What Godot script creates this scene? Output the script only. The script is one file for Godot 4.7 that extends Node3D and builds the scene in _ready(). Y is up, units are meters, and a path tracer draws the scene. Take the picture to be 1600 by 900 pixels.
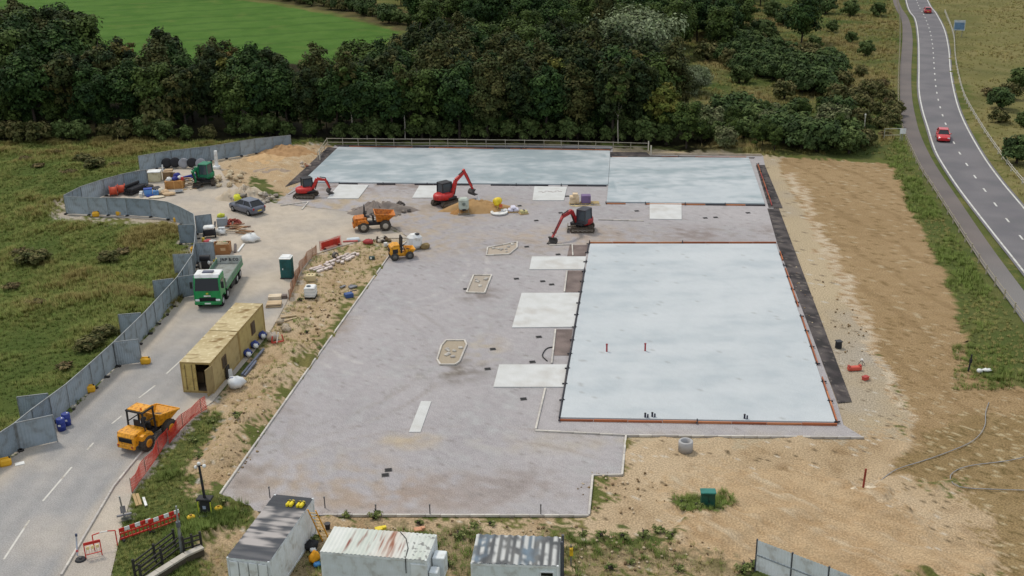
extends Node3D
# Overcast aerial view of a small-housing building site: slabs, gravel yard, hoarding, plant, cabins, woodland and a country road.

var rng := RandomNumberGenerator.new()
var names := {}
var mats := {}
var tex := {}
var n_big := FastNoiseLite.new()
var n_mid := FastNoiseLite.new()
var n_small := FastNoiseLite.new()
var n_warp := FastNoiseLite.new()
var zones := []
var hard := []


# ------------------------------------------------------------------ mesh building
class MB:
	var st := SurfaceTool.new()
	var xf := Transform3D.IDENTITY
	var sg := 0

	func _init():
		st.begin(Mesh.PRIMITIVE_TRIANGLES)
		st.set_smooth_group(-1)

	func tri(a, b, c):
		st.add_vertex(xf * a)
		st.add_vertex(xf * b)
		st.add_vertex(xf * c)

	func quad(a, b, c, d):
		tri(a, b, c)
		tri(a, c, d)

	func loft(rings, smooth = false, cap0 = true, cap1 = true):
		if smooth:
			sg += 1
			st.set_smooth_group(sg)
		for k in rings.size() - 1:
			var a = rings[k]
			var b = rings[k + 1]
			var n = a.size()
			for i in n:
				var j = (i + 1) % n
				quad(a[i], b[i], b[j], a[j])
		st.set_smooth_group(-1)
		if cap0:
			var r = rings[0]
			for i in range(1, r.size() - 1):
				tri(r[0], r[i], r[i + 1])
		if cap1:
			var r = rings[-1]
			for i in range(1, r.size() - 1):
				tri(r[0], r[i + 1], r[i])

	func ring(c: Vector3, sx, sz, e, rot: Basis):
		var x = sx / 2.0
		var z = sz / 2.0
		var p = []
		if e <= 0.0:
			p = [Vector3(-x, 0, -z), Vector3(-x, 0, z), Vector3(x, 0, z), Vector3(x, 0, -z)]
		else:
			p = [Vector3(-x + e, 0, -z), Vector3(-x, 0, -z + e), Vector3(-x, 0, z - e), Vector3(-x + e, 0, z), Vector3(x - e, 0, z), Vector3(x, 0, z - e), Vector3(x, 0, -z + e), Vector3(x - e, 0, -z)]
		var out = []
		for q in p:
			out.append(c + rot * q)
		return out

	# box centred on c; e chamfers every edge; top scales the upper end
	func box(c: Vector3, s: Vector3, rot := Basis.IDENTITY, e := 0.0, top := Vector2.ONE):
		var up = rot * Vector3(0, s.y / 2.0, 0)
		var tx = s.x * top.x
		var tz = s.z * top.y
		if e <= 0.0:
			loft([ring(c - up, s.x, s.z, 0.0, rot), ring(c + up, tx, tz, 0.0, rot)])
		else:
			var v = rot * Vector3(0, e, 0)
			loft([ring(c - up, s.x - e, s.z - e, e * 0.5, rot), ring(c - up + v, s.x, s.z, e, rot), ring(c + up - v, tx, tz, e, rot), ring(c + up, tx - 2 * e, tz - 2 * e, e * 0.5, rot)])

	# a bar of rectangular section from a to b
	func bar(a: Vector3, b: Vector3, w: float, h: float, w2 := -1.0, h2 := -1.0):
		var d = (b - a).normalized()
		var side = d.cross(Vector3.UP)
		if side.length() < 0.05:
			side = Vector3.RIGHT
		side = side.normalized()
		var up = side.cross(d).normalized()
		if w2 < 0.0:
			w2 = w
		if h2 < 0.0:
			h2 = h
		var r0 = [a - side * w / 2 - up * h / 2, a + side * w / 2 - up * h / 2, a + side * w / 2 + up * h / 2, a - side * w / 2 + up * h / 2]
		var r1 = [b - side * w2 / 2 - up * h2 / 2, b + side * w2 / 2 - up * h2 / 2, b + side * w2 / 2 + up * h2 / 2, b - side * w2 / 2 + up * h2 / 2]
		loft([r0, r1])

	func cyl(a: Vector3, b: Vector3, r0: float, r1 := -1.0, n := 12, cap := true):
		if r1 < 0.0:
			r1 = r0
		var d = (b - a).normalized()
		var u = d.cross(Vector3.UP if absf(d.y) < 0.9 else Vector3.RIGHT).normalized()
		var v = d.cross(u)
		var ra = []
		var rb = []
		for i in n:
			var t = TAU * i / n
			ra.append(a + (u * cos(t) + v * sin(t)) * r0)
			rb.append(b + (u * cos(t) + v * sin(t)) * r1)
		loft([ra, rb], true, cap, cap)

	func tube(pts: Array, r: float, n := 6):
		for i in pts.size() - 1:
			cyl(pts[i], pts[i + 1], r, r, n)

	# lathe round an axis: profile of (distance along axis, radius)
	func lathe(o: Vector3, axis: Vector3, prof: Array, n := 16):
		var u = axis.cross(Vector3.UP if absf(axis.y) < 0.9 else Vector3.RIGHT).normalized()
		var v = axis.cross(u)
		var rings = []
		for p in prof:
			var r = []
			for i in n:
				var t = TAU * i / n
				r.append(o + axis * p.x + (u * cos(t) + v * sin(t)) * p.y)
			rings.append(r)
		loft(rings, true)

	# outline in (z, y) pushed along x from x0 to x1
	func prism(poly: Array, x0: float, x1: float, in0 := 0.0):
		var pv = PackedVector2Array(poly)
		var c = Vector2.ZERO
		for p in pv:
			c += p / pv.size()
		var rings = []
		var levels = [[x0, 1.0 - in0], [x0 + (x1 - x0) * 0.06, 1.0], [x1 - (x1 - x0) * 0.06, 1.0], [x1, 1.0 - in0]] if in0 > 0.0 else [[x0, 1.0], [x1, 1.0]]
		for l in levels:
			var r = []
			for p in pv:
				var q = c + (p - c) * l[1]
				r.append(Vector3(l[0], q.y, q.x))
			rings.append(r)
		loft(rings, false, false, false)
		var ids = Geometry2D.triangulate_polygon(pv)
		for e in [0, rings.size() - 1]:
			for i in range(0, ids.size(), 3):
				tri(rings[e][ids[i]], rings[e][ids[i + 1]], rings[e][ids[i + 2]])

	# a lumpy ball
	func blob(c: Vector3, r: Vector3, noise: FastNoiseLite, rough := 0.25, freq := 1.0, n := 12, seedv := 0.0):
		var rings = []
		for k in range(0, n / 2 + 1):
			var ph = PI * (0.02 + 0.96 * k / (n / 2.0))
			var row = []
			for i in n:
				var t = TAU * i / n
				var d = Vector3(sin(ph) * cos(t), -cos(ph), sin(ph) * sin(t))
				var w = 1.0 + rough * noise.get_noise_3d(d.x * 40 * freq + seedv, d.y * 40 * freq, d.z * 40 * freq + seedv)
				row.append(c + d * r * w)
			rings.append(row)
		loft(rings, true)

	func done() -> ArrayMesh:
		st.generate_normals()
		return st.commit()


# ------------------------------------------------------------------ naming and tagging
func numbered(called: String) -> String:
	var k = names.get(called, 0)
	names[called] = k + 1
	return called if k == 0 else "%s_%03d" % [called, k]


func tag(o, label := "", category := "", group := "", kind := ""):
	if label: o.set_meta("label", label)
	if category: o.set_meta("category", category)
	if group: o.set_meta("group", group)
	if kind: o.set_meta("kind", kind)
	return o


func thing(called, label, category, at := Vector3.ZERO, yaw := 0.0, group := "") -> Node3D:
	var o := Node3D.new()
	o.name = numbered(called)
	add_child(o, true)
	o.position = at
	o.rotation.y = yaw
	return tag(o, label, category, group)


func mi(called, mesh: Mesh, mat, parent = null) -> MeshInstance3D:
	var o := MeshInstance3D.new()
	o.mesh = mesh
	o.material_override = mat
	if parent == null:
		o.name = numbered(called)
		add_child(o, true)
	else:
		o.name = called
		var k = 0
		while parent.has_node(NodePath(o.name)):
			k += 1
			o.name = "%s_%03d" % [called, k]
		parent.add_child(o, true)
	return o


func part(parent, called, m: MB, mat) -> MeshInstance3D:
	return mi(called, m.done(), mat, parent)


func solo(called, m: MB, mat, label, category, at := Vector3.ZERO, yaw := 0.0, group := "") -> MeshInstance3D:
	var o = mi(called, m.done(), mat)
	o.position = at
	o.rotation.y = yaw
	return tag(o, label, category, group)


func copy(o, label := "", at = null, yaw = null):
	var c = o.duplicate()
	c.name = numbered(String(o.name).rstrip("0123456789").rstrip("_"))
	add_child(c, true)
	if label: c.set_meta("label", label)
	if at != null: c.position = at
	if yaw != null: c.rotation.y = yaw
	return c


# ------------------------------------------------------------------ materials
func lin(r, g, b) -> Color:
	return Color(r / 255.0, g / 255.0, b / 255.0).srgb_to_linear()


func noise_tex(key, freq, lo, hi, octaves := 4, size := 512, type := FastNoiseLite.TYPE_SIMPLEX_SMOOTH, seedv := 1, mid = null) -> NoiseTexture2D:
	if tex.has(key):
		return tex[key]
	var n := FastNoiseLite.new()
	n.noise_type = type
	n.frequency = freq
	n.seed = seedv
	n.fractal_octaves = octaves
	var t := NoiseTexture2D.new()
	t.width = size
	t.height = size
	t.seamless = true
	t.noise = n
	var g := Gradient.new()
	g.set_color(0, lo)
	g.set_color(1, hi)
	if mid != null:
		g.add_point(mid[0], mid[1])
	t.color_ramp = g
	tex[key] = t
	return t


func grey(v) -> Color:
	return Color(v, v, v)


# a painted, plastic, timber or metal surface with a little dirt
func paint(r, g, b, rough := 0.6, metal := 0.0, dirt := 0.5) -> StandardMaterial3D:
	var key = "p%d_%d_%d_%.2f_%.2f_%.2f" % [r, g, b, rough, metal, dirt]
	if mats.has(key):
		return mats[key]
	var m := StandardMaterial3D.new()
	m.resource_name = key
	m.albedo_color = Color8(r, g, b)
	m.roughness = rough
	m.metallic = metal
	if dirt > 0.8:
		m.albedo_texture = noise_tex("mud", 0.016, Color(0.5, 0.43, 0.34), Color(1, 1, 1), 5, 512, FastNoiseLite.TYPE_SIMPLEX_SMOOTH, 17, [0.42, Color(0.9, 0.87, 0.82)])
		m.uv1_triplanar = true
		m.uv1_scale = Vector3.ONE * 0.4
	elif dirt > 0.0:
		m.albedo_texture = noise_tex("dirt", 0.012, Color(0.78, 0.75, 0.71), Color(1, 1, 1), 5, 512, FastNoiseLite.TYPE_SIMPLEX_SMOOTH, 7, [0.4, Color(0.95, 0.945, 0.93)])
		m.uv1_triplanar = true
		m.uv1_scale = Vector3.ONE * 0.17
	mats[key] = m
	return m


func glass_mat() -> StandardMaterial3D:
	return paint(18, 22, 26, 0.12, 0.0, 0.0)


# natural ground: the colour is laid per vertex, the grain comes from tiling noise
func ground_mat(key, scale, lo, relief, rough := 0.95, seedv := 3, freq := 0.06) -> StandardMaterial3D:
	if mats.has(key):
		return mats[key]
	var m := StandardMaterial3D.new()
	m.resource_name = key
	m.vertex_color_use_as_albedo = true
	m.albedo_texture = noise_tex(key + "_t", freq, grey(lo), Color.WHITE, 4, 1024, FastNoiseLite.TYPE_SIMPLEX_SMOOTH, seedv)
	m.uv1_triplanar = true
	m.uv1_world_triplanar = true
	m.uv1_scale = Vector3.ONE * scale
	m.roughness = rough
	m.metallic_specular = 0.2
	if relief > 0.0:
		m.heightmap_enabled = true
		m.heightmap_texture = noise_tex(key + "_h", freq * 0.9, Color.BLACK, Color.WHITE, 4, 1024, FastNoiseLite.TYPE_SIMPLEX_SMOOTH, seedv + 40)
		m.heightmap_scale = relief
	mats[key] = m
	return m


func leaf_mat(key) -> StandardMaterial3D:
	if mats.has(key):
		return mats[key]
	var m := StandardMaterial3D.new()
	m.resource_name = key
	m.vertex_color_use_as_albedo = true
	m.roughness = 0.75
	m.metallic_specular = 0.25
	m.cull_mode = BaseMaterial3D.CULL_DISABLED
	m.backlight_enabled = true
	m.backlight = Color(0.3, 0.3, 0.3)
	mats[key] = m
	return m


# ------------------------------------------------------------------ start
func _ready():
	rng.seed = 20240
	for n in [[n_big, 0.035, 1, 3], [n_mid, 0.14, 2, 3], [n_small, 0.6, 3, 2], [n_warp, 0.2, 4, 3]]:
		n[0].noise_type = FastNoiseLite.TYPE_SIMPLEX_SMOOTH
		n[0].frequency = n[1]
		n[0].seed = n[2]
		n[0].fractal_octaves = n[3]
	var cam := Camera3D.new()
	cam.name = "camera"
	cam.fov = 29.05
	cam.position = Vector3(0, 38, 0)
	cam.rotation = Vector3(-0.368, 0, -0.019)
	cam.near = 0.5
	cam.far = 4000
	add_child(cam)
	cam.current = true
	var env := Environment.new()
	env.background_mode = Environment.BG_SKY
	env.tonemap_mode = Environment.TONE_MAPPER_LINEAR
	env.tonemap_exposure = 1.23
	env.sdfgi_enabled = true
	env.ssao_enabled = true
	env.ssil_enabled = true
	var sm := ProceduralSkyMaterial.new()
	sm.sky_top_color = Color(0.9, 0.93, 0.97)
	sm.sky_horizon_color = Color(0.80, 0.83, 0.86)
	sm.sky_curve = 0.25
	sm.ground_bottom_color = Color(0.3, 0.3, 0.27)
	sm.ground_horizon_color = Color(0.62, 0.64, 0.64)
	sm.sun_angle_max = 1.0
	sm.sky_energy_multiplier = 0.88
	var sky := Sky.new()
	sky.sky_material = sm
	env.sky = sky
	var we := WorldEnvironment.new()
	we.name = "environment"
	we.environment = env
	add_child(we)
	var sun := DirectionalLight3D.new()
	sun.name = "sun"
	sun.light_color = Color(1.0, 0.96, 0.9)
	sun.light_energy = 0.5
	sun.light_angular_distance = 10.0
	sun.shadow_enabled = true
	add_child(sun)
	# the sun stands behind thin cloud, high beyond the wood and to the left
	sun.look_at_from_position(Vector3.ZERO, Vector3(0.55, -1.35, 0.6))
	setting()
	site_surfaces()
	woodland()
	grasses()
	hoarding()
	plant()
	vehicles()
	cabins()
	site_items()
	compound()
	roadside()


# ------------------------------------------------------------------ ground
func zone(kind: String, jitter: float, poly: PackedVector2Array):
	var r := Rect2(poly[0], Vector2.ZERO)
	for p in poly:
		r = r.expand(p)
	zones.append([kind, jitter, poly, r.grow(jitter + 2.5)])


func kind_at(x: float, z: float, jit := true) -> String:
	var p := Vector2(x, z)
	var w := Vector2(n_warp.get_noise_2d(x, z), n_warp.get_noise_2d(x + 311.0, z))
	var j := Vector2(rng.randf() - 0.5, rng.randf() - 0.5) * 2.0 if jit else Vector2.ZERO
	for e in zones:
		if e[3].has_point(p) and Geometry2D.is_point_in_polygon(p + (w * 2.4 + j) * e[1], e[2]):
			return e[0]
	return "grass"


func tone(a: Color, b: Color, t: float) -> Color:
	return a.lerp(b, clampf(t, 0.0, 1.0))


func ground_color(x: float, z: float) -> Color:
	var kind := kind_at(x, z)
	var b := n_big.get_noise_2d(x, z) * 1.5
	var m := n_mid.get_noise_2d(x, z) * 1.5
	var s := n_small.get_noise_2d(x, z) * 1.5
	var r := rng.randf()
	var c: Color
	match kind:
		"earth":
			c = tone(lin(196, 170, 134), lin(216, 192, 158), 0.5 + b * 0.5 + m * 0.5)
			c = tone(c, lin(164, 136, 102), -m * 0.5 + s * 0.5 - 0.2)
			if r > 0.985: c = lin(225, 212, 190)
			elif r < 0.02: c = lin(120, 104, 80)
		"clay":
			var rake := n_small.get_noise_2d((x + z) * 0.12, (x - z) * 1.1) * 1.5
			c = tone(lin(212, 184, 146), lin(194, 163, 124), 0.45 + m * 0.35 + rake * 0.8)
			c = tone(c, lin(226, 206, 174), s * 0.4 + b * 0.4 + rake * 0.8 - 0.15)
		"brown":
			var row := sin((x * 0.16 + z) * 3.6 + m * 2.2)
			c = tone(lin(174, 147, 109), lin(189, 162, 123), 0.45 + b * 0.4 + row * 0.16 + s * 0.3)
			var lane: float = absf(fposmod(x * 0.97 - z * 0.24 + m * 0.8, 5.2) - 2.6)
			if lane < 0.35: c = tone(c, lin(150, 124, 88), 0.4)
			if r > 0.97: c = lin(200, 180, 146)
			elif r < 0.06: c = lin(146, 122, 86)
		"seed":
			c = tone(lin(156, 132, 93), lin(172, 148, 108), 0.5 + b * 0.4 + s * 0.4)
			if r > 0.94: c = lin(204, 186, 150)
			elif r < 0.1: c = lin(132, 114, 76)
		"pale":
			c = tone(lin(192, 184, 173), lin(204, 190, 170), 0.5 + b + m * 0.4)
			if r > 0.985: c = lin(214, 208, 196)
			elif r < 0.025: c = lin(132, 124, 110)
		"sand":
			c = tone(lin(198, 180, 150), lin(210, 191, 158), 0.5 + b + m * 0.4)
			c = tone(c, lin(190, 182, 170), -b * 0.5 - m * 0.3 - 0.1)
			if r > 0.985: c = lin(218, 210, 194)
			elif r < 0.025: c = lin(144, 130, 108)
		"chalk":
			c = tone(lin(206, 182, 150), lin(222, 205, 178), 0.5 + s)
			if r < 0.25: c = lin(184, 156, 120)
		"verge":
			c = tone(lin(94, 106, 58), lin(118, 120, 72), 0.35 + m * 0.8)
		"weedy":
			c = tone(lin(168, 150, 116), lin(110, 104, 66), 0.1 + m * 1.2 + s * 0.4)
		"meadow":
			c = tone(lin(132, 128, 80), lin(148, 140, 94), 0.5 + m * 0.8 + b * 0.3)
			c = tone(c, lin(98, 102, 60), -b * 0.7 - 0.15)
		"scrub":
			c = tone(lin(112, 112, 68), lin(138, 130, 88), 0.35 + m * 0.6 + b * 0.6)
			c = tone(c, lin(82, 98, 50), -b * 1.3 + 0.1)
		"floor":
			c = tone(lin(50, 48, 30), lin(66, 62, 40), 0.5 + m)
		"field":
			c = tone(lin(84, 122, 50), lin(98, 134, 60), 0.5 + m * 0.5 + b * 0.5)
			var tram: float = absf(fposmod(x * 0.35 + z * 0.94 + b * 2.0, 14.0) - 7.0)
			if tram < 1.2: c = tone(c, lin(74, 108, 46), 0.55)
			c = tone(c, lin(120, 136, 70), m * 0.5 - b * 0.5 - 0.3)
		"hedgebank":
			c = tone(lin(92, 90, 58), lin(120, 108, 72), 0.4 + m)
		_:
			c = tone(lin(104, 114, 60), lin(124, 124, 72), 0.45 + m * 0.6 + b * 0.5)
			c = tone(c, lin(152, 138, 90), b * 1.1 + m * 0.4 - 0.4)
			c = tone(c, lin(80, 98, 48), -b * 0.9 - m * 0.3 - 0.25)
	return c


var BANK := PackedVector2Array([Vector2(-18.39, -84.95), Vector2(-18.78, -78.65), Vector2(-19.44, -72.81), Vector2(-20.16, -67.48)])


func ground_height(x: float, z: float) -> float:
	var p := Vector2(x, z)
	for e in hard:
		if e[1].has_point(p) and Geometry2D.is_point_in_polygon(p, e[0]):
			return -0.06
	var m := n_mid.get_noise_2d(x, z)
	# the spoil bank thrown up between the road and the yard
	for k in BANK.size() - 1:
		var q := Geometry2D.get_closest_point_to_segment(p, BANK[k], BANK[k + 1])
		var dq := p.distance_to(q)
		if dq < 2.6:
			var rise := 0.75 * exp(-dq * dq / 1.5) * (0.8 + m)
			if rise > 0.12: return rise + n_small.get_noise_2d(x, z) * 0.12
	var h := n_big.get_noise_2d(x * 1.7, z * 1.7)
	match kind_at(x, z, false):
		"earth", "weedy": return -0.04 + maxf(0.0, m * 0.28 + n_small.get_noise_2d(x, z) * 0.12)
		"clay": return maxf(0.0, 0.15 + m * 0.5 + n_small.get_noise_2d(x, z) * 0.2)
		"brown", "seed": return -0.03 + 0.02 * sin((x * 0.16 + z) * 3.6) + m * 0.06 + n_small.get_noise_2d(x * 2.0, z * 2.0) * 0.05
		"pale", "chalk", "sand": return -0.04
		"field", "floor": return 0.0
		"verge": return -0.02 + maxf(0.0, m * 0.15)
	return 0.05 + maxf(-0.1, m * 0.35 + h * 0.5)


func grid(x0: float, x1: float, z0: float, z1: float, step: float) -> ArrayMesh:
	var nx := int((x1 - x0) / step) + 1
	var nz := int((z1 - z0) / step) + 1
	var v := PackedVector3Array()
	var c := PackedColorArray()
	var nn := PackedVector3Array()
	var idx := PackedInt32Array()
	v.resize(nx * nz)
	c.resize(nx * nz)
	nn.resize(nx * nz)
	for j in nz:
		for i in nx:
			var x := x0 + i * step
			var z := z0 + j * step
			v[j * nx + i] = Vector3(x, ground_height(x, z), z)
			c[j * nx + i] = ground_color(x, z)
	for j in nz:
		for i in nx:
			var a := v[j * nx + maxi(i - 1, 0)].y - v[j * nx + mini(i + 1, nx - 1)].y
			var b := v[maxi(j - 1, 0) * nx + i].y - v[mini(j + 1, nz - 1) * nx + i].y
			nn[j * nx + i] = Vector3(a, 2.0 * step, b).normalized()
			if i < nx - 1 and j < nz - 1:
				var k := j * nx + i
				idx.append_array(PackedInt32Array([k, k + 1, k + nx + 1, k, k + nx + 1, k + nx]))
	return arrays(v, nn, c, idx)


func arrays(v, nn, c, idx) -> ArrayMesh:
	var a := []
	a.resize(Mesh.ARRAY_MAX)
	a[Mesh.ARRAY_VERTEX] = v
	a[Mesh.ARRAY_NORMAL] = nn
	if c != null: a[Mesh.ARRAY_COLOR] = c
	a[Mesh.ARRAY_INDEX] = idx
	var m := ArrayMesh.new()
	m.add_surface_from_arrays(Mesh.PRIMITIVE_TRIANGLES, a)
	return m


# a flat sheet cut to an outline, with its colour laid on a fine grid; drop gives it sides
func sheet(poly: PackedVector2Array, step: float, y: float, cf: Callable, drop := 0.0) -> ArrayMesh:
	var r := Rect2(poly[0], Vector2.ZERO)
	for p in poly:
		r = r.expand(p)
	var v := PackedVector3Array()
	var c := PackedColorArray()
	var idx := PackedInt32Array()
	var at := {}
	var nx := int(r.size.x / step) + 2
	var nz := int(r.size.y / step) + 2
	var inside := {}
	for j in nz + 1:
		for i in nx + 1:
			inside[j * 10000 + i] = Geometry2D.is_point_in_polygon(r.position + Vector2(i, j) * step, poly)
	for j in nz:
		for i in nx:
			var k4 := [j * 10000 + i, j * 10000 + i + 1, (j + 1) * 10000 + i + 1, (j + 1) * 10000 + i]
			var n := 0
			for k in k4:
				if inside[k]: n += 1
			var o := r.position + Vector2(i, j) * step
			if n == 4:
				var q := []
				for t in 4:
					if not at.has(k4[t]):
						var p: Vector2 = r.position + Vector2(k4[t] % 10000, k4[t] / 10000) * step
						at[k4[t]] = v.size()
						v.append(Vector3(p.x, y, p.y))
						c.append(cf.call(p.x, p.y))
					q.append(at[k4[t]])
				idx.append_array(PackedInt32Array([q[0], q[1], q[2], q[0], q[2], q[3]]))
			else:
				var cell := PackedVector2Array([o, o + Vector2(step, 0), o + Vector2(step, step), o + Vector2(0, step)])
				for piece in Geometry2D.intersect_polygons(cell, poly):
					var ids := Geometry2D.triangulate_polygon(piece)
					var base := v.size()
					for p in piece:
						v.append(Vector3(p.x, y, p.y))
						c.append(cf.call(p.x, p.y))
					for t in range(0, ids.size(), 3):
						idx.append_array(PackedInt32Array([base + ids[t], base + ids[t + 1], base + ids[t + 2]]))
	var nn := PackedVector3Array()
	nn.resize(v.size())
	nn.fill(Vector3.UP)
	# keep every face's winding turned upwards
	for t in range(0, idx.size(), 3):
		var a := v[idx[t]]
		if (v[idx[t + 1]] - a).cross(v[idx[t + 2]] - a).y > 0.0:
			var s := idx[t + 1]
			idx[t + 1] = idx[t + 2]
			idx[t + 2] = s
	if drop > 0.0:
		var sgn := -1.0 if Geometry2D.is_polygon_clockwise(poly) else 1.0
		for i in poly.size():
			var p := poly[i]
			var q := poly[(i + 1) % poly.size()]
			var base := v.size()
			var nrm := Vector3(q.y - p.y, 0, p.x - q.x).normalized() * sgn
			for w in [[p, y], [q, y], [q, y - drop], [p, y - drop]]:
				v.append(Vector3(w[0].x, w[1], w[0].y))
				c.append(cf.call(w[0].x, w[0].y))
				nn.append(nrm)
			idx.append_array(PackedInt32Array([base, base + 1, base + 2, base, base + 2, base + 3]) if sgn < 0 else PackedInt32Array([base, base + 2, base + 1, base, base + 3, base + 2]))
	return arrays(v, nn, c, idx)


func smooth_line(pts: PackedVector2Array, step := 2.0) -> PackedVector2Array:
	var cv := Curve3D.new()
	for i in pts.size():
		var a := pts[maxi(i - 1, 0)]
		var b := pts[mini(i + 1, pts.size() - 1)]
		var t := (b - a) / 6.0
		cv.add_point(Vector3(pts[i].x, 0, pts[i].y), Vector3(-t.x, 0, -t.y), Vector3(t.x, 0, t.y))
	cv.bake_interval = 0.3
	var out := PackedVector2Array()
	var n := int(cv.get_baked_length() / step)
	for i in n + 1:
		var p := cv.sample_baked(cv.get_baked_length() * i / n)
		out.append(Vector2(p.x, p.z))
	return out


# a strip of even width along a line, at height y
func strip(line: PackedVector2Array, w: float, y: float, mat, called: String, parent = null):
	var m := MB.new()
	for i in line.size() - 1:
		var d := (line[i + 1] - line[i]).normalized()
		var n0 := Vector2(-d.y, d.x) * w / 2.0
		var d2 := (line[mini(i + 2, line.size() - 1)] - line[mini(i + 1, line.size() - 2)]).normalized()
		var n1 := Vector2(-d2.y, d2.x) * w / 2.0
		var d0 := (line[i] - line[maxi(i - 1, 0)]).normalized() if i > 0 else d
		if i > 0: n0 = Vector2(-d.y, d.x) * w / 2.0
		var a := line[i] - n0
		var b := line[i] + n0
		var e := line[i + 1] + n1
		var f := line[i + 1] - n1
		m.quad(Vector3(a.x, y, a.y), Vector3(b.x, y, b.y), Vector3(e.x, y, e.y), Vector3(f.x, y, f.y))
	return part(parent, called, m, mat) if parent else mi(called, m.done(), mat)


func setting():
	for p0 in [
		PackedVector2Array([Vector2(-27.14, -158.01), Vector2(-24.42, -157.79), Vector2(-25.20, -135.26), Vector2(-28.68, -133.19)]),
		PackedVector2Array([Vector2(-19.15, -62.17), Vector2(-16.55, -80.88), Vector2(-12.69, -108.42), Vector2(-11.91, -110.80), Vector2(-10.96, -114.14), Vector2(-14.37, -120.51), Vector2(-19.26, -124.51), Vector2(-24.91, -126.94), Vector2(-28.04, -128.20), Vector2(-26.70, -137.45), Vector2(-25.72, -146.99), Vector2(-25.12, -157.46), Vector2(14.56, -153.55), Vector2(14.17, -149.19), Vector2(34.29, -146.59), Vector2(30.53, -123.83), Vector2(27.97, -110.12), Vector2(23.91, -73.58), Vector2(23.42, -70.20), Vector2(24.30, -68.29), Vector2(7.82, -69.21), Vector2(7.02, -63.92), Vector2(5.09, -63.99), Vector2(4.48, -58.96), Vector2(-13.03, -59.57), Vector2(-16.36, -60.26)]),
		PackedVector2Array([Vector2(-31.17, -53.73), Vector2(-36.77, -61.72), Vector2(-35.09, -66.48), Vector2(-34.50, -68.56), Vector2(-34.07, -70.57), Vector2(-33.19, -74.69), Vector2(-32.30, -82.31), Vector2(-31.63, -88.80), Vector2(-31.08, -97.19), Vector2(-31.39, -103.75), Vector2(-32.28, -107.95), Vector2(-34.83, -117.35), Vector2(-39.20, -122.31), Vector2(-52.08, -125.10), Vector2(-50.41, -133.81), Vector2(-46.56, -138.84), Vector2(-47.30, -143.59), Vector2(-39.87, -148.04), Vector2(-37.41, -141.29), Vector2(-33.19, -133.50), Vector2(-28.20, -128.21), Vector2(-19.26, -124.51), Vector2(-10.96, -114.14), Vector2(-13.05, -114.26), Vector2(-16.41, -113.38), Vector2(-20.57, -109.27), Vector2(-21.06, -101.40), Vector2(-20.95, -95.08), Vector2(-21.14, -88.57), Vector2(-22.88, -75.74), Vector2(-23.85, -73.49), Vector2(-24.56, -69.64), Vector2(-25.01, -63.24), Vector2(-24.36, -59.09), Vector2(-23.30, -53.49)]),
		PackedVector2Array([Vector2(141.67, -428.91), Vector2(106.34, -313.41), Vector2(95.97, -275.45), Vector2(86.28, -245.55), Vector2(73.07, -207.49), Vector2(65.33, -184.19), Vector2(59.96, -167.46), Vector2(56.98, -156.31), Vector2(52.73, -137.93), Vector2(50.86, -127.78), Vector2(48.18, -113.20), Vector2(45.98, -100.96), Vector2(44.78, -92.98), Vector2(41.63, -71.82), Vector2(46.17, -71.63), Vector2(59.04, -115.91), Vector2(58.14, -120.77), Vector2(60.59, -132.79), Vector2(63.25, -144.72), Vector2(67.18, -160.34), Vector2(70.96, -173.48), Vector2(75.89, -188.69), Vector2(82.02, -206.53), Vector2(91.18, -231.71), Vector2(100.13, -258.45), Vector2(107.82, -285.81), Vector2(115.01, -312.01), Vector2(149.42, -427.19)])]:
		var p: PackedVector2Array = p0 if hard.size() < 3 else Geometry2D.offset_polygon(p0, 0.9)[0]
		var r := Rect2(p[0], Vector2.ZERO)
		for q in p: r = r.expand(q)
		hard.append([p, r])
	# earliest wins
	zone("verge", 0.5, PackedVector2Array([Vector2(-24.60, -62.99), Vector2(-24.15, -68.17), Vector2(-23.58, -72.48), Vector2(-22.82, -75.10), Vector2(-21.70, -73.40), Vector2(-22.00, -69.54), Vector2(-22.24, -66.00), Vector2(-21.65, -62.72), Vector2(-19.48, -61.49), Vector2(-16.77, -60.28), Vector2(-17.57, -58.51), Vector2(-19.67, -57.55), Vector2(-17.47, -53.30), Vector2(-23.45, -53.49), Vector2(-24.44, -59.10)]))
	zone("verge", 0.5, PackedVector2Array([Vector2(10.07, -59.93), Vector2(11.06, -61.10), Vector2(13.16, -61.02), Vector2(13.23, -59.24), Vector2(12.31, -58.55), Vector2(10.38, -58.76)]))
	zone("verge", 0.6, PackedVector2Array([Vector2(-0.28, -58.00), Vector2(5.51, -57.25), Vector2(9.81, -57.58), Vector2(10.22, -56.21), Vector2(7.28, -55.85), Vector2(1.64, -56.97)]))
	zone("verge", 0.6, PackedVector2Array([Vector2(12.17, -53.65), Vector2(13.81, -54.47), Vector2(16.22, -52.24), Vector2(11.93, -52.38)]))
	zone("verge", 0.5, PackedVector2Array([Vector2(-33.94, -140.72), Vector2(-31.99, -139.34), Vector2(-28.57, -132.62), Vector2(-27.36, -128.69), Vector2(-28.58, -128.23), Vector2(-31.46, -132.81)]))
	zone("verge", 0.3, PackedVector2Array([Vector2(-22.32, -88.91), Vector2(-20.75, -89.40), Vector2(-21.34, -82.93), Vector2(-22.45, -76.58), Vector2(-23.05, -77.04), Vector2(-22.53, -82.86)]))
	zone("verge", 0.4, PackedVector2Array([Vector2(36.09, -80.95), Vector2(36.29, -79.49), Vector2(37.35, -80.89), Vector2(37.89, -78.48), Vector2(36.57, -76.48), Vector2(35.32, -77.67)]))
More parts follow.
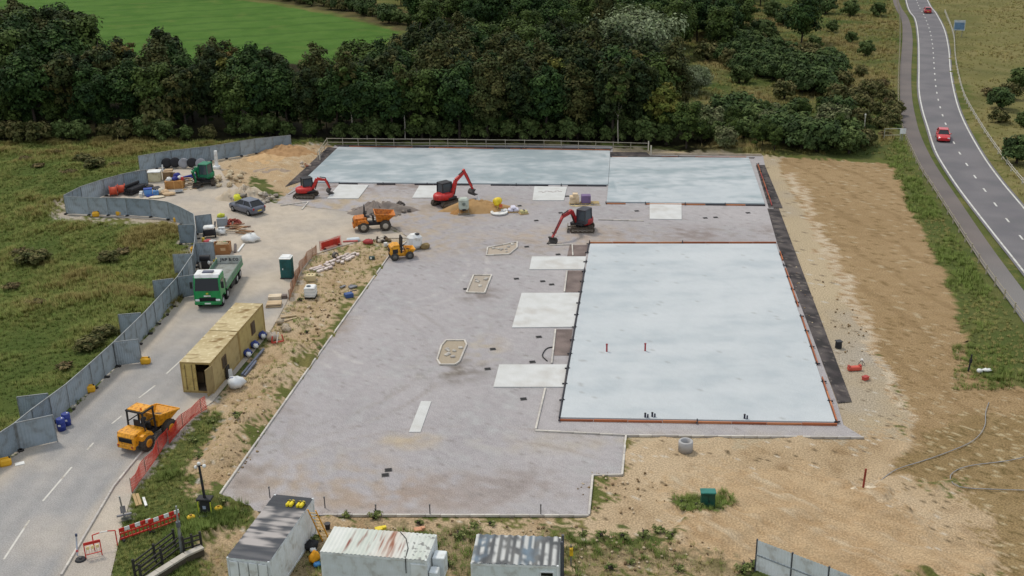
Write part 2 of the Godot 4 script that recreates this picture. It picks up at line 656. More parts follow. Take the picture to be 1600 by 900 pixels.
	zone("chalk", 0.3, PackedVector2Array([Vector2(21.54, -62.58), Vector2(23.43, -62.67), Vector2(23.08, -61.28), Vector2(21.38, -61.34)]))
	zone("chalk", 0.35, PackedVector2Array([Vector2(36.25, -137.56), Vector2(35.81, -128.80), Vector2(32.95, -107.79), Vector2(32.73, -100.26), Vector2(29.26, -76.58), Vector2(28.50, -70.38), Vector2(27.91, -70.41), Vector2(28.56, -75.94), Vector2(30.36, -93.72), Vector2(32.19, -109.87), Vector2(34.11, -125.68), Vector2(34.94, -138.28)]))
	zone("chalk", 0.5, PackedVector2Array([Vector2(30.79, -108.32), Vector2(34.12, -106.13), Vector2(33.37, -104.63), Vector2(30.60, -106.34)]))
	zone("clay", 0.4, PackedVector2Array([Vector2(-34.90, -153.70), Vector2(-28.98, -156.23), Vector2(-26.55, -152.33), Vector2(-27.26, -144.75), Vector2(-28.90, -136.11), Vector2(-31.57, -139.31), Vector2(-37.54, -145.51), Vector2(-37.01, -150.97)]))
	zone("earth", 0.9, PackedVector2Array([Vector2(-22.93, -75.53), Vector2(-21.06, -89.55), Vector2(-21.06, -101.40), Vector2(-20.57, -109.27), Vector2(-16.41, -113.38), Vector2(-12.91, -114.25), Vector2(-12.85, -108.03), Vector2(-14.65, -98.99), Vector2(-16.50, -87.25), Vector2(-18.46, -70.34), Vector2(-19.11, -62.32), Vector2(-19.48, -61.49), Vector2(-21.65, -62.72), Vector2(-22.24, -66.00), Vector2(-22.00, -69.54), Vector2(-21.70, -73.40)]))
	zone("earth", 0.9, PackedVector2Array([Vector2(-39.84, -149.77), Vector2(-33.65, -156.60), Vector2(-25.61, -158.27), Vector2(-25.55, -148.70), Vector2(-26.85, -135.96), Vector2(-27.81, -128.18), Vector2(-33.19, -133.50), Vector2(-37.41, -141.29)]))
	zone("seed", 0.7, PackedVector2Array([Vector2(27.41, -67.62), Vector2(33.40, -72.16), Vector2(39.81, -71.90), Vector2(30.25, -51.51), Vector2(27.21, -51.90), Vector2(28.05, -56.63), Vector2(27.94, -62.51), Vector2(24.61, -62.47), Vector2(24.85, -63.84)]))
	zone("brown", 0.2, PackedVector2Array([Vector2(36.60, -145.38), Vector2(49.58, -141.38), Vector2(48.54, -135.14), Vector2(45.02, -117.96), Vector2(41.29, -98.06), Vector2(37.06, -82.78), Vector2(35.70, -77.99), Vector2(37.90, -77.32), Vector2(39.81, -71.90), Vector2(37.21, -66.35), Vector2(25.83, -62.99), Vector2(23.97, -63.06), Vector2(27.41, -67.62), Vector2(29.03, -72.34), Vector2(29.96, -81.22), Vector2(30.37, -92.17), Vector2(31.27, -102.14), Vector2(33.42, -121.12), Vector2(34.89, -140.19)]))
	zone("clay", 1.2, PackedVector2Array([Vector2(10.74, -63.95), Vector2(16.12, -65.42), Vector2(21.56, -61.95), Vector2(24.71, -60.31), Vector2(26.53, -54.69), Vector2(26.50, -51.04), Vector2(17.40, -51.33), Vector2(14.08, -55.75), Vector2(12.58, -53.88), Vector2(10.22, -55.23), Vector2(9.28, -59.37)]))
	zone("weedy", 1.2, PackedVector2Array([Vector2(-18.49, -53.03), Vector2(-18.14, -56.82), Vector2(-13.04, -57.32), Vector2(-4.17, -57.71), Vector2(3.15, -56.38), Vector2(9.56, -55.90), Vector2(12.58, -53.88), Vector2(14.01, -52.02)]))
	zone("earth", 0.9, PackedVector2Array([Vector2(-19.23, -53.06), Vector2(-18.50, -57.51), Vector2(-16.39, -60.41), Vector2(-11.82, -59.52), Vector2(4.67, -58.96), Vector2(5.22, -63.50), Vector2(7.13, -63.75), Vector2(7.86, -68.75), Vector2(24.19, -67.93), Vector2(26.92, -69.49), Vector2(29.17, -72.33), Vector2(27.33, -66.73), Vector2(24.93, -63.43), Vector2(27.65, -61.73), Vector2(28.53, -55.94), Vector2(27.20, -51.02)]))
	zone("sand", 0.5, PackedVector2Array([Vector2(12.98, -152.93), Vector2(33.92, -147.32), Vector2(36.86, -145.36), Vector2(35.41, -139.19), Vector2(34.42, -121.06), Vector2(32.01, -102.10), Vector2(30.94, -92.14), Vector2(30.27, -81.21), Vector2(29.17, -72.33), Vector2(27.18, -68.92), Vector2(24.30, -66.85), Vector2(7.64, -67.49), Vector2(7.85, -73.21), Vector2(8.03, -130.69)]))
	zone("pale", 0.9, PackedVector2Array([Vector2(-36.23, -63.24), Vector2(-34.42, -68.38), Vector2(-33.11, -74.48), Vector2(-30.99, -96.86), Vector2(-31.78, -103.77), Vector2(-35.22, -116.92), Vector2(-39.07, -121.82), Vector2(-52.96, -124.66), Vector2(-53.67, -127.76), Vector2(-49.42, -146.38), Vector2(-40.25, -153.38), Vector2(-30.18, -157.86), Vector2(-25.49, -157.49), Vector2(-10.96, -114.14), Vector2(-20.92, -87.46), Vector2(-23.00, -52.58), Vector2(-31.50, -52.84)]))
	zone("pale", 0.9, PackedVector2Array([Vector2(-54.86, -128.89), Vector2(-54.66, -132.13), Vector2(-51.70, -124.08), Vector2(-36.43, -118.82), Vector2(-34.44, -115.54), Vector2(-38.17, -119.39), Vector2(-49.19, -122.45)]))
	zone("verge", 0.7, PackedVector2Array([Vector2(50.93, -146.36), Vector2(55.99, -156.40), Vector2(52.62, -137.62), Vector2(48.18, -113.20), Vector2(44.78, -92.98), Vector2(43.88, -80.59), Vector2(39.81, -71.90), Vector2(37.90, -77.32), Vector2(35.67, -78.57), Vector2(37.06, -82.78), Vector2(41.29, -98.06), Vector2(45.02, -117.96), Vector2(48.54, -135.14), Vector2(49.58, -141.38)]))
	zone("verge", 0.4, PackedVector2Array([Vector2(144.11, -428.37), Vector2(107.85, -313.17), Vector2(97.90, -275.18), Vector2(88.56, -245.26), Vector2(75.14, -207.27), Vector2(67.29, -184.01), Vector2(62.14, -167.27), Vector2(58.72, -154.99), Vector2(55.46, -140.94), Vector2(52.20, -123.69), Vector2(49.29, -107.84), Vector2(45.19, -85.68), Vector2(48.35, -85.53), Vector2(49.47, -101.86), Vector2(51.36, -112.56), Vector2(54.00, -128.39), Vector2(56.44, -140.86), Vector2(58.25, -148.64), Vector2(61.70, -160.81), Vector2(65.47, -173.97), Vector2(70.29, -189.24), Vector2(78.97, -213.79), Vector2(99.24, -274.99), Vector2(109.68, -312.87), Vector2(145.00, -428.17)]))
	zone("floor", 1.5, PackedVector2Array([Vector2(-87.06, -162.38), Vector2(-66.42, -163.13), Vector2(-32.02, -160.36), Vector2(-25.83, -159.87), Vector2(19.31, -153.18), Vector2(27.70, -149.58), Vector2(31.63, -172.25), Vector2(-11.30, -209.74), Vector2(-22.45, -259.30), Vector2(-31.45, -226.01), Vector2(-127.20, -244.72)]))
	zone("field", 0.3, PackedVector2Array([Vector2(-245.45, -498.62), Vector2(-169.33, -416.74), Vector2(-98.89, -360.12), Vector2(-69.22, -332.21), Vector2(-46.43, -303.27), Vector2(-25.58, -269.88), Vector2(-30.14, -225.87), Vector2(-104.28, -212.73), Vector2(-186.16, -302.71)]))
	zone("hedgebank", 0.8, PackedVector2Array([Vector2(-173.26, -426.79), Vector2(-100.86, -367.67), Vector2(-70.49, -338.67), Vector2(-47.20, -308.69), Vector2(-23.26, -269.57), Vector2(-13.12, -248.70), Vector2(-11.81, -290.72), Vector2(-58.67, -360.49), Vector2(-117.32, -430.52)]))
	zone("scrub", 1.0, PackedVector2Array([Vector2(-53.02, -504.59), Vector2(149.81, -456.63), Vector2(106.34, -313.41), Vector2(86.28, -245.55), Vector2(59.77, -167.48), Vector2(55.61, -155.25), Vector2(49.86, -143.02), Vector2(33.97, -145.92), Vector2(26.89, -150.01), Vector2(31.01, -187.48), Vector2(-12.71, -239.87)]))
	zone("meadow", 1.0, PackedVector2Array([Vector2(158.25, -454.64), Vector2(285.40, -424.58), Vector2(51.64, -65.79), Vector2(57.54, -112.62), Vector2(57.12, -119.60), Vector2(68.08, -160.27), Vector2(85.21, -213.10)]))
	var gm := ground_mat("soil", 0.14, 0.66, 5.0, 1.0, 3, 0.04)
	var near := mi("ground", grid(-44, 44, -84, -44, 0.25), gm)
	tag(near, "", "", "", "structure")
	tag(mi("ground", grid(-86, 78, -166, -84, 0.4), gm), "", "", "", "structure")
	tag(mi("ground", grid(-190, 190, -416, -166, 1.25), gm), "", "", "", "structure")
	var m := MB.new()
	m.quad(Vector3(-2500, -0.35, -3000), Vector3(2500, -0.35, -3000), Vector3(2500, -0.35, 1200), Vector3(-2500, -0.35, 1200))
	tag(mi("terrain", m.done(), paint(92, 94, 54, 1.0, 0.0, 0.5)), "", "", "", "structure")


# ------------------------------------------------------------------ colours of the made surfaces
var stains := []


# wheel tracks: centre, radius, from and to angle, colour
var TRACKS := [
	[Vector2(-2.07, -73.62), 9.0, -2.9, -0.3, lin(160, 154, 149)], [Vector2(-20.14, -83.50), 14.0, -0.9, 1.2, lin(158, 150, 144)], [Vector2(-3.95, -53.18), 17.0, -2.6, -0.9, lin(164, 152, 142)],
	[Vector2(-15.35, -104.72), 12.0, -0.6, 1.5, lin(222, 216, 210)], [Vector2(8.76, -142.76), 32.0, 0.9, 2.4, lin(164, 156, 150)], [Vector2(32.08, -187.38), 56.0, 1.0, 2.2, lin(160, 152, 146)],
	[Vector2(-8.92, -88.27), 8.0, 0.2, 2.6, lin(220, 214, 208)], [Vector2(-28.72, -92.10), 26.0, -0.7, 0.9, lin(166, 158, 152)], [Vector2(-13.29, -155.00), 44.0, 0.8, 2.2, lin(170, 158, 146)]]


func yard_color(x: float, z: float) -> Color:
	var b := n_big.get_noise_2d(x + 90.0, z) * 1.5
	var m := n_mid.get_noise_2d(x, z + 70.0) * 1.5
	var s := n_small.get_noise_2d(x, z) * 1.5
	var c := tone(lin(176, 171, 172), lin(190, 185, 185), 0.5 + b * 0.5 + m * 0.35)
	c = tone(c, lin(193, 193, 192), s * 0.4 - 0.02 - m * 0.3)
	var p := Vector2(x, z)
	for e in stains:
		var d: float = ((p - e[0]) / e[1]).length()
		if d < 1.0:
			c = tone(c, e[2], (1.0 - d) * 1.3 * (0.5 + 0.6 * m + 0.7 * s))
	for t in TRACKS:
		var q: float = absf(absf(p.distance_to(t[0]) - t[1]) - 0.95)
		if q < 0.3:
			var u: float = atan2(p.y - t[0].y, p.x - t[0].x)
			if u > t[2] and u < t[3]:
				c = tone(c, t[4], (1.0 - q / 0.3) * 0.6 * (0.25 + 0.35 * m + 0.4 * s + (0.2 if fposmod(u * t[1], 0.5) < 0.25 else 0.0)))
	c *= rng.randf_range(0.92, 1.05)
	if rng.randf() < 0.02: c = tone(c, lin(130, 122, 116), 0.4)
	c.a = 1.0
	return c


func road_color(x: float, z: float) -> Color:
	var b := n_big.get_noise_2d(x, z + 300.0) * 1.5
	var m := n_mid.get_noise_2d(x + 40.0, z) * 1.5
	var s := n_small.get_noise_2d(x, z) * 1.5
	# across the carriageway, for the wheel tracks
	var u := x + 30.3 - 0.155 * maxf(0.0, -z - 64.0)
	var tar := tone(lin(160, 159, 158), lin(174, 171, 168), 0.5 + m * 0.4 + b * 0.3 + 0.3 * sin(u * 3.4))
	var dust := tone(lin(194, 182, 166), lin(204, 192, 175), 0.5 + m * 0.5 + s * 0.2)
	var t := clampf((-z - 82.0) / 18.0, 0.0, 1.0) + 0.3 * m + 0.2 * b - 0.08
	t = maxf(t, clampf((absf(u) - 3.0) * 0.6, 0.0, 0.75) + m * 0.25)
	if z > -74.0: t = maxf(t, 0.02 + 0.3 * m)
	var o := tone(tar, dust, t) * (rng.randf_range(0.95, 1.04) + s * 0.03)
	o.a = 1.0
	return o


func slab_color(x: float, z: float) -> Color:
	# long trowel sweeps across the slab, cloudy drying marks, faint joints and footmarks
	var a := n_mid.get_noise_2d(x * 0.25, z * 1.6) * 1.5
	var b := n_big.get_noise_2d(x, z) * 1.5
	var m := n_mid.get_noise_2d(x * 1.3 + 50.0, z * 1.3) * 1.5
	var s := n_small.get_noise_2d(x * 0.6, z) * 1.5
	var c := tone(lin(187, 194, 197), lin(200, 205, 207), 0.5 + a * 0.45 + b * 0.3 + m * 0.25)
	c = tone(c, lin(174, 183, 188), s * 0.3 - a * 0.3 - m * 0.15)
	c = tone(c, lin(208, 212, 213), s * 0.3 + m * 0.25 - 0.3)
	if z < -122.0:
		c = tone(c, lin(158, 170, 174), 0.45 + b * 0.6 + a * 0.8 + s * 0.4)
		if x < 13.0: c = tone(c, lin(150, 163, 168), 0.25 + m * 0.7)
	if rng.randf() < 0.006: c = tone(c, lin(150, 150, 146), 0.5)
	c *= rng.randf_range(0.97, 1.015)
	c.a = 1.0
	return c


func pad_color(x: float, z: float) -> Color:
	var s := n_small.get_noise_2d(x, z) * 1.5
	var m := n_mid.get_noise_2d(x, z) * 1.5
	var c := tone(lin(214, 215, 213), lin(202, 202, 198), 0.4 + s * 0.5)
	c = tone(c, lin(190, 184, 176), m * 0.7 + s * 0.3 - 0.3)
	c *= rng.randf_range(0.97, 1.01)
	c.a = 1.0
	return c


func membrane_color(x: float, z: float) -> Color:
	var s := n_small.get_noise_2d(x, z) * 1.5
	var m := n_mid.get_noise_2d(x * 2, z * 2)
	var c := tone(lin(70, 67, 68), lin(102, 96, 94), 0.5 + s * 0.8 + m)
	if rng.randf() < 0.07: c = lin(124, 116, 110)
	return c


func brownpatch_color(x: float, z: float) -> Color:
	var s := n_small.get_noise_2d(x, z) * 1.5
	return tone(lin(122, 110, 106), lin(146, 132, 126), 0.5 + s * 0.7)


func asphalt_color(x: float, z: float) -> Color:
	var m := n_mid.get_noise_2d(x, z)
	return tone(lin(120, 118, 121), lin(132, 129, 131), 0.5 + m + n_small.get_noise_2d(x * 0.4, z * 0.4) * 0.6)


func path_color(x: float, z: float) -> Color:
	var m := n_mid.get_noise_2d(x, z)
	var c := tone(lin(118, 112, 110), lin(130, 122, 118), 0.5 + m)
	if z > -110.0: c = tone(c, lin(142, 140, 138), (z + 110.0) / 20.0)
	return c


func site_surfaces():
	for e in [[Vector2(-19.26, -87.38), Vector2(6, 8), lin(160, 146, 134)], [Vector2(-16.81, -93.01), Vector2(4, 7), lin(158, 143, 130)], [Vector2(-6.85, -62.19), Vector2(11, 3.5), lin(176, 158, 144)],
		[Vector2(-13.76, -64.03), Vector2(8, 5), lin(180, 165, 150)], [Vector2(-1.08, -62.77), Vector2(8, 4), lin(166, 157, 153)], [Vector2(-5.00, -80.97), Vector2(4.5, 4), lin(132, 124, 116)], [Vector2(-3.01, -97.05), Vector2(3, 3), lin(150, 142, 138)],
		[Vector2(-2.23, -84.59), Vector2(2.4, 3.5), lin(186, 170, 145)], [Vector2(-13.02, -121.63), Vector2(16, 6), lin(184, 168, 150)], [Vector2(-20.96, -125.90), Vector2(14, 9), lin(188, 172, 150)], [Vector2(-10.91, -113.49), Vector2(9, 9), lin(186, 172, 155)],
		[Vector2(6.96, -113.07), Vector2(14, 6), lin(190, 176, 162)], [Vector2(20.80, -113.76), Vector2(16, 4), lin(158, 148, 144)], [Vector2(-5.87, -126.22), Vector2(12, 5), lin(176, 164, 152)], [Vector2(-7.39, -68.97), Vector2(3, 1.6), lin(196, 180, 156)],
		[Vector2(-0.59, -109.73), Vector2(7, 4), lin(168, 158, 150)], [Vector2(-19.10, -135.43), Vector2(20, 5), lin(160, 148, 142)], [Vector2(8.71, -68.35), Vector2(20, 2.2), lin(188, 180, 172)], [Vector2(-17.81, -69.38), Vector2(3, 9), lin(160, 150, 144)]]:
		stains.append(e)
	var gravel := ground_mat("gravel", 0.14, 0.78, 1.5, 1.0, 9, 0.055)
	var conc := ground_mat("concrete", 0.3, 0.9, 0.25, 0.75, 15, 0.03)
	var tarm := ground_mat("tarmac", 0.16, 0.8, 0.6, 0.95, 21, 0.05)
	tag(mi("gravel_yard", sheet(PackedVector2Array([Vector2(-19.19, -62.32), Vector2(-16.59, -81.12), Vector2(-12.69, -108.42), Vector2(-11.91, -110.80), Vector2(-10.96, -114.14), Vector2(-14.37, -120.51), Vector2(-19.26, -124.51), Vector2(-24.91, -126.94), Vector2(-28.04, -128.20), Vector2(-26.70, -137.45), Vector2(-25.72, -146.99), Vector2(-25.12, -157.46), Vector2(14.56, -153.55), Vector2(14.17, -149.19), Vector2(34.29, -146.59), Vector2(30.53, -123.83), Vector2(27.97, -110.12), Vector2(23.91, -73.58), Vector2(23.42, -70.20), Vector2(24.30, -68.29), Vector2(7.82, -69.21), Vector2(7.02, -63.92), Vector2(5.09, -63.99), Vector2(4.49, -59.11), Vector2(-11.85, -59.67), Vector2(-16.38, -60.34), Vector2(-18.48, -61.08)]), 0.3, 0.014, yard_color), gravel), "", "", "", "structure")
	tag(mi("site_road", sheet(PackedVector2Array([Vector2(-31.17, -53.73), Vector2(-36.77, -61.72), Vector2(-35.09, -66.48), Vector2(-34.50, -68.56), Vector2(-34.07, -70.57), Vector2(-33.19, -74.69), Vector2(-32.30, -82.31), Vector2(-31.63, -88.80), Vector2(-31.08, -97.19), Vector2(-31.39, -103.75), Vector2(-32.28, -107.95), Vector2(-34.83, -117.35), Vector2(-39.20, -122.31), Vector2(-52.08, -125.10), Vector2(-50.41, -133.81), Vector2(-46.56, -138.84), Vector2(-47.30, -143.59), Vector2(-39.87, -148.04), Vector2(-37.41, -141.29), Vector2(-33.19, -133.50), Vector2(-28.20, -128.21), Vector2(-19.26, -124.51), Vector2(-10.96, -114.14), Vector2(-13.05, -114.26), Vector2(-16.41, -113.38), Vector2(-20.57, -109.27), Vector2(-21.06, -101.40), Vector2(-20.95, -95.08), Vector2(-21.14, -88.57), Vector2(-22.88, -75.74), Vector2(-23.85, -73.49), Vector2(-24.56, -69.64), Vector2(-25.01, -63.24), Vector2(-24.36, -59.09), Vector2(-23.30, -53.49)]), 0.3, 0.006, road_color), tarm), "", "", "", "structure")
	var slabs := [
		["pale blue-grey cured concrete slab of the near block, the largest in front", PackedVector2Array([Vector2(3.35, -71.89), Vector2(22.89, -70.42), Vector2(27.56, -109.53), Vector2(8.30, -110.66)])],
		["mottled concrete slab at the back left below the wood", PackedVector2Array([Vector2(-26.33, -138.64), Vector2(-25.82, -137.08), Vector2(12.16, -133.26), Vector2(13.60, -146.78), Vector2(13.91, -150.29), Vector2(-24.38, -155.49)])],
		["concrete slab at the back right stepped forward of its neighbour", PackedVector2Array([Vector2(11.36, -125.87), Vector2(29.57, -123.89), Vector2(32.06, -145.04), Vector2(13.64, -146.78), Vector2(12.20, -133.25)])]]
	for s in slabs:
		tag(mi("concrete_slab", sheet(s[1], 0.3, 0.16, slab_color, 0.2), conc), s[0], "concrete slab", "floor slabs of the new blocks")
	var pads := [
		["small white concrete pad beside the red digger at the back left", PackedVector2Array([Vector2(-21.58, -135.89), Vector2(-17.80, -135.34), Vector2(-18.37, -129.44), Vector2(-22.20, -129.69)])],
		["white concrete pad partly hidden behind the red digger with the raised arm", PackedVector2Array([Vector2(-11.38, -134.60), Vector2(-8.24, -134.38), Vector2(-9.06, -129.09), Vector2(-11.85, -129.27)])],
		["white concrete pad with dark scrawled marks before the back slab", PackedVector2Array([Vector2(3.02, -133.31), Vector2(7.04, -132.74), Vector2(6.36, -126.99), Vector2(2.64, -127.24)])],
		["square white concrete pad projecting from the back right slab", PackedVector2Array([Vector2(16.36, -125.38), Vector2(20.05, -124.93), Vector2(19.12, -118.65), Vector2(15.59, -119.11)])],
		["low white concrete pad beside the top left corner of the near slab", PackedVector2Array([Vector2(2.09, -107.18), Vector2(7.62, -106.87), Vector2(7.14, -103.10), Vector2(1.75, -103.40)])],
		["large white concrete pad halfway up the left side of the near slab", PackedVector2Array([Vector2(0.89, -97.01), Vector2(6.33, -96.73), Vector2(5.29, -88.71), Vector2(-0.07, -88.82)])],
		["white concrete pad at the lower left side of the near slab", PackedVector2Array([Vector2(-1.15, -81.28), Vector2(4.30, -81.04), Vector2(3.82, -77.00), Vector2(-1.58, -77.23)])]]
	for s in pads:
		tag(mi("concrete_pad", sheet(s[1], 0.3, 0.1, pad_color, 0.12), conc), s[0], "concrete pad", "white concrete pads beside the slabs")
	tag(mi("concrete_strip", sheet(PackedVector2Array([Vector2(-7.01, -75.08), Vector2(-6.23, -75.04), Vector2(-6.72, -70.25), Vector2(-7.54, -70.29)]), 0.3, 0.07, pad_color, 0.1), conc), "narrow white concrete strip standing alone in the middle of the gravel yard", "concrete strip")
	for s in [
		["long dark membrane strip along the right side of the near slab", PackedVector2Array([Vector2(29.54, -122.37), Vector2(30.84, -122.29), Vector2(25.05, -73.74), Vector2(23.96, -73.57), Vector2(27.76, -109.51)])],
		["short dark membrane strip right of the back right slab", PackedVector2Array([Vector2(32.29, -141.68), Vector2(33.45, -141.59), Vector2(31.33, -122.51), Vector2(29.74, -122.61)])],
		["dark membrane strip down the left end of the back left slab", PackedVector2Array([Vector2(-26.01, -156.00), Vector2(-24.45, -155.31), Vector2(-26.21, -138.93), Vector2(-28.38, -135.48)])],
		["dark strip of ground between the back slab and the handrail", PackedVector2Array([Vector2(-25.31, -157.47), Vector2(14.43, -152.08), Vector2(13.93, -150.51), Vector2(-24.41, -155.72)])],
		["dark brown strip behind the back right slab", PackedVector2Array([Vector2(13.94, -150.11), Vector2(18.87, -149.55), Vector2(19.18, -147.75), Vector2(33.05, -145.65), Vector2(32.74, -144.99), Vector2(13.65, -146.91)])]]:
		tag(mi("membrane_strip", sheet(s[1], 0.3, 0.024, membrane_color), gravel), s[0], "membrane strip", "dark strips beside the slabs")
	for s in [
		["brown hardcore patch at the top left corner of the near slab", PackedVector2Array([Vector2(6.15, -110.78), Vector2(8.09, -110.67), Vector2(7.58, -107.06), Vector2(5.69, -107.17)])],
		["brown hardcore patch between the upper two white pads", PackedVector2Array([Vector2(5.53, -103.01), Vector2(7.10, -102.92), Vector2(6.35, -97.05), Vector2(4.97, -97.13)])],
		["brown hardcore patch above the lowest white pad", PackedVector2Array([Vector2(3.69, -88.36), Vector2(5.18, -88.29), Vector2(4.56, -82.88), Vector2(3.14, -82.94)])]]:
		tag(mi("hardcore_patch", sheet(s[1], 0.3, 0.028, brownpatch_color), gravel), s[0], "hardcore patch", "brown patches beside the near slab")
	right_road(tarm)
	kerbs()
	formwork()


func right_road(tarm):
	var le := PackedVector2Array([Vector2(146.11, -427.93), Vector2(107.68, -305.90), Vector2(99.24, -274.99), Vector2(89.63, -245.13), Vector2(78.85, -213.81), Vector2(70.29, -189.24), Vector2(65.47, -173.97), Vector2(61.70, -160.81), Vector2(58.25, -148.64), Vector2(56.44, -140.86), Vector2(54.00, -128.39), Vector2(51.36, -112.56), Vector2(49.53, -101.13), Vector2(46.67, -84.27)])
	var re := PackedVector2Array([Vector2(150.53, -426.95), Vector2(115.34, -311.96), Vector2(108.13, -285.76), Vector2(100.13, -258.45), Vector2(91.18, -231.71), Vector2(82.13, -206.52), Vector2(75.99, -188.68), Vector2(71.06, -173.47), Vector2(67.27, -160.34), Vector2(63.25, -144.72), Vector2(60.59, -132.79), Vector2(58.45, -121.49), Vector2(54.62, -100.85)])
	var ce := PackedVector2Array([Vector2(148.32, -427.44), Vector2(112.52, -312.42), Vector2(104.38, -283.82), Vector2(96.91, -258.88), Vector2(89.48, -236.17), Vector2(79.28, -206.83), Vector2(73.14, -188.96), Vector2(68.57, -174.66), Vector2(64.44, -160.57), Vector2(61.41, -149.12), Vector2(58.63, -136.87), Vector2(56.60, -126.84), Vector2(54.05, -113.28), Vector2(50.34, -91.92)])
	var pl := PackedVector2Array([Vector2(141.67, -428.91), Vector2(106.34, -313.41), Vector2(95.97, -275.45), Vector2(86.28, -245.55), Vector2(73.07, -207.49), Vector2(65.33, -184.19), Vector2(59.96, -167.46), Vector2(56.98, -156.31), Vector2(52.73, -137.93), Vector2(50.86, -127.78), Vector2(48.18, -113.20), Vector2(45.98, -100.96), Vector2(44.78, -92.98), Vector2(42.26, -77.13)])
	var pr := PackedVector2Array([Vector2(143.22, -428.56), Vector2(107.85, -313.17), Vector2(97.76, -275.20), Vector2(88.42, -245.28), Vector2(75.14, -207.27), Vector2(67.29, -184.01), Vector2(62.14, -167.27), Vector2(58.72, -154.99), Vector2(55.46, -140.94), Vector2(52.20, -123.69), Vector2(49.29, -107.84), Vector2(47.21, -95.24), Vector2(44.89, -80.55)])
	for l in [le, re, ce, pl, pr]:
		pass
	var a := smooth_line(le)
	var b := smooth_line(re)
	var out := PackedVector2Array()
	for i in a.size():
		var d := (a[mini(i + 1, a.size() - 1)] - a[maxi(i - 1, 0)]).normalized()
		out.append(a[i] + Vector2(d.y, -d.x) * -0.35)
	for i in range(b.size() - 1, -1, -1):
		var d := (b[mini(i + 1, b.size() - 1)] - b[maxi(i - 1, 0)]).normalized()
		out.append(b[i] + Vector2(d.y, -d.x) * 0.35)
	tag(mi("country_road", sheet(out, 0.6, 0.03, asphalt_color), tarm), "", "", "", "structure")
	var e := smooth_line(pl)
	var f := smooth_line(pr)
	f.reverse()
	e.append_array(f)
	tag(mi("cycle_path", sheet(e, 0.6, 0.03, path_color), tarm), "", "", "", "structure")
	var white := paint(204, 204, 200, 0.8)
	var lines := thing("road_markings", "", "", Vector3.ZERO, 0.0)
	tag(lines, "", "", "", "structure")
	strip(a, 0.2, 0.036, white, "edge_line", lines)
	strip(b, 0.2, 0.036, white, "edge_line", lines)
	var c := smooth_line(ce, 1.5)
	for i in range(0, c.size() - 3, 4):
		strip(PackedVector2Array([c[i], c[i + 1]]), 0.2, 0.036, white, "lane_dash", lines)
	# site road: centre dashes, edge lines
	var sm := thing("site_road_markings", "", "", Vector3.ZERO, 0.0)
	tag(sm, "", "", "", "structure")
	var old := paint(205, 202, 196, 0.85)
	for d in [PackedVector2Array([Vector2(-30.28, -55.64), Vector2(-30.43, -59.80)]), PackedVector2Array([Vector2(-30.45, -62.03), Vector2(-30.14, -66.30)]), PackedVector2Array([Vector2(-29.92, -68.66), Vector2(-29.82, -69.66)]), PackedVector2Array([Vector2(-28.74, -76.63), Vector2(-28.11, -78.82)]), PackedVector2Array([Vector2(-27.84, -80.91), Vector2(-26.26, -89.10)]), PackedVector2Array([Vector2(-29.45, -72.51), Vector2(-29.13, -73.70)])]:
		strip(d, 0.13, 0.012, old, "lane_dash", sm)


func run_points(line: PackedVector2Array, step: float) -> Array:
	var out := []
	for i in line.size() - 1:
		var a := line[i]
		var b := line[i + 1]
		var n := maxi(1, int(round(a.distance_to(b) / step)))
		for k in n:
			out.append([a.lerp(b, float(k) / n), a.lerp(b, float(k + 1) / n)])
	return out


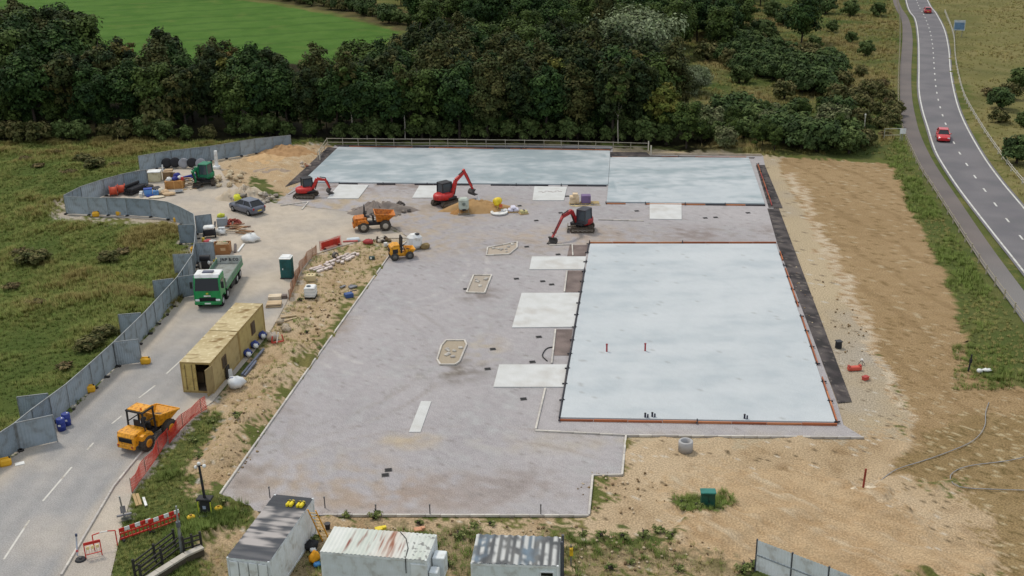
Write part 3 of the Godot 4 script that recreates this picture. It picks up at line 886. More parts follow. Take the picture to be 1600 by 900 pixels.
func kerbs():
	var km := [paint(192, 187, 180, 0.9), paint(204, 199, 191, 0.9), paint(182, 177, 172, 0.9)]
	var m := MB.new()
	m.box(Vector3(0, 0.05, 0), Vector3(0.14, 0.16, 0.9), Basis.IDENTITY, 0.012)
	var stone := m.done()
	for run in [
		["kerb line of pale stones up the left side of the gravel yard", PackedVector2Array([Vector2(-19.15, -62.17), Vector2(-16.55, -80.88), Vector2(-12.66, -108.02), Vector2(-10.93, -113.70)])],
		["kerb line along the bottom edge of the gravel yard by the cabins", PackedVector2Array([Vector2(-12.05, -59.68), Vector2(4.48, -59.03)])],
		["stepped kerb line at the lower right corner of the gravel yard", PackedVector2Array([Vector2(4.49, -59.11), Vector2(5.08, -63.83), Vector2(7.02, -63.84), Vector2(7.81, -69.12)])],
		["kerb line running below the near slab", PackedVector2Array([Vector2(1.45, -70.12), Vector2(7.81, -69.17), Vector2(24.27, -68.20)])],
		["broken kerb line left of the near slab below the lowest pad", PackedVector2Array([Vector2(1.50, -70.31), Vector2(2.41, -76.84)])],
		["short kerb line between the middle and lowest white pads", PackedVector2Array([Vector2(3.08, -81.34), Vector2(3.69, -88.22)])],
		["short kerb line between the upper white pads", PackedVector2Array([Vector2(4.91, -97.13), Vector2(5.46, -102.83)])],
		["short kerb line beside the digger bucket", PackedVector2Array([Vector2(3.99, -110.70), Vector2(6.42, -110.77), Vector2(6.29, -107.33)])],
		["kerb line of stones across the gravel near the back right pad", PackedVector2Array([Vector2(9.85, -119.23), Vector2(14.87, -118.44)])],
		["short kerb beside the red digger at the back left", PackedVector2Array([Vector2(-27.29, -131.69), Vector2(-26.29, -135.04)])],
		["kerb corner in the sandy hole by the red digger at the back left", PackedVector2Array([Vector2(-27.37, -127.10), Vector2(-24.25, -128.48), Vector2(-24.49, -125.36)])],
		["kerb edging the footway left of the road's orange fence", PackedVector2Array([Vector2(-26.23, -53.88), Vector2(-26.39, -63.60), Vector2(-26.14, -66.15), Vector2(-25.38, -72.55)])]]:
		var t := thing("kerb_line", run[0], "kerb")
		for s in run_points(run[1], 0.915):
			var o := mi("kerb_stone", stone, km[rng.randi() % 3], t)
			var c: Vector2 = (s[0] + s[1]) / 2.0
			var d: Vector2 = s[1] - s[0]
			o.position = Vector3(c.x, rng.randf_range(-0.005, 0.01), c.y)
			o.rotation.y = atan2(d.x, d.y)
			o.scale.z = d.length() / 0.915
	# kerbed islands
	for isl in [["long rounded kerb island with raw earth inside, in the middle of the gravel yard", PackedVector2Array([Vector2(-6.00, -85.29), Vector2(-5.67, -86.34), Vector2(-4.10, -86.26), Vector2(-3.90, -85.33), Vector2(-4.37, -82.04), Vector2(-4.71, -81.44), Vector2(-5.90, -81.49), Vector2(-6.22, -82.49)]), lin(168, 156, 138)],
		["small kerb island of rubble and slabs in the upper gravel yard", PackedVector2Array([Vector2(-3.74, -102.07), Vector2(-1.98, -101.97), Vector2(-2.59, -97.19), Vector2(-4.28, -97.44)]), lin(170, 160, 148)],
		["faint kerb island of stones near the top of the gravel yard", PackedVector2Array([Vector2(-2.47, -110.25), Vector2(0.64, -111.95), Vector2(0.61, -110.07), Vector2(-0.20, -108.10), Vector2(-2.57, -107.84)]), lin(176, 164, 150)]]:
		var t := thing("kerb_island", isl[0], "kerb island")
		var c2: Color = isl[2]
		var pm := StandardMaterial3D.new()
		pm.albedo_color = c2.linear_to_srgb()
		pm.albedo_texture = noise_tex("dirt", 0.012, Color.WHITE, Color.WHITE)
		pm.uv1_triplanar = true
		pm.uv1_scale = Vector3.ONE * 1.3
		var mid: PackedVector2Array = isl[1]
		mi("infill", sheet(mid, 0.5, 0.04, func(_x, _z): return Color.WHITE), pm, t)
		var loop := mid.duplicate()
		loop.append(mid[0])
		for s in run_points(loop, 0.915):
			var o := mi("kerb_stone", stone, km[rng.randi() % 3], t)
			var c: Vector2 = (s[0] + s[1]) / 2.0
			var d: Vector2 = s[1] - s[0]
			o.position = Vector3(c.x, 0.02, c.y)
			o.rotation.y = atan2(d.x, d.y)
			o.scale.z = d.length() / 0.915
		var cen := Vector2.ZERO
		for p in mid: cen += p / mid.size()
		for k in 9:
			var mm := MB.new()
			mm.blob(Vector3.ZERO, Vector3(0.16, 0.09, 0.14) * rng.randf_range(0.7, 1.5), n_small, 0.5, 1.0, 8, k * 9.0)
			var o := part(t, "stone", mm, km[k % 3])
			var e := mid[rng.randi() % mid.size()].lerp(cen, rng.randf_range(0.3, 0.95))
			o.position = Vector3(e.x, 0.08, e.y)


func formwork():
	var wood := [paint(176, 104, 66, 0.9), paint(160, 92, 60, 0.9), paint(190, 124, 84, 0.9)]
	var dark := [paint(70, 66, 70, 0.9), paint(58, 58, 66, 0.9)]
	var steel := paint(42, 42, 50, 0.7)
	var bm := MB.new()
	bm.box(Vector3(0, 0.08, 0), Vector3(0.09, 0.2, 1.0))
	var board := bm.done()
	var sm := MB.new()
	sm.box(Vector3(0, 0.12, 0), Vector3(0.42, 0.1, 0.12), Basis.IDENTITY, 0.02)
	sm.box(Vector3(0.1, 0.15, 0), Vector3(0.07, 0.3, 0.07))
	var stake := sm.done()
	for run in [
		["orange-brown timber shutter along the bottom edge of the near slab", PackedVector2Array([Vector2(3.24, -71.59), Vector2(22.93, -70.08)]), wood, 12.0, 1.0],
		["orange-brown timber shutter along the top edge of the near slab", PackedVector2Array([Vector2(8.27, -111.18), Vector2(27.74, -110.03)]), wood, 9.0, 1.0],
		["weathered timber shutter with clamps up the right side of the near slab", PackedVector2Array([Vector2(23.02, -70.41), Vector2(27.73, -109.52)]), wood, 3.4, 0.6],
		["dark shutter with clamps down the left side of the near slab", PackedVector2Array([Vector2(8.13, -110.67), Vector2(3.24, -71.89)]), dark, 2.8, 0.9],
		["orange timber shutter along the back edge of the back left slab", PackedVector2Array([Vector2(-22.96, -155.76), Vector2(13.96, -150.79)]), wood, 11.0, 0.8],
		["reddish timber shutter along the back edge of the back right slab", PackedVector2Array([Vector2(13.77, -146.77), Vector2(31.79, -145.40)]), wood, 8.0, 0.8],
		["red timber shutter down the right end of the back right slab", PackedVector2Array([Vector2(32.54, -141.66), Vector2(30.27, -123.34)]), [paint(150, 60, 56, 0.9), wood[1]], 4.0, 0.9],
		["dark shutter along the front edge of the back left slab", PackedVector2Array([Vector2(-21.61, -136.10), Vector2(11.96, -132.84)]), dark, 5.5, 0.7],
		["timber shutter along the front edge of the back right slab", PackedVector2Array([Vector2(11.24, -125.35), Vector2(29.54, -123.38)]), [wood[2], dark[0], wood[0]], 4.5, 0.8]]:
		var t := thing("timber_shutter", run[0], "timber shutter")
		var pts := run_points(run[1], 2.4)
		for s in pts:
			if rng.randf() > run[4]: continue
			var o := mi("board", board, run[2][rng.randi() % run[2].size()], t)
			var c: Vector2 = (s[0] + s[1]) / 2.0
			var d: Vector2 = s[1] - s[0]
			o.position = Vector3(c.x, rng.randf_range(-0.02, 0.03), c.y)
			o.rotation.y = atan2(d.x, d.y) + rng.randf_range(-0.01, 0.01)
			o.scale.z = d.length() - 0.03
		for s in run_points(run[1], run[3]):
			var o := mi("clamp", stake, steel, t)
			var d: Vector2 = s[1] - s[0]
			o.position = Vector3(s[0].x, 0.03, s[0].y)
			o.rotation.y = atan2(d.x, d.y) + rng.randf_range(-0.2, 0.2)


# ------------------------------------------------------------------ plants
# a crown of many small leaf sprays gathered in clumps; broad and uneven
func crown(seedv: int, r: float, h: float, y0: float, clumps: int, per: int, leaf: float, cols: Array, droop := 0.0) -> ArrayMesh:
	var g := RandomNumberGenerator.new()
	g.seed = seedv
	var v := PackedVector3Array()
	var nn := PackedVector3Array()
	var c := PackedColorArray()
	var idx := PackedInt32Array()
	var mid := Vector3(0, y0 + h * 0.5, 0)
	var rad := Vector3(r, h * 0.5, r)
	for k in clumps:
		var d := Vector3(g.randfn(), g.randfn() * 0.9 + 0.15, g.randfn()).normalized()
		var lump := 0.78 + 0.5 * n_small.get_noise_3d(d.x * 2.2 + seedv * 3.1, d.y * 2.2, d.z * 2.2)
		var cp := mid + d * rad * lump * pow(g.randf(), 0.28) * 0.86
		var cr := r * g.randf_range(0.17, 0.34)
		var tn: Color = cols[g.randi() % cols.size()]
		var val := g.randf_range(0.72, 1.25)
		for i in per:
			var e := Vector3(g.randfn(), g.randfn() * 0.8 + 0.2, g.randfn()).normalized()
			var p := cp + e * cr * pow(g.randf(), 0.45) * Vector3(1, 0.78, 1)
			p.y -= droop * cr * g.randf()
			if p.y < 0.12: continue
			var n := (e * 0.7 + (p - mid).normalized() * 0.35 + Vector3(0, 0.45, 0) + Vector3(g.randfn(), g.randfn(), g.randfn()) * 0.4).normalized()
			var t := n.cross(Vector3(g.randfn(), g.randfn(), g.randfn())).normalized()
			var b := n.cross(t)
			var s := leaf * g.randf_range(0.55, 1.3)
			var q := v.size()
			v.append_array(PackedVector3Array([p - t * s, p - b * s * 0.55 + n * s * 0.15, p + t * s, p + b * s * 0.55 + n * s * 0.15]))
			nn.append_array(PackedVector3Array([n, n, n, n]))
			var lc := tn * (1.3 * val * g.randf_range(0.8, 1.2))
			lc.a = 1.0
			c.append_array(PackedColorArray([lc, lc, lc, lc]))
			idx.append_array(PackedInt32Array([q, q + 2, q + 1, q, q + 3, q + 2]))
	return arrays(v, nn, c, idx)


func trunk_mesh(seedv: int, h: float, r: float, spread: float) -> ArrayMesh:
	var g := RandomNumberGenerator.new()
	g.seed = seedv
	var m := MB.new()
	var pts := [Vector3.ZERO]
	for k in 4:
		pts.append(Vector3(g.randf_range(-0.25, 0.25) * (k + 1) * 0.5, h * (k + 1) / 4.0, g.randf_range(-0.25, 0.25) * (k + 1) * 0.5))
	for k in 4:
		m.cyl(pts[k], pts[k + 1], r * (1.0 - k * 0.22), r * (1.0 - (k + 1) * 0.22), 7, false)
	for k in 7:
		var a: Vector3 = pts[1 + k % 3].lerp(pts[2 + k % 3], g.randf())
		var t := g.randf() * TAU
		var b := a + Vector3(cos(t) * spread * g.randf_range(0.25, 0.5), h * g.randf_range(0.08, 0.16), sin(t) * spread * g.randf_range(0.25, 0.5))
		m.cyl(a, b, r * 0.35, r * 0.1, 5, false)
	return m.done()


var kinds := {}


func tree_kind(key: String, seedv: int, r: float, h: float, y0: float, clumps: int, per: int, leaf: float, cols: Array, bark, droop := 0.0):
	var t := thing("broadleaf_tree", "", "tree")
	mi("crown", crown(seedv, r, h - y0, y0, clumps, per, leaf, cols, droop), leaf_mat("leaf"), t)
	mi("trunk", trunk_mesh(seedv, h * 0.8, 0.11 if key == "birch" else 0.14 + h * 0.008, r), bark, t)
	remove_child(t)
	names.erase("broadleaf_tree")
	kinds[key] = t


func plant_tree(key: String, called: String, label: String, category: String, group: String, at: Vector3, size := 1.0, yaw = null, tall := 1.0):
	var c: Node3D = kinds[key].duplicate()
	c.name = numbered(called)
	add_child(c, true)
	c.position = Vector3(at.x, maxf(0.0, ground_height(at.x, at.z) - 0.08), at.z)
	c.rotation.y = rng.randf() * TAU if yaw == null else yaw
	c.scale = Vector3(size, size * tall, size)
	tag(c, label, category, group)
	return c


func scatter(poly: PackedVector2Array, gap: float) -> Array:
	var r := Rect2(poly[0], Vector2.ZERO)
	for p in poly: r = r.expand(p)
	var out := []
	var row := 0
	var z := r.position.y
	while z < r.end.y:
		var x := r.position.x + (gap * 0.5 if row % 2 else 0.0)
		while x < r.end.x:
			var p := Vector2(x + rng.randf_range(-0.33, 0.33) * gap, z + rng.randf_range(-0.3, 0.3) * gap)
			if Geometry2D.is_point_in_polygon(p, poly):
				out.append(Vector3(p.x, 0, p.y))
			x += gap
		z += gap * 0.87
		row += 1
	return out


# which landmark of the site a plant stands behind
func whereabouts(x: float) -> String:
	for e in [[-62.0, "far left of the hoarding"], [-45.0, "left of the stored materials"], [-33.0, "behind the hoarding"], [-24.0, "behind the clay heaps"], [-14.0, "behind the handrail's left end"], [-4.0, "left of the handrail's middle"], [6.0, "behind the handrail's middle"], [15.0, "right of the handrail's middle"], [23.0, "behind the handrail's right end"]]:
		if x < e[0]: return e[1]
	return "behind the back right slab"


func woodland():
	var bark := paint(58, 50, 42, 0.95)
	var birch := paint(170, 164, 152, 0.9)
	var dk := [lin(42, 60, 31), lin(48, 67, 33), lin(37, 54, 31), lin(54, 73, 36)]
	var dk2 := [lin(36, 48, 28), lin(43, 54, 30), lin(50, 58, 30)]
	var ol := [lin(70, 72, 40), lin(60, 66, 38), lin(82, 80, 46)]
	var mid := [lin(62, 76, 36), lin(70, 84, 40), lin(54, 68, 34)]
	var pal := [lin(112, 121, 92), lin(98, 108, 78), lin(122, 130, 102), lin(86, 97, 66)]
	var yel := [lin(88, 94, 42), lin(76, 86, 38), lin(100, 98, 46)]
	var rus := [lin(92, 78, 42), lin(78, 74, 40), lin(70, 70, 36)]
	tree_kind("dark_a", 11, 4.0, 13.6, 0.5, 120, 62, 0.28, dk, bark)
	tree_kind("dark_b", 12, 3.5, 14.6, 0.8, 115, 62, 0.27, dk2, bark)
	tree_kind("dark_c", 13, 4.5, 12.6, 0.3, 135, 62, 0.28, dk, bark)
	tree_kind("dark_d", 14, 3.3, 13.2, 1.8, 100, 60, 0.27, dk2 + ol, bark)
	tree_kind("olive", 15, 4.1, 13.6, 0.6, 125, 62, 0.27, ol, bark)
	tree_kind("green", 16, 4.0, 12.2, 0.5, 120, 62, 0.28, mid, bark)
	tree_kind("yellow", 17, 3.4, 11.5, 1.2, 85, 50, 0.32, yel, bark)
	tree_kind("rust", 18, 3.7, 13.2, 0.8, 110, 60, 0.27, rus + dk2, bark)
	tree_kind("willow", 19, 8.6, 14.0, 1.0, 280, 80, 0.3, pal, bark, 0.4)
	tree_kind("birch", 20, 2.6, 15.0, 4.2, 60, 46, 0.3, ol + mid, birch)
	tree_kind("big_dark", 21, 5.6, 13.0, 0.6, 170, 60, 0.36, dk + mid, bark)
	tree_kind("bush_dark", 31, 1.7, 2.8, 0.0, 46, 46, 0.2, [lin(72, 84, 46), lin(80, 92, 52), lin(64, 78, 42)], bark)
	tree_kind("bush_green", 32, 2.2, 3.2, 0.0, 60, 50, 0.22, [lin(60, 76, 42), lin(68, 82, 46), lin(52, 66, 38)], bark)
	tree_kind("bush_olive", 33, 1.8, 2.4, 0.0, 46, 46, 0.2, ol + [lin(96, 92, 58)], bark)
	tree_kind("bush_grey", 34, 2.0, 3.4, 0.0, 56, 50, 0.2, [lin(92, 96, 66), lin(78, 86, 54), lin(104, 104, 74)], bark, 0.3)
	tree_kind("weed", 35, 0.5, 0.55, 0.0, 12, 16, 0.08, [lin(104, 114, 64), lin(118, 122, 76), lin(92, 104, 56)], bark)
	tree_kind("scrub_brown", 36, 1.3, 1.1, 0.0, 34, 34, 0.16, [lin(86, 74, 50), lin(74, 72, 44), lin(104, 92, 62)], bark)
	var wood := "trees of the wood behind the site"
	var names_of := {
		"dark_a": "dark green round-headed tree in the wood", "dark_b": "tall narrow dark tree in the wood",
		"dark_c": "broad low-branched dark tree in the wood", "dark_d": "dark bare-stemmed tree in the wood",
		"olive": "olive-green tree in the wood", "green": "mid-green leafy tree in the wood", "yellow": "yellow-green tree in the wood", "rust": "brownish-tinted tree in the wood"}
	var mix := ["dark_a", "dark_b", "dark_c", "dark_a", "olive", "dark_d", "green", "olive", "dark_c", "rust", "green", "dark_b", "yellow"]
	# the front of the wood, then its depth
	var front := []
	for l in [[PackedVector2Array([Vector2(-85.69, -169.71), Vector2(-71.36, -165.99), Vector2(-53.46, -164.53), Vector2(-32.53, -163.24), Vector2(-25.89, -160.27)]), 4.4], [PackedVector2Array([Vector2(-25.89, -160.27), Vector2(-3.30, -157.66), Vector2(18.50, -154.00), Vector2(24.54, -152.02)]), 4.3]]:
		for s in run_points(l[0], l[1]):
			front.append(Vector3(s[0].x + rng.randf_range(-0.8, 0.8), 0, s[0].y - rng.randf_range(0.5, 3.0)))
	for p in front:
		var k: String = mix[rng.randi() % 7]
		plant_tree(k, "woodland_tree", names_of[k] + ", front row, " + whereabouts(p.x), "tree", wood, p, rng.randf_range(0.82, 1.0) * (1.16 if p.x < -66.0 else 1.0))
	for a in [[PackedVector2Array([Vector2(-92.50, -175.62), Vector2(-74.52, -174.09), Vector2(-59.35, -171.01), Vector2(-37.04, -169.13), Vector2(-26.67, -165.68), Vector2(-27.69, -172.81), Vector2(-37.27, -175.49), Vector2(-44.00, -182.90), Vector2(-53.25, -185.78), Vector2(-61.97, -189.74), Vector2(-69.87, -197.13), Vector2(-81.46, -210.42), Vector2(-91.72, -218.12), Vector2(-121.60, -235.99)]), 6.0, 1.0],
		[PackedVector2Array([Vector2(-26.67, -165.68), Vector2(23.52, -157.46), Vector2(27.28, -163.71), Vector2(25.20, -176.65), Vector2(19.82, -184.24), Vector2(11.58, -189.34), Vector2(0.67, -196.08), Vector2(-11.11, -205.83), Vector2(-17.88, -201.51), Vector2(-21.06, -187.01), Vector2(-27.96, -174.68)]), 5.8, 1.02]]:
		for p in scatter(a[0], a[1]):
			var k: String = mix[rng.randi() % mix.size()]
			plant_tree(k, "woodland_tree", names_of[k] + ", " + whereabouts(p.x), "tree", wood, p, rng.randf_range(0.86, 1.1) * a[2] * (1.3 if p.x < -70.0 else 1.0))
	# trees that stand out
	for s in [
		["birch", "pale-trunked birch standing tallest at the front of the wood", Vector3(-22.96, 0.00, -160.83), 1.0], ["birch", "pale-trunked birch second from the left at the front of the wood", Vector3(-20.82, 0.00, -160.26), 0.8],
		["birch", "slim pale-trunked tree at the front of the wood near the middle of the handrail", Vector3(-15.23, 0.00, -159.81), 0.85], ["birch", "pale-trunked tree at the front of the wood above the right end of the handrail", Vector3(15.44, 0.00, -154.24), 0.9],
		["olive", "large olive tree at the top left corner of the view", Vector3(-89.53, 0.00, -204.96), 1.25], ["olive", "olive-topped tree rising against the green field, left of the others there", Vector3(-59.13, 0.00, -190.55), 0.95],
		["rust", "rusty-topped tree rising against the green field", Vector3(-46.87, 0.00, -185.20), 0.98], ["yellow", "yellow-green tree at the right end of the wood", Vector3(21.84, 0.00, -155.26), 0.85],
		["yellow", "pale yellow-green tree behind the wood left of the grey willow", Vector3(9.92, 0.00, -199.95), 1.0], ["green", "light green tree behind the wood above the handrail's middle", Vector3(1.89, 0.00, -203.23), 1.05],
		["willow", "very large pale grey-green willow behind the wood", Vector3(21.95, 0.00, -193.99), 1.16], ["willow", "small grey-green willow at the right edge of the wood", Vector3(31.55, 0.00, -187.43), 0.42],
		["big_dark", "big dark evergreen standing alone in the scrub by the road", Vector3(63.10, 0.00, -241.16), 0.86], ["green", "green-headed tree at the right end of the wood beside the scrub", Vector3(24.61, 0.00, -151.28), 0.62]]:
		plant_tree(s[0], "feature_tree", s[1], "tree", "", s[2], s[3])
	var far := "trees beyond the wood"
	for p in scatter(PackedVector2Array([Vector2(-19.96, -227.77), Vector2(-12.55, -236.49), Vector2(-0.40, -238.41), Vector2(8.57, -224.58), Vector2(33.44, -218.83), Vector2(41.86, -223.87), Vector2(51.47, -246.22), Vector2(59.14, -269.29), Vector2(88.34, -368.67), Vector2(71.43, -444.47), Vector2(-39.04, -468.96), Vector2(-31.35, -306.35), Vector2(-21.72, -269.37), Vector2(-14.74, -252.59)]), 9.5):
		var k: String = ["dark_a", "dark_c", "green", "big_dark", "dark_c", "olive", "green"][rng.randi() % 7]
		plant_tree(k, "distant_tree", {"dark_a": "dark round tree on the far rise beyond the wood", "dark_c": "dark broad tree on the far rise beyond the wood", "green": "green tree on the far rise beyond the wood", "big_dark": "big dark spreading tree on the far rise beyond the wood", "olive": "olive tree on the far rise beyond the wood"}[k].replace("beyond the wood", "beyond the wood, " + whereabouts(p.x * 0.7)), "tree", far, p, rng.randf_range(0.8, 1.1) * (0.75 if k == "big_dark" else 1.0))
	for s in run_points(PackedVector2Array([Vector2(-173.26, -426.79), Vector2(-101.88, -371.57), Vector2(-67.20, -341.36), Vector2(-40.13, -307.65), Vector2(-23.96, -278.36)]), 3.4):
		plant_tree(["bush_dark", "bush_olive", "bush_green"][rng.randi() % 3], "hedge_bush", "bushy hedge plant along the far edge of the green field", "bush", "hedge beyond the green field", Vector3(s[0].x + rng.randf_range(-1, 1), 0, s[0].y + rng.randf_range(-1.5, 1.5)), rng.randf_range(1.0, 1.6))
	for s in run_points(PackedVector2Array([Vector2(-153.44, -453.26), Vector2(-70.44, -381.58), Vector2(-32.86, -342.33)]), 7.0):
		plant_tree(["dark_a", "dark_c", "olive"][rng.randi() % 3], "hedge_tree", "dark tree standing in the far hedge beyond the green field", "tree", far, Vector3(s[0].x, 0, s[0].y), rng.randf_range(0.7, 0.9))
	# scrub between the wood and the road
	var sb := "bushes in the scrub between the wood and the road"
	for b in [["bush_dark", Vector3(71.50, 0.00, -223.56), 1.25], ["bush_dark", Vector3(73.45, 0.00, -239.89), 1.0], ["bush_dark", Vector3(85.32, 0.00, -281.71), 1.6], ["bush_dark", Vector3(92.02, 0.00, -280.74), 1.4], ["bush_green", Vector3(80.78, 0.00, -287.28), 1.5], ["bush_green", Vector3(50.52, 0.00, -208.56), 1.6], ["bush_green", Vector3(46.98, 0.00, -211.67), 1.7], ["bush_green", Vector3(52.50, 0.00, -204.39), 1.4],
		["bush_green", Vector3(52.56, 0.00, -190.98), 2.0], ["bush_green", Vector3(56.82, 0.00, -195.23), 1.6], ["bush_dark", Vector3(58.68, 0.00, -207.69), 1.6], ["bush_green", Vector3(50.40, 0.00, -191.19), 1.3], ["bush_dark", Vector3(53.36, 0.00, -181.10), 1.2], ["bush_olive", Vector3(56.14, 0.00, -179.81), 1.1], ["bush_olive", Vector3(45.80, 0.00, -183.38), 1.4],
		["bush_green", Vector3(45.14, 0.00, -234.70), 1.8], ["bush_green", Vector3(48.10, 0.00, -229.43), 1.6], ["bush_olive", Vector3(39.47, 0.00, -221.11), 1.7], ["bush_dark", Vector3(55.85, 0.00, -243.85), 1.8], ["bush_green", Vector3(46.64, 0.00, -250.56), 2.0], ["bush_olive", Vector3(51.27, 0.00, -225.89), 1.4], ["bush_dark", Vector3(41.24, 0.00, -198.01), 1.3],
		["bush_dark", Vector3(74.00, 0.00, -256.81), 1.1], ["bush_dark", Vector3(63.59, 0.00, -232.51), 1.2], ["bush_olive", Vector3(64.11, 0.00, -201.89), 0.9], ["bush_green", Vector3(65.79, 0.00, -268.39), 1.4], ["bush_dark", Vector3(65.31, 0.00, -279.79), 1.8]]:
		plant_tree(b[0], "scrub_bush", {"bush_dark": "dark rounded bush in the dry scrub left of the cycle path", "bush_green": "fresh green bush in the dry scrub left of the cycle path", "bush_olive": "olive bush in the dry scrub left of the cycle path"}[b[0]], "bush", sb, b[1], b[2])
	for p in scatter(PackedVector2Array([Vector2(48.03, -250.39), Vector2(58.55, -252.88), Vector2(57.29, -228.36), Vector2(63.08, -212.71), Vector2(53.60, -176.03), Vector2(50.07, -181.41), Vector2(49.05, -197.22), Vector2(42.67, -196.65), Vector2(39.10, -215.33)]), 4.4):
		var k: String = ["bush_green", "bush_green", "bush_dark", "bush_olive"][rng.randi() % 4]
		plant_tree(k, "scrub_bush", {"bush_green": "green bush in the merging scrub above the thicket", "bush_dark": "dark bush in the merging scrub above the thicket", "bush_olive": "olive bush in the merging scrub above the thicket"}[k], "bush", sb, p, rng.randf_range(0.9, 1.6))
	for p in scatter(PackedVector2Array([Vector2(24.65, -149.82), Vector2(29.31, -148.74), Vector2(46.08, -146.04), Vector2(48.42, -151.62), Vector2(50.67, -163.43), Vector2(47.60, -168.09), Vector2(38.34, -170.73), Vector2(30.40, -165.16), Vector2(26.38, -158.02)]), 3.4):
		var k: String = ["bush_green", "bush_grey", "bush_green", "bush_dark", "green"][rng.randi() % 5]
		plant_tree(k, "thicket_bush", {"bush_green": "green willowy bush in the thicket behind the back right slab", "bush_grey": "greyish bush in the thicket behind the back right slab", "bush_dark": "dark bush in the thicket behind the back right slab", "green": "taller sapling in the thicket behind the back right slab"}[k], "bush", "thicket behind the back right slab", p, 0.34 if k == "green" else rng.randf_range(1.0, 1.55))
	for p in scatter(PackedVector2Array([Vector2(46.06, -147.44), Vector2(52.65, -147.64), Vector2(57.48, -161.16), Vector2(66.89, -189.57), Vector2(66.69, -195.43), Vector2(58.47, -184.85), Vector2(53.30, -165.81)]), 4.2):
		plant_tree("scrub_brown" if rng.randf() < 0.6 else "bush_olive", "bramble_bush", "low brownish bramble bush beside the cycle path", "bush", "brambles beside the cycle path", p, rng.randf_range(0.8, 1.3))
	for b in [["bush_dark", Vector3(86.68, 0.00, -187.62), 1.42], ["bush_green", Vector3(76.91, 0.00, -171.98), 1.1], ["bush_dark", Vector3(75.16, 0.00, -159.67), 0.98], ["bush_olive", Vector3(81.61, 0.00, -180.00), 1.2], ["bush_green", Vector3(65.83, 0.00, -140.17), 1.2], ["bush_dark", Vector3(69.67, 0.00, -146.68), 0.90], ["bush_olive", Vector3(72.56, 0.00, -162.00), 0.9], ["scrub_brown", Vector3(79.62, 0.00, -182.83), 1.3]]:
		plant_tree(b[0], "bank_bush", "%s on the bank right of the country road" % {"bush_dark": "dark bush", "bush_green": "green bush", "bush_olive": "olive bush", "scrub_brown": "brownish scrub plant"}[b[0]], "bush", "bushes on the bank right of the road", b[1], b[2])
	# undergrowth along the foot of the wood and brambles in the rough grass
	for s in run_points(PackedVector2Array([Vector2(-79.91, -163.41), Vector2(-69.72, -161.79), Vector2(-60.81, -163.49), Vector2(-50.78, -161.87), Vector2(-41.50, -162.74), Vector2(-32.94, -162.86), Vector2(-25.78, -159.47)]), 3.2):
		plant_tree(["bush_dark", "bush_olive", "bush_dark"][rng.randi() % 3], "undergrowth_bush", "dark low bush at the foot of the wood, " + whereabouts(s[0].x), "bush", "undergrowth along the wood", Vector3(s[0].x, 0, s[0].y + rng.randf_range(-1.8, 0.4)), rng.randf_range(0.8, 1.5))
	for s in run_points(PackedVector2Array([Vector2(-24.78, -158.99), Vector2(-8.86, -157.72), Vector2(5.87, -155.38), Vector2(19.26, -152.81), Vector2(25.26, -150.86)]), 2.8):
		plant_tree("bush_dark", "undergrowth_bush", "low bush in the wood's shade, " + whereabouts(s[0].x), "bush", "undergrowth along the wood", Vector3(s[0].x, 0, s[0].y + rng.randf_range(-3.0, -1.2)), rng.randf_range(0.9, 1.6))
	for s in run_points(PackedVector2Array([Vector2(-81.04, -165.95), Vector2(-65.36, -165.50), Vector2(-53.71, -165.38), Vector2(-42.08, -165.27), Vector2(-33.40, -165.39), Vector2(-24.26, -162.15), Vector2(-8.95, -159.70), Vector2(5.96, -157.70), Vector2(19.53, -155.06), Vector2(25.54, -152.69)]), 3.6):
		plant_tree(["dark_c", "dark_a", "dark_c", "green"][rng.randi() % 4], "understorey_tree", "small dark understorey tree low in the wood, " + whereabouts(s[0].x), "tree", "understorey trees along the wood", Vector3(s[0].x, 0, s[0].y + rng.randf_range(-3.0, -0.8)), rng.randf_range(0.38, 0.58))
	plant_tree("bush_olive", "feature_bush", "big rounded olive shrub at the foot of the wood on the left", "bush", "", Vector3(-52.72, 0.00, -165.30), 1.9, null, 1.4)
	for b in [[Vector3(-56.07, 0.00, -146.87), 1.3], [Vector3(-58.41, 0.00, -143.75), 1.2], [Vector3(-59.10, 0.00, -150.52), 1.0], [Vector3(-64.12, 0.00, -147.46), 1.1], [Vector3(-67.33, 0.00, -151.14), 1.2], [Vector3(-53.86, 0.00, -148.06), 0.9], [Vector3(-51.75, 0.00, -110.65), 1.2], [Vector3(-49.07, 0.00, -108.12), 1.3], [Vector3(-41.04, 0.00, -110.85), 1.1], [Vector3(-41.61, 0.00, -108.48), 1.0], [Vector3(-35.23, 0.00, -88.41), 0.9], [Vector3(-35.83, 0.00, -86.15), 1.0], [Vector3(-43.98, 0.00, -95.93), 1.0], [Vector3(-48.50, 0.00, -101.12), 1.0], [Vector3(-36.60, 0.00, -82.38), 0.9], [Vector3(-32.77, 0.00, -89.41), 0.8], [Vector3(-64.61, 0.00, -155.26), 0.9]]:
		plant_tree("scrub_brown" if rng.randf() < 0.55 else "bush_olive", "bramble_patch", "low bramble patch in the rough grass left of the hoarding", "bush", "brambles in the left-hand grass", b[0], b[1] * 0.8, null, 0.6)
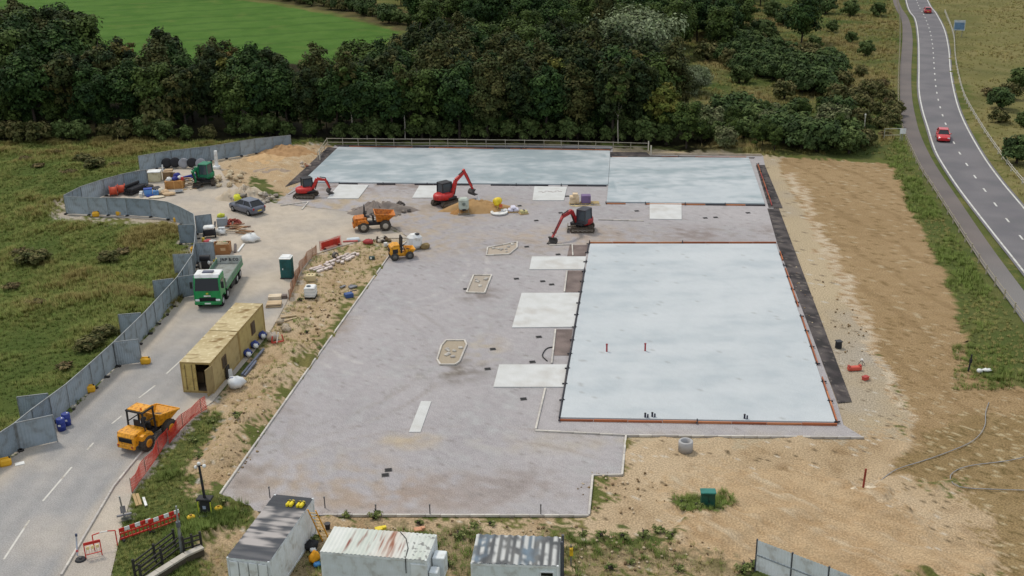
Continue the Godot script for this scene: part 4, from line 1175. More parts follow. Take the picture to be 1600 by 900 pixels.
	# weeds near the cabins and along the kerb
	for b in [[Vector3(-10.56, 0.00, -59.63), 1.0], [Vector3(-8.82, 0.00, -59.42), 1.4], [Vector3(-5.93, 0.00, -58.47), 1.0], [Vector3(-3.52, 0.00, -57.01), 1.3], [Vector3(-2.62, 0.00, -58.21), 1.0], [Vector3(-1.53, 0.00, -58.18), 1.0], [Vector3(-20.28, 0.00, -72.34), 1.5], [Vector3(8.53, 0.00, -57.28), 1.3], [Vector3(7.58, 0.00, -56.77), 1.3], [Vector3(6.41, 0.00, -56.54), 1.2], [Vector3(9.30, 0.00, -56.71), 1.1], [Vector3(3.95, 0.00, -57.03), 1.0], [Vector3(5.09, 0.00, -56.85), 1.2], [Vector3(10.46, 0.00, -59.33), 1.0], [Vector3(11.23, 0.00, -59.16), 1.1], [Vector3(12.44, 0.00, -59.26), 1.1], [Vector3(12.89, 0.00, -59.98), 0.9], [Vector3(10.46, 0.00, -60.36), 0.9], [Vector3(12.80, 0.00, -53.14), 1.6], [Vector3(13.42, 0.00, -53.48), 1.3], [Vector3(5.37, 0.00, -53.49), 1.2], [Vector3(6.53, 0.00, -54.08), 0.9], [Vector3(9.19, 0.00, -53.37), 1.0], [Vector3(-11.26, 0.00, -54.52), 1.0], [Vector3(-12.21, 0.00, -56.96), 1.3], [Vector3(-4.42, 0.00, -55.19), 1.1], [Vector3(-4.00, 0.00, -54.10), 1.3], [Vector3(-18.53, 0.00, -60.93), 1.0], [Vector3(-17.17, 0.00, -60.29), 0.8], [Vector3(-21.78, 0.00, -67.28), 1.2], [Vector3(-22.17, 0.00, -72.42), 1.1], [Vector3(-22.82, 0.00, -69.57), 1.2], [Vector3(-17.84, 0.00, -88.70), 0.8], [Vector3(-19.68, 0.00, -96.28), 1.0], [Vector3(-16.19, 0.00, -85.24), 0.9]]:
		plant_tree("weed", "weed_clump", "green weed clump on bare ground near the gravel yard", "weed", "weeds on the bare ground", b[0], b[1] * 0.8, null, 0.75)
	for k in kinds.values():
		k.free()


func tuft_mesh(seedv: int, blades: int, h: float, w: float) -> ArrayMesh:
	var g := RandomNumberGenerator.new()
	g.seed = seedv
	var v := PackedVector3Array()
	var nn := PackedVector3Array()
	var idx := PackedInt32Array()
	for k in blades:
		var t := g.randf() * TAU
		var o := Vector3(cos(t), 0, sin(t)) * g.randf() * w
		var lean := Vector3(cos(t), 0, sin(t)) * g.randf_range(0.1, 0.6) * h
		var side := Vector3(-sin(t), 0, cos(t)) * g.randf_range(0.012, 0.026)
		var q := v.size()
		v.append_array(PackedVector3Array([o - side, o + side, o + lean + Vector3(0, h * g.randf_range(0.6, 1.1), 0)]))
		var n := (Vector3(-cos(t), 0, -sin(t)) * 0.4 + Vector3.UP).normalized()
		nn.append_array(PackedVector3Array([n, n, n]))
		idx.append_array(PackedInt32Array([q, q + 2, q + 1]))
	return arrays(v, nn, null, idx)


func tufts(called: String, label: String, poly: PackedVector2Array, n: int, wanted: Array, mesh: Mesh, cols: Array, smin: float, smax: float):
	var r := Rect2(poly[0], Vector2.ZERO)
	for p in poly: r = r.expand(p)
	var xs := []
	var cs := []
	for k in n:
		var p := r.position + Vector2(rng.randf(), rng.randf()) * r.size
		if not Geometry2D.is_point_in_polygon(p, poly): continue
		if not kind_at(p.x, p.y) in wanted: continue
		var blocked := false
		for e in hard:
			if e[1].has_point(p) and Geometry2D.is_point_in_polygon(p, e[0]): blocked = true
		if blocked: continue
		var t := n_mid.get_noise_2d(p.x, p.y) * 0.9 + n_big.get_noise_2d(p.x, p.y) * 1.1 + 0.5
		if rng.randf() > 0.55 + t * 0.5: continue
		var s := rng.randf_range(smin, smax) * (0.7 + 0.6 * clampf(t, 0.0, 1.0))
		xs.append(Transform3D(Basis(Vector3.UP, rng.randf() * TAU).scaled(Vector3(s, s * rng.randf_range(0.7, 1.2), s)), Vector3(p.x, ground_height(p.x, p.y) - 0.03, p.y)))
		var q := clampf(t + rng.randf_range(-0.3, 0.3), 0.0, 0.999) * (cols.size() - 1)
		var c: Color = cols[int(q)].lerp(cols[int(q) + 1], q - int(q)) * rng.randf_range(0.92, 1.35)
		c.a = 1.0
		cs.append(c)
	var mm := MultiMesh.new()
	mm.transform_format = MultiMesh.TRANSFORM_3D
	mm.use_colors = true
	mm.mesh = mesh
	mm.instance_count = xs.size()
	for k in xs.size():
		mm.set_instance_transform(k, xs[k])
		mm.set_instance_color(k, cs[k])
	var o := MultiMeshInstance3D.new()
	o.name = numbered(called)
	o.multimesh = mm
	o.material_override = leaf_mat("grass")
	add_child(o, true)
	tag(o, label, "grass", "", "stuff")


func grasses():
	var t1 := tuft_mesh(1, 22, 0.5, 0.42)
	var straw := lin(146, 134, 86)
	var olive := lin(126, 126, 72)
	var green := lin(104, 118, 58)
	var deep := lin(86, 104, 50)
	tufts("rough_grass", "rough tussocky grass and weeds left of the hoarding", PackedVector2Array([Vector2(-89.55, -167.48), Vector2(-25.83, -159.87), Vector2(-40.29, -149.81), Vector2(-49.04, -143.72), Vector2(-53.95, -129.37), Vector2(-50.79, -122.79), Vector2(-36.56, -119.29), Vector2(-31.39, -103.75), Vector2(-31.08, -97.19), Vector2(-31.63, -88.80), Vector2(-33.19, -74.69), Vector2(-34.91, -66.05), Vector2(-37.29, -60.25)]), 130000, ["grass"], t1, [deep, green, lin(100, 114, 58), olive, green, olive, lin(124, 114, 68)], 0.45, 0.9)
	tufts("verge_grass", "thick green grass on the bank between the bare field and the cycle path", PackedVector2Array([Vector2(50.51, -146.40), Vector2(55.99, -156.40), Vector2(52.62, -137.62), Vector2(48.18, -113.20), Vector2(44.78, -92.98), Vector2(42.26, -77.13), Vector2(38.90, -69.96), Vector2(34.50, -77.47), Vector2(46.22, -128.09)]), 22000, ["verge"], t1, [straw, olive, lin(104, 120, 60), green, lin(104, 120, 60)], 0.4, 0.85)
	tufts("corner_grass", "green grass on the corner below the orange mesh fence", PackedVector2Array([Vector2(-23.64, -53.20), Vector2(-24.91, -60.56), Vector2(-24.39, -68.72), Vector2(-22.57, -76.05), Vector2(-21.46, -73.39), Vector2(-21.68, -68.61), Vector2(-16.36, -60.26), Vector2(-17.03, -52.99)]), 9000, ["verge"], t1, [olive, green, lin(88, 100, 50), deep, lin(104, 120, 60)], 0.4, 0.75)
	tufts("scrub_grass", "dry straw-coloured grass in the scrub between the wood and the road", PackedVector2Array([Vector2(24.59, -146.64), Vector2(51.23, -144.61), Vector2(59.96, -167.46), Vector2(86.01, -245.58), Vector2(127.75, -382.26), Vector2(67.89, -394.04), Vector2(27.80, -187.79)]), 60000, ["scrub"], t1, [green, olive, lin(122, 112, 68), olive, lin(132, 120, 78)], 0.7, 1.2)
	tufts("meadow_grass", "yellowish grass right of the country road", PackedVector2Array([Vector2(137.73, -380.29), Vector2(225.05, -363.10), Vector2(60.43, -87.72), Vector2(53.87, -104.62), Vector2(61.65, -135.72), Vector2(75.01, -183.27)]), 60000, ["meadow"], t1, [olive, lin(122, 116, 72), lin(130, 122, 78), olive, lin(136, 126, 82)], 0.5, 0.9)
	tufts("strip_grass", "narrow grass strip between the cycle path and the country road", PackedVector2Array([Vector2(128.95, -382.02), Vector2(133.15, -381.19), Vector2(90.30, -245.04), Vector2(67.06, -178.79), Vector2(57.09, -140.82), Vector2(52.02, -112.52), Vector2(47.09, -82.95), Vector2(44.01, -83.09), Vector2(56.79, -149.48), Vector2(87.62, -245.38)]), 16000, ["verge"], t1, [olive, green, straw], 0.4, 0.8)
	tufts("sparse_weeds", "sparse weeds on the trodden ground round the cabins", PackedVector2Array([Vector2(-18.49, -53.03), Vector2(-18.03, -57.15), Vector2(-13.16, -58.01), Vector2(-4.18, -58.06), Vector2(10.42, -56.54), Vector2(14.01, -52.02)]), 2600, ["weedy", "verge"], t1, [straw, olive, green, deep], 0.3, 0.7)
	tufts("slope_weeds", "thin dry weeds on the earth bank between the road and the gravel yard", PackedVector2Array([Vector2(-21.65, -62.72), Vector2(-22.67, -74.47), Vector2(-21.06, -89.55), Vector2(-20.57, -109.27), Vector2(-16.41, -113.38), Vector2(-13.05, -114.26), Vector2(-12.85, -108.03), Vector2(-16.50, -87.25), Vector2(-18.46, -70.34), Vector2(-19.11, -62.32)]), 2400, ["earth", "verge"], t1, [straw, olive, straw, olive, green], 0.3, 0.6)
	tufts("stake_weeds", "green weeds round the standpipe in the bare field", PackedVector2Array([Vector2(36.27, -83.46), Vector2(40.92, -83.24), Vector2(37.46, -75.13), Vector2(33.19, -75.31)]), 1200, ["verge", "brown", "seed"], t1, [green, deep, olive], 0.5, 1.0)
	tufts("kiosk_weeds", "weeds ringing the green cabinet", PackedVector2Array([Vector2(9.99, -61.59), Vector2(14.06, -61.45), Vector2(13.42, -58.16), Vector2(9.52, -58.29)]), 1500, ["verge"], t1, [green, olive, lin(104, 120, 60)], 0.25, 0.55)


# ------------------------------------------------------------------ small builders
# b: box (centre, size, chamfer, turn); c: cylinder (from, to, radii); o: lumpy ball; r: bar (from, to, width, height)
func shapes(m: MB, list: Array):
	for s in list:
		var k = s.size()
		match s[0]:
			"b": m.box(Vector3(s[1], s[2], s[3]), Vector3(s[4], s[5], s[6]), Basis(Vector3.UP, s[8] if k > 8 else 0.0), s[7] if k > 7 else 0.0)
			"c": m.cyl(Vector3(s[1], s[2], s[3]), Vector3(s[4], s[5], s[6]), s[7], s[8] if k > 8 else -1.0, 12)
			"o": m.blob(Vector3(s[1], s[2], s[3]), Vector3(s[4], s[5], s[6]), n_small, s[7] if k > 7 else 0.3, 1.0, 12, s[1] * 7.0 + s[3] * 5.0 + s[4] * 11.0)
			"r": m.bar(Vector3(s[1], s[2], s[3]), Vector3(s[4], s[5], s[6]), s[7], s[8])


func build(called, label, category, at: Vector3, yaw: float, specs: Array, group := ""):
	if specs.size() == 1:
		var q := MB.new()
		shapes(q, specs[0][2])
		return solo(called, q, specs[0][1], label, category, at, yaw, group)
	var t := thing(called, label, category, at, yaw, group)
	for s in specs:
		var m := MB.new()
		shapes(m, s[2])
		part(t, s[0], m, s[1])
	return t


# a sheet in the x-y plane (upright) or x-z plane (lying), folded into ribs along its length; colour laid per vertex
func ribbed(length: float, width: float, pitch: float, amp: float, lying: bool, cf = null, rows := 1) -> ArrayMesh:
	var n := int(length / pitch) * 4
	var v := PackedVector3Array()
	var c := PackedColorArray()
	var nn := PackedVector3Array()
	var idx := PackedInt32Array()
	var prof := [0.0, 1.0, 1.0, 0.0]
	for j in rows + 1:
		for i in n + 1:
			var x := (float(i) / n - 0.5) * length
			var w := float(j) / rows
			var o: float = prof[i % 4] * amp
			v.append(Vector3(x, o, (w - 0.5) * width) if lying else Vector3(x, w * width, o))
			var slope: float = (prof[(i + 1) % 4] - prof[(i + 3) % 4]) * amp / (length / n * 2.0)
			nn.append(Vector3(-slope, 1, 0).normalized() if lying else Vector3(-slope, 0, 1).normalized())
			if cf: c.append(cf.call(x, (w - 0.5) * width))
			if i < n and j < rows:
				var k := j * (n + 1) + i
				idx.append_array(PackedInt32Array([k, k + 1, k + n + 2, k, k + n + 2, k + n + 1]) if lying else PackedInt32Array([k, k + n + 2, k + 1, k, k + n + 1, k + n + 2]))
	return arrays(v, nn, c if cf else null, idx)


func wheel(parent, c: Vector3, r: float, w: float, tyre_m, rim_m, side := 1.0):
	var m := MB.new()
	m.lathe(c - Vector3(w / 2, 0, 0), Vector3.RIGHT, [Vector2(0, r * 0.55), Vector2(0, r * 0.86), Vector2(w * 0.14, r), Vector2(w * 0.86, r), Vector2(w, r * 0.86), Vector2(w, r * 0.55)], 18)
	for k in 18:
		var t := TAU * k / 18.0
		m.box(c + Vector3(0, cos(t), sin(t)) * r, Vector3(w * 0.8, r * 0.09, r * 0.12), Basis(Vector3.RIGHT, t))
	var o = part(parent, "wheel", m, tyre_m)
	var q := MB.new()
	q.lathe(c - Vector3(w * 0.53, 0, 0), Vector3.RIGHT, [Vector2(0, r * 0.2), Vector2(w * 0.02, r * 0.52), Vector2(w * 0.12, r * 0.56), Vector2(w * 0.94, r * 0.56), Vector2(w * 1.04, r * 0.52), Vector2(w * 1.06, r * 0.2)], 14)
	part(o, "rim", q, rim_m)


# ------------------------------------------------------------------ hoarding
func hoarding():
	var pm := [paint(148, 161, 171, 0.55), paint(156, 168, 177, 0.55), paint(138, 152, 163, 0.55)]
	var post_m := paint(150, 156, 160, 0.5, 0.4)
	var foot_m := paint(52, 50, 50, 0.9)
	var sheet_mesh := ribbed(2.4, 2.05, 0.2, 0.035, false)
	var q := MB.new()
	q.box(Vector3(0, 1.05, 0), Vector3(0.06, 2.1, 0.06))
	var post_mesh := q.done()
	q = MB.new()
	q.box(Vector3(0, 0.07, 0), Vector3(0.26, 0.14, 0.75), Basis.IDENTITY, 0.03)
	var foot_mesh := q.done()
	for run in [
		["grey steel hoarding along the foot of the wood to the spoil heap", PackedVector2Array([Vector2(-30.95, -154.88), Vector2(-35.66, -153.03), Vector2(-41.02, -149.16), Vector2(-45.73, -147.12), Vector2(-49.33, -144.39)])],
		["grey steel hoarding behind the stored materials, from the corner to the back run", PackedVector2Array([Vector2(-46.11, -137.30), Vector2(-48.44, -135.40), Vector2(-50.12, -132.95), Vector2(-51.77, -129.76), Vector2(-52.46, -126.14)])],
		["grey steel hoarding in front of the stored materials, curving round the grass", PackedVector2Array([Vector2(-52.27, -125.62), Vector2(-49.31, -124.92), Vector2(-44.64, -124.38), Vector2(-41.67, -123.69), Vector2(-39.27, -122.56), Vector2(-37.32, -120.51), Vector2(-34.97, -117.59)])],
		["grey steel hoarding zigzagging past the brick pile", PackedVector2Array([Vector2(-34.97, -117.59), Vector2(-33.49, -112.69), Vector2(-32.40, -108.15), Vector2(-31.52, -103.76), Vector2(-31.29, -97.53)])],
		["longest straight run of grey steel hoarding left of the site road", PackedVector2Array([Vector2(-31.29, -97.53), Vector2(-31.72, -89.08), Vector2(-32.34, -82.43)])],
		["grey steel hoarding left of the yellow dumper", PackedVector2Array([Vector2(-32.34, -82.43), Vector2(-32.85, -78.46), Vector2(-33.36, -74.91), Vector2(-34.33, -70.87)])],
		["grey steel hoarding at the lower left edge of the view", PackedVector2Array([Vector2(-34.33, -70.87), Vector2(-34.71, -68.75), Vector2(-35.96, -65.01)])],
		["return panel of hoarding on the road side, ahead of the green lorry", PackedVector2Array([Vector2(-31.29, -97.53), Vector2(-29.75, -98.11)])], ["return panel of hoarding on the grass side, level with the green lorry", PackedVector2Array([Vector2(-33.32, -96.66), Vector2(-31.56, -97.22)])],
		["return panel of hoarding on the road side by the yellow block", PackedVector2Array([Vector2(-32.38, -82.56), Vector2(-30.46, -83.09)])], ["return panel of hoarding on the grass side above the long run's lower end", PackedVector2Array([Vector2(-33.87, -88.49), Vector2(-32.03, -88.81)])],
		["return panel of hoarding on the road side beside the blue drums", PackedVector2Array([Vector2(-34.65, -68.84), Vector2(-32.47, -69.95)])], ["return panel of hoarding on the grass side at the lower left", PackedVector2Array([Vector2(-36.20, -72.89), Vector2(-34.14, -73.40)])],
		["return panel of hoarding behind the black-and-white compressor", PackedVector2Array([Vector2(-34.64, -116.89), Vector2(-33.02, -117.47)])], ["return panel of hoarding on the grass side below the compressor", PackedVector2Array([Vector2(-35.61, -113.66), Vector2(-33.98, -113.78)])],
		["return panel of hoarding behind the black drum machine", PackedVector2Array([Vector2(-32.13, -107.36), Vector2(-30.36, -107.65)])], ["return panel of hoarding on the grass side nearest the green lorry", PackedVector2Array([Vector2(-33.51, -104.05), Vector2(-31.49, -104.12)])]]:
		var t := thing("steel_hoarding", run[0], "hoarding")
		var last := Vector2.ZERO
		for s in run_points(run[1], 2.4):
			var d: Vector2 = s[1] - s[0]
			var c: Vector2 = (s[0] + s[1]) / 2.0
			var yaw := atan2(-d.y, d.x)
			var o := mi("panel", sheet_mesh, pm[rng.randi() % 3], t)
			o.position = Vector3(c.x, 0.06, c.y)
			o.rotation = Vector3(rng.randf_range(-0.02, 0.02), yaw, 0)
			o.scale.x = d.length() / 2.4 * 0.985
			o = mi("post", post_mesh, post_m, t)
			o.position = Vector3(s[0].x, 0, s[0].y)
			var m := MB.new()
			m.box(Vector3.ZERO, Vector3(d.length(), 0.06, 0.07))
			o = part(t, "top_rail", m, post_m)
			o.position = Vector3(c.x, 2.12, c.y)
			o.rotation.y = yaw
			o = mi("foot", foot_mesh, foot_m, t)
			o.position = Vector3(s[0].x, 0, s[0].y)
			o.rotation.y = yaw
			last = s[1]
		var e := mi("post", post_mesh, post_m, t)
		e.position = Vector3(last.x, 0, last.y)
	# braces tying the return panels back to the run
	for b in [[Vector3(-33.32, 0.00, -96.66), Vector3(-29.75, 0.00, -98.11)], [Vector3(-33.87, 0.00, -88.49), Vector3(-30.46, 0.00, -83.09)], [Vector3(-36.20, 0.00, -72.89), Vector3(-32.47, 0.00, -69.95)]]:
		pass
	var yel := paint(226, 172, 36, 0.6)
	for y in [[Vector3(-48.37, 0.00, -124.36), "yellow ballast block at the hoarding's far left, first of three in front of the stores"], [Vector3(-45.71, 0.00, -124.70), "yellow ballast block at the hoarding in front of the orange rolls"], [Vector3(-43.27, 0.00, -124.54), "yellow ballast block at the hoarding in front of the blue containers"],
		[Vector3(-38.17, 0.00, -121.76), "yellow ballast block where the front hoarding turns towards the lorry"], [Vector3(-30.10, 0.00, -82.95), "yellow ballast block upright beside a hoarding return panel on the road"], [Vector3(-32.91, 0.00, -77.90), "yellow ballast block at the hoarding left of the yellow dumper"], [Vector3(-34.80, 0.00, -66.73), "large yellow ballast block at the left edge of the view"], [Vector3(-33.40, 0.00, -111.02), "small yellow ballast block in the gap by the brick pile"]]:
		build("ballast_block", y[1], "ballast block", y[0], rng.randf() * 0.6, [["block", yel, [["b", 0, 0.27, 0, 0.8, 0.54, 0.5, 0.12]]], ["handle", yel, [["r", -0.25, 0.58, 0, 0.25, 0.58, 0, 0.08, 0.06], ["b", -0.25, 0.53, 0, 0.08, 0.1, 0.1], ["b", 0.25, 0.53, 0, 0.08, 0.1, 0.1]]], ["cap", paint(40, 40, 40), [["c", 0.3, 0.5, 0.0, 0.3, 0.6, 0.0, 0.07]]]], "yellow ballast blocks along the hoarding")


# ------------------------------------------------------------------ plant
func digger(label: String, col: Array, at: Vector3, track_yaw: float, cab_yaw: float, arm: Array, s := 1.0, hood = null):
	var t := thing("mini_excavator", label, "excavator", at, track_yaw, "")
	t.scale = Vector3.ONE * s
	var red := paint(col[0], col[1], col[2], 0.5, 0.0, 0.9)
	var dark := paint(44, 44, 48, 0.7)
	var grey := paint(132, 124, 114, 0.8)
	var prof := []
	for k in 12:
		var a := TAU * k / 12.0
		prof.append(Vector2(cos(a) * 0.3 + (0.98 if cos(a) > 0 else -0.98), 0.31 + sin(a) * 0.31))
	for x in [-0.78, 0.78]:
		var m := MB.new()
		m.prism(prof, x - 0.2, x + 0.2)
		for k in 14:
			for y in [0.0, 0.62]:
				m.box(Vector3(x, y, -1.1 + k * 0.17), Vector3(0.42, 0.05, 0.07))
		var tr := part(t, "track", m, paint(84, 76, 68, 0.9, 0.0, 0.9))
		m = MB.new()
		m.box(Vector3(x, 0.31, 0), Vector3(0.44, 0.16, 1.8), Basis.IDENTITY, 0.04)
		for z in [-0.98, -0.45, 0.0, 0.45, 0.98]:
			m.cyl(Vector3(x - 0.22, 0.28, z), Vector3(x + 0.22, 0.28, z), 0.14, -1, 10)
		part(tr, "roller_frame", m, grey)
	var m := MB.new()
	m.box(Vector3(0, 0.5, 0), Vector3(1.2, 0.3, 1.3))
	m.cyl(Vector3(0, 0.6, 0), Vector3(0, 0.8, 0), 0.55, -1, 16)
	part(t, "undercarriage", m, dark)
	m = MB.new()
	m.box(Vector3(0, 0.3, -1.55), Vector3(1.95, 0.42, 0.09), Basis(Vector3.RIGHT, 0.15), 0.02)
	m.bar(Vector3(-0.4, 0.4, -0.6), Vector3(-0.4, 0.28, -1.5), 0.12, 0.12)
	m.bar(Vector3(0.4, 0.4, -0.6), Vector3(0.4, 0.28, -1.5), 0.12, 0.12)
	part(t, "dozer_blade", m, grey)
	var turn := Transform3D(Basis(Vector3.UP, cab_yaw - track_yaw), Vector3.ZERO)
	# the upper body with a rounded tail
	m = MB.new()
	m.xf = turn
	var rings := []
	for lv in [[0.78, 0.92], [0.84, 1.0], [1.22, 1.0], [1.36, 0.93], [1.42, 0.8]]:
		var r := []
		for k in 16:
			var a := TAU * k / 16.0
			var p := Vector3(cos(a) * 0.95, lv[0], sin(a) * 1.25 + 0.2)
			p.z = maxf(p.z, -0.55)
			if p.z < 0.0: p.x = signf(p.x) * maxf(absf(p.x), 0.75) if absf(p.x) > 0.2 else p.x
			p.x *= lv[1]
			p.z *= lv[1]
			r.append(p)
		rings.append(r)
	m.loft(rings, true)
	part(t, "engine_cover", m, red)
	m = MB.new()
	m.xf = turn
	m.box(Vector3(0.2, 0.9, -0.35), Vector3(1.5, 0.22, 1.2), Basis.IDENTITY, 0.04)
	part(t, "deck", m, dark)
	# the cab
	m = MB.new()
	m.xf = turn
	for p in [[-0.85, -0.85], [0.2, -0.85], [-0.85, 0.45], [0.2, 0.45]]:
		m.bar(Vector3(p[0], 1.0, p[1]), Vector3(p[0] * 0.95, 2.42, p[1] * 0.92), 0.09, 0.09)
	m.box(Vector3(-0.33, 1.15, -0.2), Vector3(1.06, 0.35, 1.3), Basis.IDENTITY, 0.04)
	m.box(Vector3(-0.33, 2.46, -0.2), Vector3(1.12, 0.12, 1.36), Basis.IDENTITY, 0.05)
	var cab := part(t, "cab", m, hood if hood else dark)
	m = MB.new()
	m.xf = turn
	m.box(Vector3(-0.33, 1.86, -0.2), Vector3(0.98, 1.05, 1.24), Basis.IDENTITY, 0.02, Vector2(0.95, 0.94))
	part(cab, "window", m, paint(62, 74, 82, 0.12, 0.0, 0.0))
	# boom, dipper and bucket in the plane of the arm; arm lists forward distance and height
	var f := func(p): return turn * Vector3(0.3, p.y, -p.x)
	m = MB.new()
	m.bar(f.call(arm[0]), f.call(arm[1]), 0.26, 0.34, 0.26, 0.4)
	m.bar(f.call(arm[1]), f.call(arm[2]), 0.26, 0.4, 0.2, 0.24)
	part(t, "boom", m, red)
	m = MB.new()
	m.bar(f.call(arm[2] + (arm[2] - arm[3]) * 0.14), f.call(arm[3]), 0.22, 0.3, 0.18, 0.18)
	part(t, "dipper", m, red)
	m = MB.new()
	var r0: Vector3 = f.call(arm[1].lerp(arm[2], 0.35) + Vector2(0, 0.3))
	m.cyl(r0, f.call(arm[2] + Vector2(0.05, 0.28)), 0.06, -1, 8)
	m.cyl(f.call(arm[0] + Vector2(0.35, -0.1)), f.call(arm[0].lerp(arm[1], 0.8) + Vector2(0.18, -0.1)), 0.07, -1, 8)
	m.cyl(f.call(arm[2].lerp(arm[3], 0.1) + Vector2(0.2, 0)), f.call(arm[2].lerp(arm[3], 0.8) + Vector2(0.16, 0)), 0.05, -1, 8)
	part(t, "hydraulic_ram", m, paint(60, 56, 58, 0.4, 0.5))
	m = MB.new()
	m.xf = turn * Transform3D(Basis.IDENTITY, Vector3(0.3, arm[3].y, -arm[3].x))
	m.prism([Vector2(-0.12, 0.1), Vector2(0.2, 0.08), Vector2(0.42, -0.2), Vector2(0.38, -0.46), Vector2(0.1, -0.62), Vector2(-0.3, -0.56), Vector2(-0.34, -0.5), Vector2(0.0, -0.44), Vector2(0.1, -0.2)], -0.42, 0.42)
	for k in 4:
		m.box(Vector3(-0.33 + k * 0.22, -0.55, -0.36), Vector3(0.08, 0.06, 0.16))
	part(t, "bucket", m, paint(66, 62, 60, 0.7))
	return t


func dumper(label: String, col: Array, at: Vector3, yaw: float, s: float, cabbed: bool, rim: Array, tip := 0.0):
	var t := thing("site_dumper", label, "dumper", at, yaw)
	t.scale = Vector3.ONE * s
	var yel := paint(col[0], col[1], col[2], 0.5, 0.0, 0.9)
	var dark := paint(38, 38, 42, 0.7)
	var tyre := paint(76, 72, 68, 0.95, 0.0, 0.9)
	var rm := paint(rim[0], rim[1], rim[2], 0.5)
	for x in [-0.88, 0.88]:
		for z in [-1.25, 1.15]:
			wheel(t, Vector3(x, 0.6, z), 0.6, 0.5, tyre, rm)
	var m := MB.new()
	m.box(Vector3(0, 0.75, -0.1), Vector3(0.9, 0.35, 3.4), Basis.IDENTITY, 0.05)
	m.box(Vector3(0, 0.62, -1.25), Vector3(1.3, 0.22, 0.3))
	m.box(Vector3(0, 0.62, 1.15), Vector3(1.3, 0.22, 0.3))
	part(t, "chassis", m, dark)
	# skip: a hopper whose front lip reaches forward
	m = MB.new()
	var tilt := Transform3D(Basis(Vector3.RIGHT, -tip), Vector3(0, 1.0, -0.6))
	m.xf = tilt
	var lo := [Vector3(-0.72, 0.02, 0.25), Vector3(-0.72, 0.02, -0.95), Vector3(0.72, 0.02, -0.95), Vector3(0.72, 0.02, 0.25)]
	var hi := [Vector3(-1.02, 0.98, 0.42), Vector3(-1.02, 0.72, -1.75), Vector3(1.02, 0.72, -1.75), Vector3(1.02, 0.98, 0.42)]
	var hin := [Vector3(-0.95, 0.96, 0.35), Vector3(-0.95, 0.72, -1.68), Vector3(0.95, 0.72, -1.68), Vector3(0.95, 0.96, 0.35)]
	var lin_ := [Vector3(-0.66, 0.12, 0.2), Vector3(-0.66, 0.12, -0.9), Vector3(0.66, 0.12, -0.9), Vector3(0.66, 0.12, 0.2)]
	m.loft([lo, hi, hin, lin_])
	m.bar(hi[0], hi[1], 0.1, 0.1)
	m.bar(hi[3], hi[2], 0.1, 0.1)
	m.bar(hi[1], hi[2], 0.1, 0.1)
	m.bar(hi[0], hi[3], 0.1, 0.12)
	var skip := part(t, "skip", m, yel)
	m = MB.new()
	m.xf = tilt
	m.blob(Vector3(0, 0.28, -0.5), Vector3(0.7, 0.3, 0.8), n_small, 0.4)
	part(skip, "muck", m, paint(120, 104, 84, 1.0))
	# engine hood at the rear
	m = MB.new()
	m.prism([Vector2(0.75, 0.7), Vector2(2.12, 0.62), Vector2(2.2, 0.8), Vector2(2.18, 1.35), Vector2(2.02, 1.55), Vector2(0.95, 1.62), Vector2(0.75, 1.5)], -0.72, 0.72, 0.07)
	m.box(Vector3(0, 0.66, 2.16), Vector3(1.5, 0.34, 0.24), Basis.IDENTITY, 0.06)
	var hood := part(t, "engine_hood", m, yel)
	m = MB.new()
	m.box(Vector3(0, 1.12, 2.19), Vector3(1.15, 0.34, 0.08), Basis.IDENTITY, 0.03)
	for k in 4:
		m.box(Vector3(0, 1.0 + k * 0.08, 2.235), Vector3(1.05, 0.025, 0.03))
	part(hood, "grille", m, paint(22, 22, 26, 0.8))
	for x in [-1, 1]:
		m = MB.new()
		m.prism([Vector2(0.55, 1.0), Vector2(1.75, 1.0), Vector2(1.7, 1.32), Vector2(1.45, 1.36), Vector2(0.75, 1.34)], x * 0.72 if x > 0 else -1.1, 1.1 if x > 0 else -0.72)
		part(t, "mudguard", m, yel)
		m = MB.new()
		m.box(Vector3(x * 0.6, 0.72, 2.29), Vector3(0.16, 0.12, 0.05), Basis.IDENTITY, 0.02)
		part(t, "tail_light", m, paint(170, 40, 30, 0.3))
	m = MB.new()
	m.box(Vector3(0, 1.5, 0.62), Vector3(0.6, 0.14, 0.5), Basis.IDENTITY, 0.05)
	m.box(Vector3(0, 1.8, 0.86), Vector3(0.56, 0.55, 0.12), Basis.IDENTITY, 0.05)
	part(t, "seat", m, dark)
	m = MB.new()
	m.cyl(Vector3(0, 1.3, 0.02), Vector3(0, 1.78, 0.18), 0.04, -1, 6)
	m.lathe(Vector3(0, 1.78, 0.18), Vector3(0, 0.94, 0.34), [Vector2(0, 0.16), Vector2(0, 0.21), Vector2(0.04, 0.21), Vector2(0.04, 0.16)], 14)
	m.box(Vector3(0, 1.3, 0.0), Vector3(0.8, 0.5, 0.2), Basis.IDENTITY, 0.05)
	part(t, "steering_wheel", m, dark)
	m = MB.new()
	if cabbed:
		for p in [[-0.72, 0.95], [0.72, 0.95], [-0.72, -0.12], [0.72, -0.12]]:
			m.bar(Vector3(p[0], 1.0, p[1]), Vector3(p[0] * 0.92, 2.72, p[1]), 0.1, 0.1)
		for z in [-0.12, 0.95]:
			m.bar(Vector3(-0.68, 2.72, z), Vector3(0.68, 2.72, z), 0.12, 0.12)
		for x in [-0.68, 0.68]:
			m.bar(Vector3(x, 2.72, -0.2), Vector3(x, 2.72, 1.02), 0.12, 0.12)
			m.bar(Vector3(x, 1.9, -0.12), Vector3(x, 1.9, 0.95), 0.06, 0.06)
	else:
		for x in [-0.5, 0.5]:
			m.bar(Vector3(x, 1.4, 0.98), Vector3(x, 2.75, 0.9), 0.09, 0.09)
		m.bar(Vector3(-0.5, 2.75, 0.9), Vector3(0.5, 2.75, 0.9), 0.09, 0.09)
	part(t, "roll_frame", m, dark)
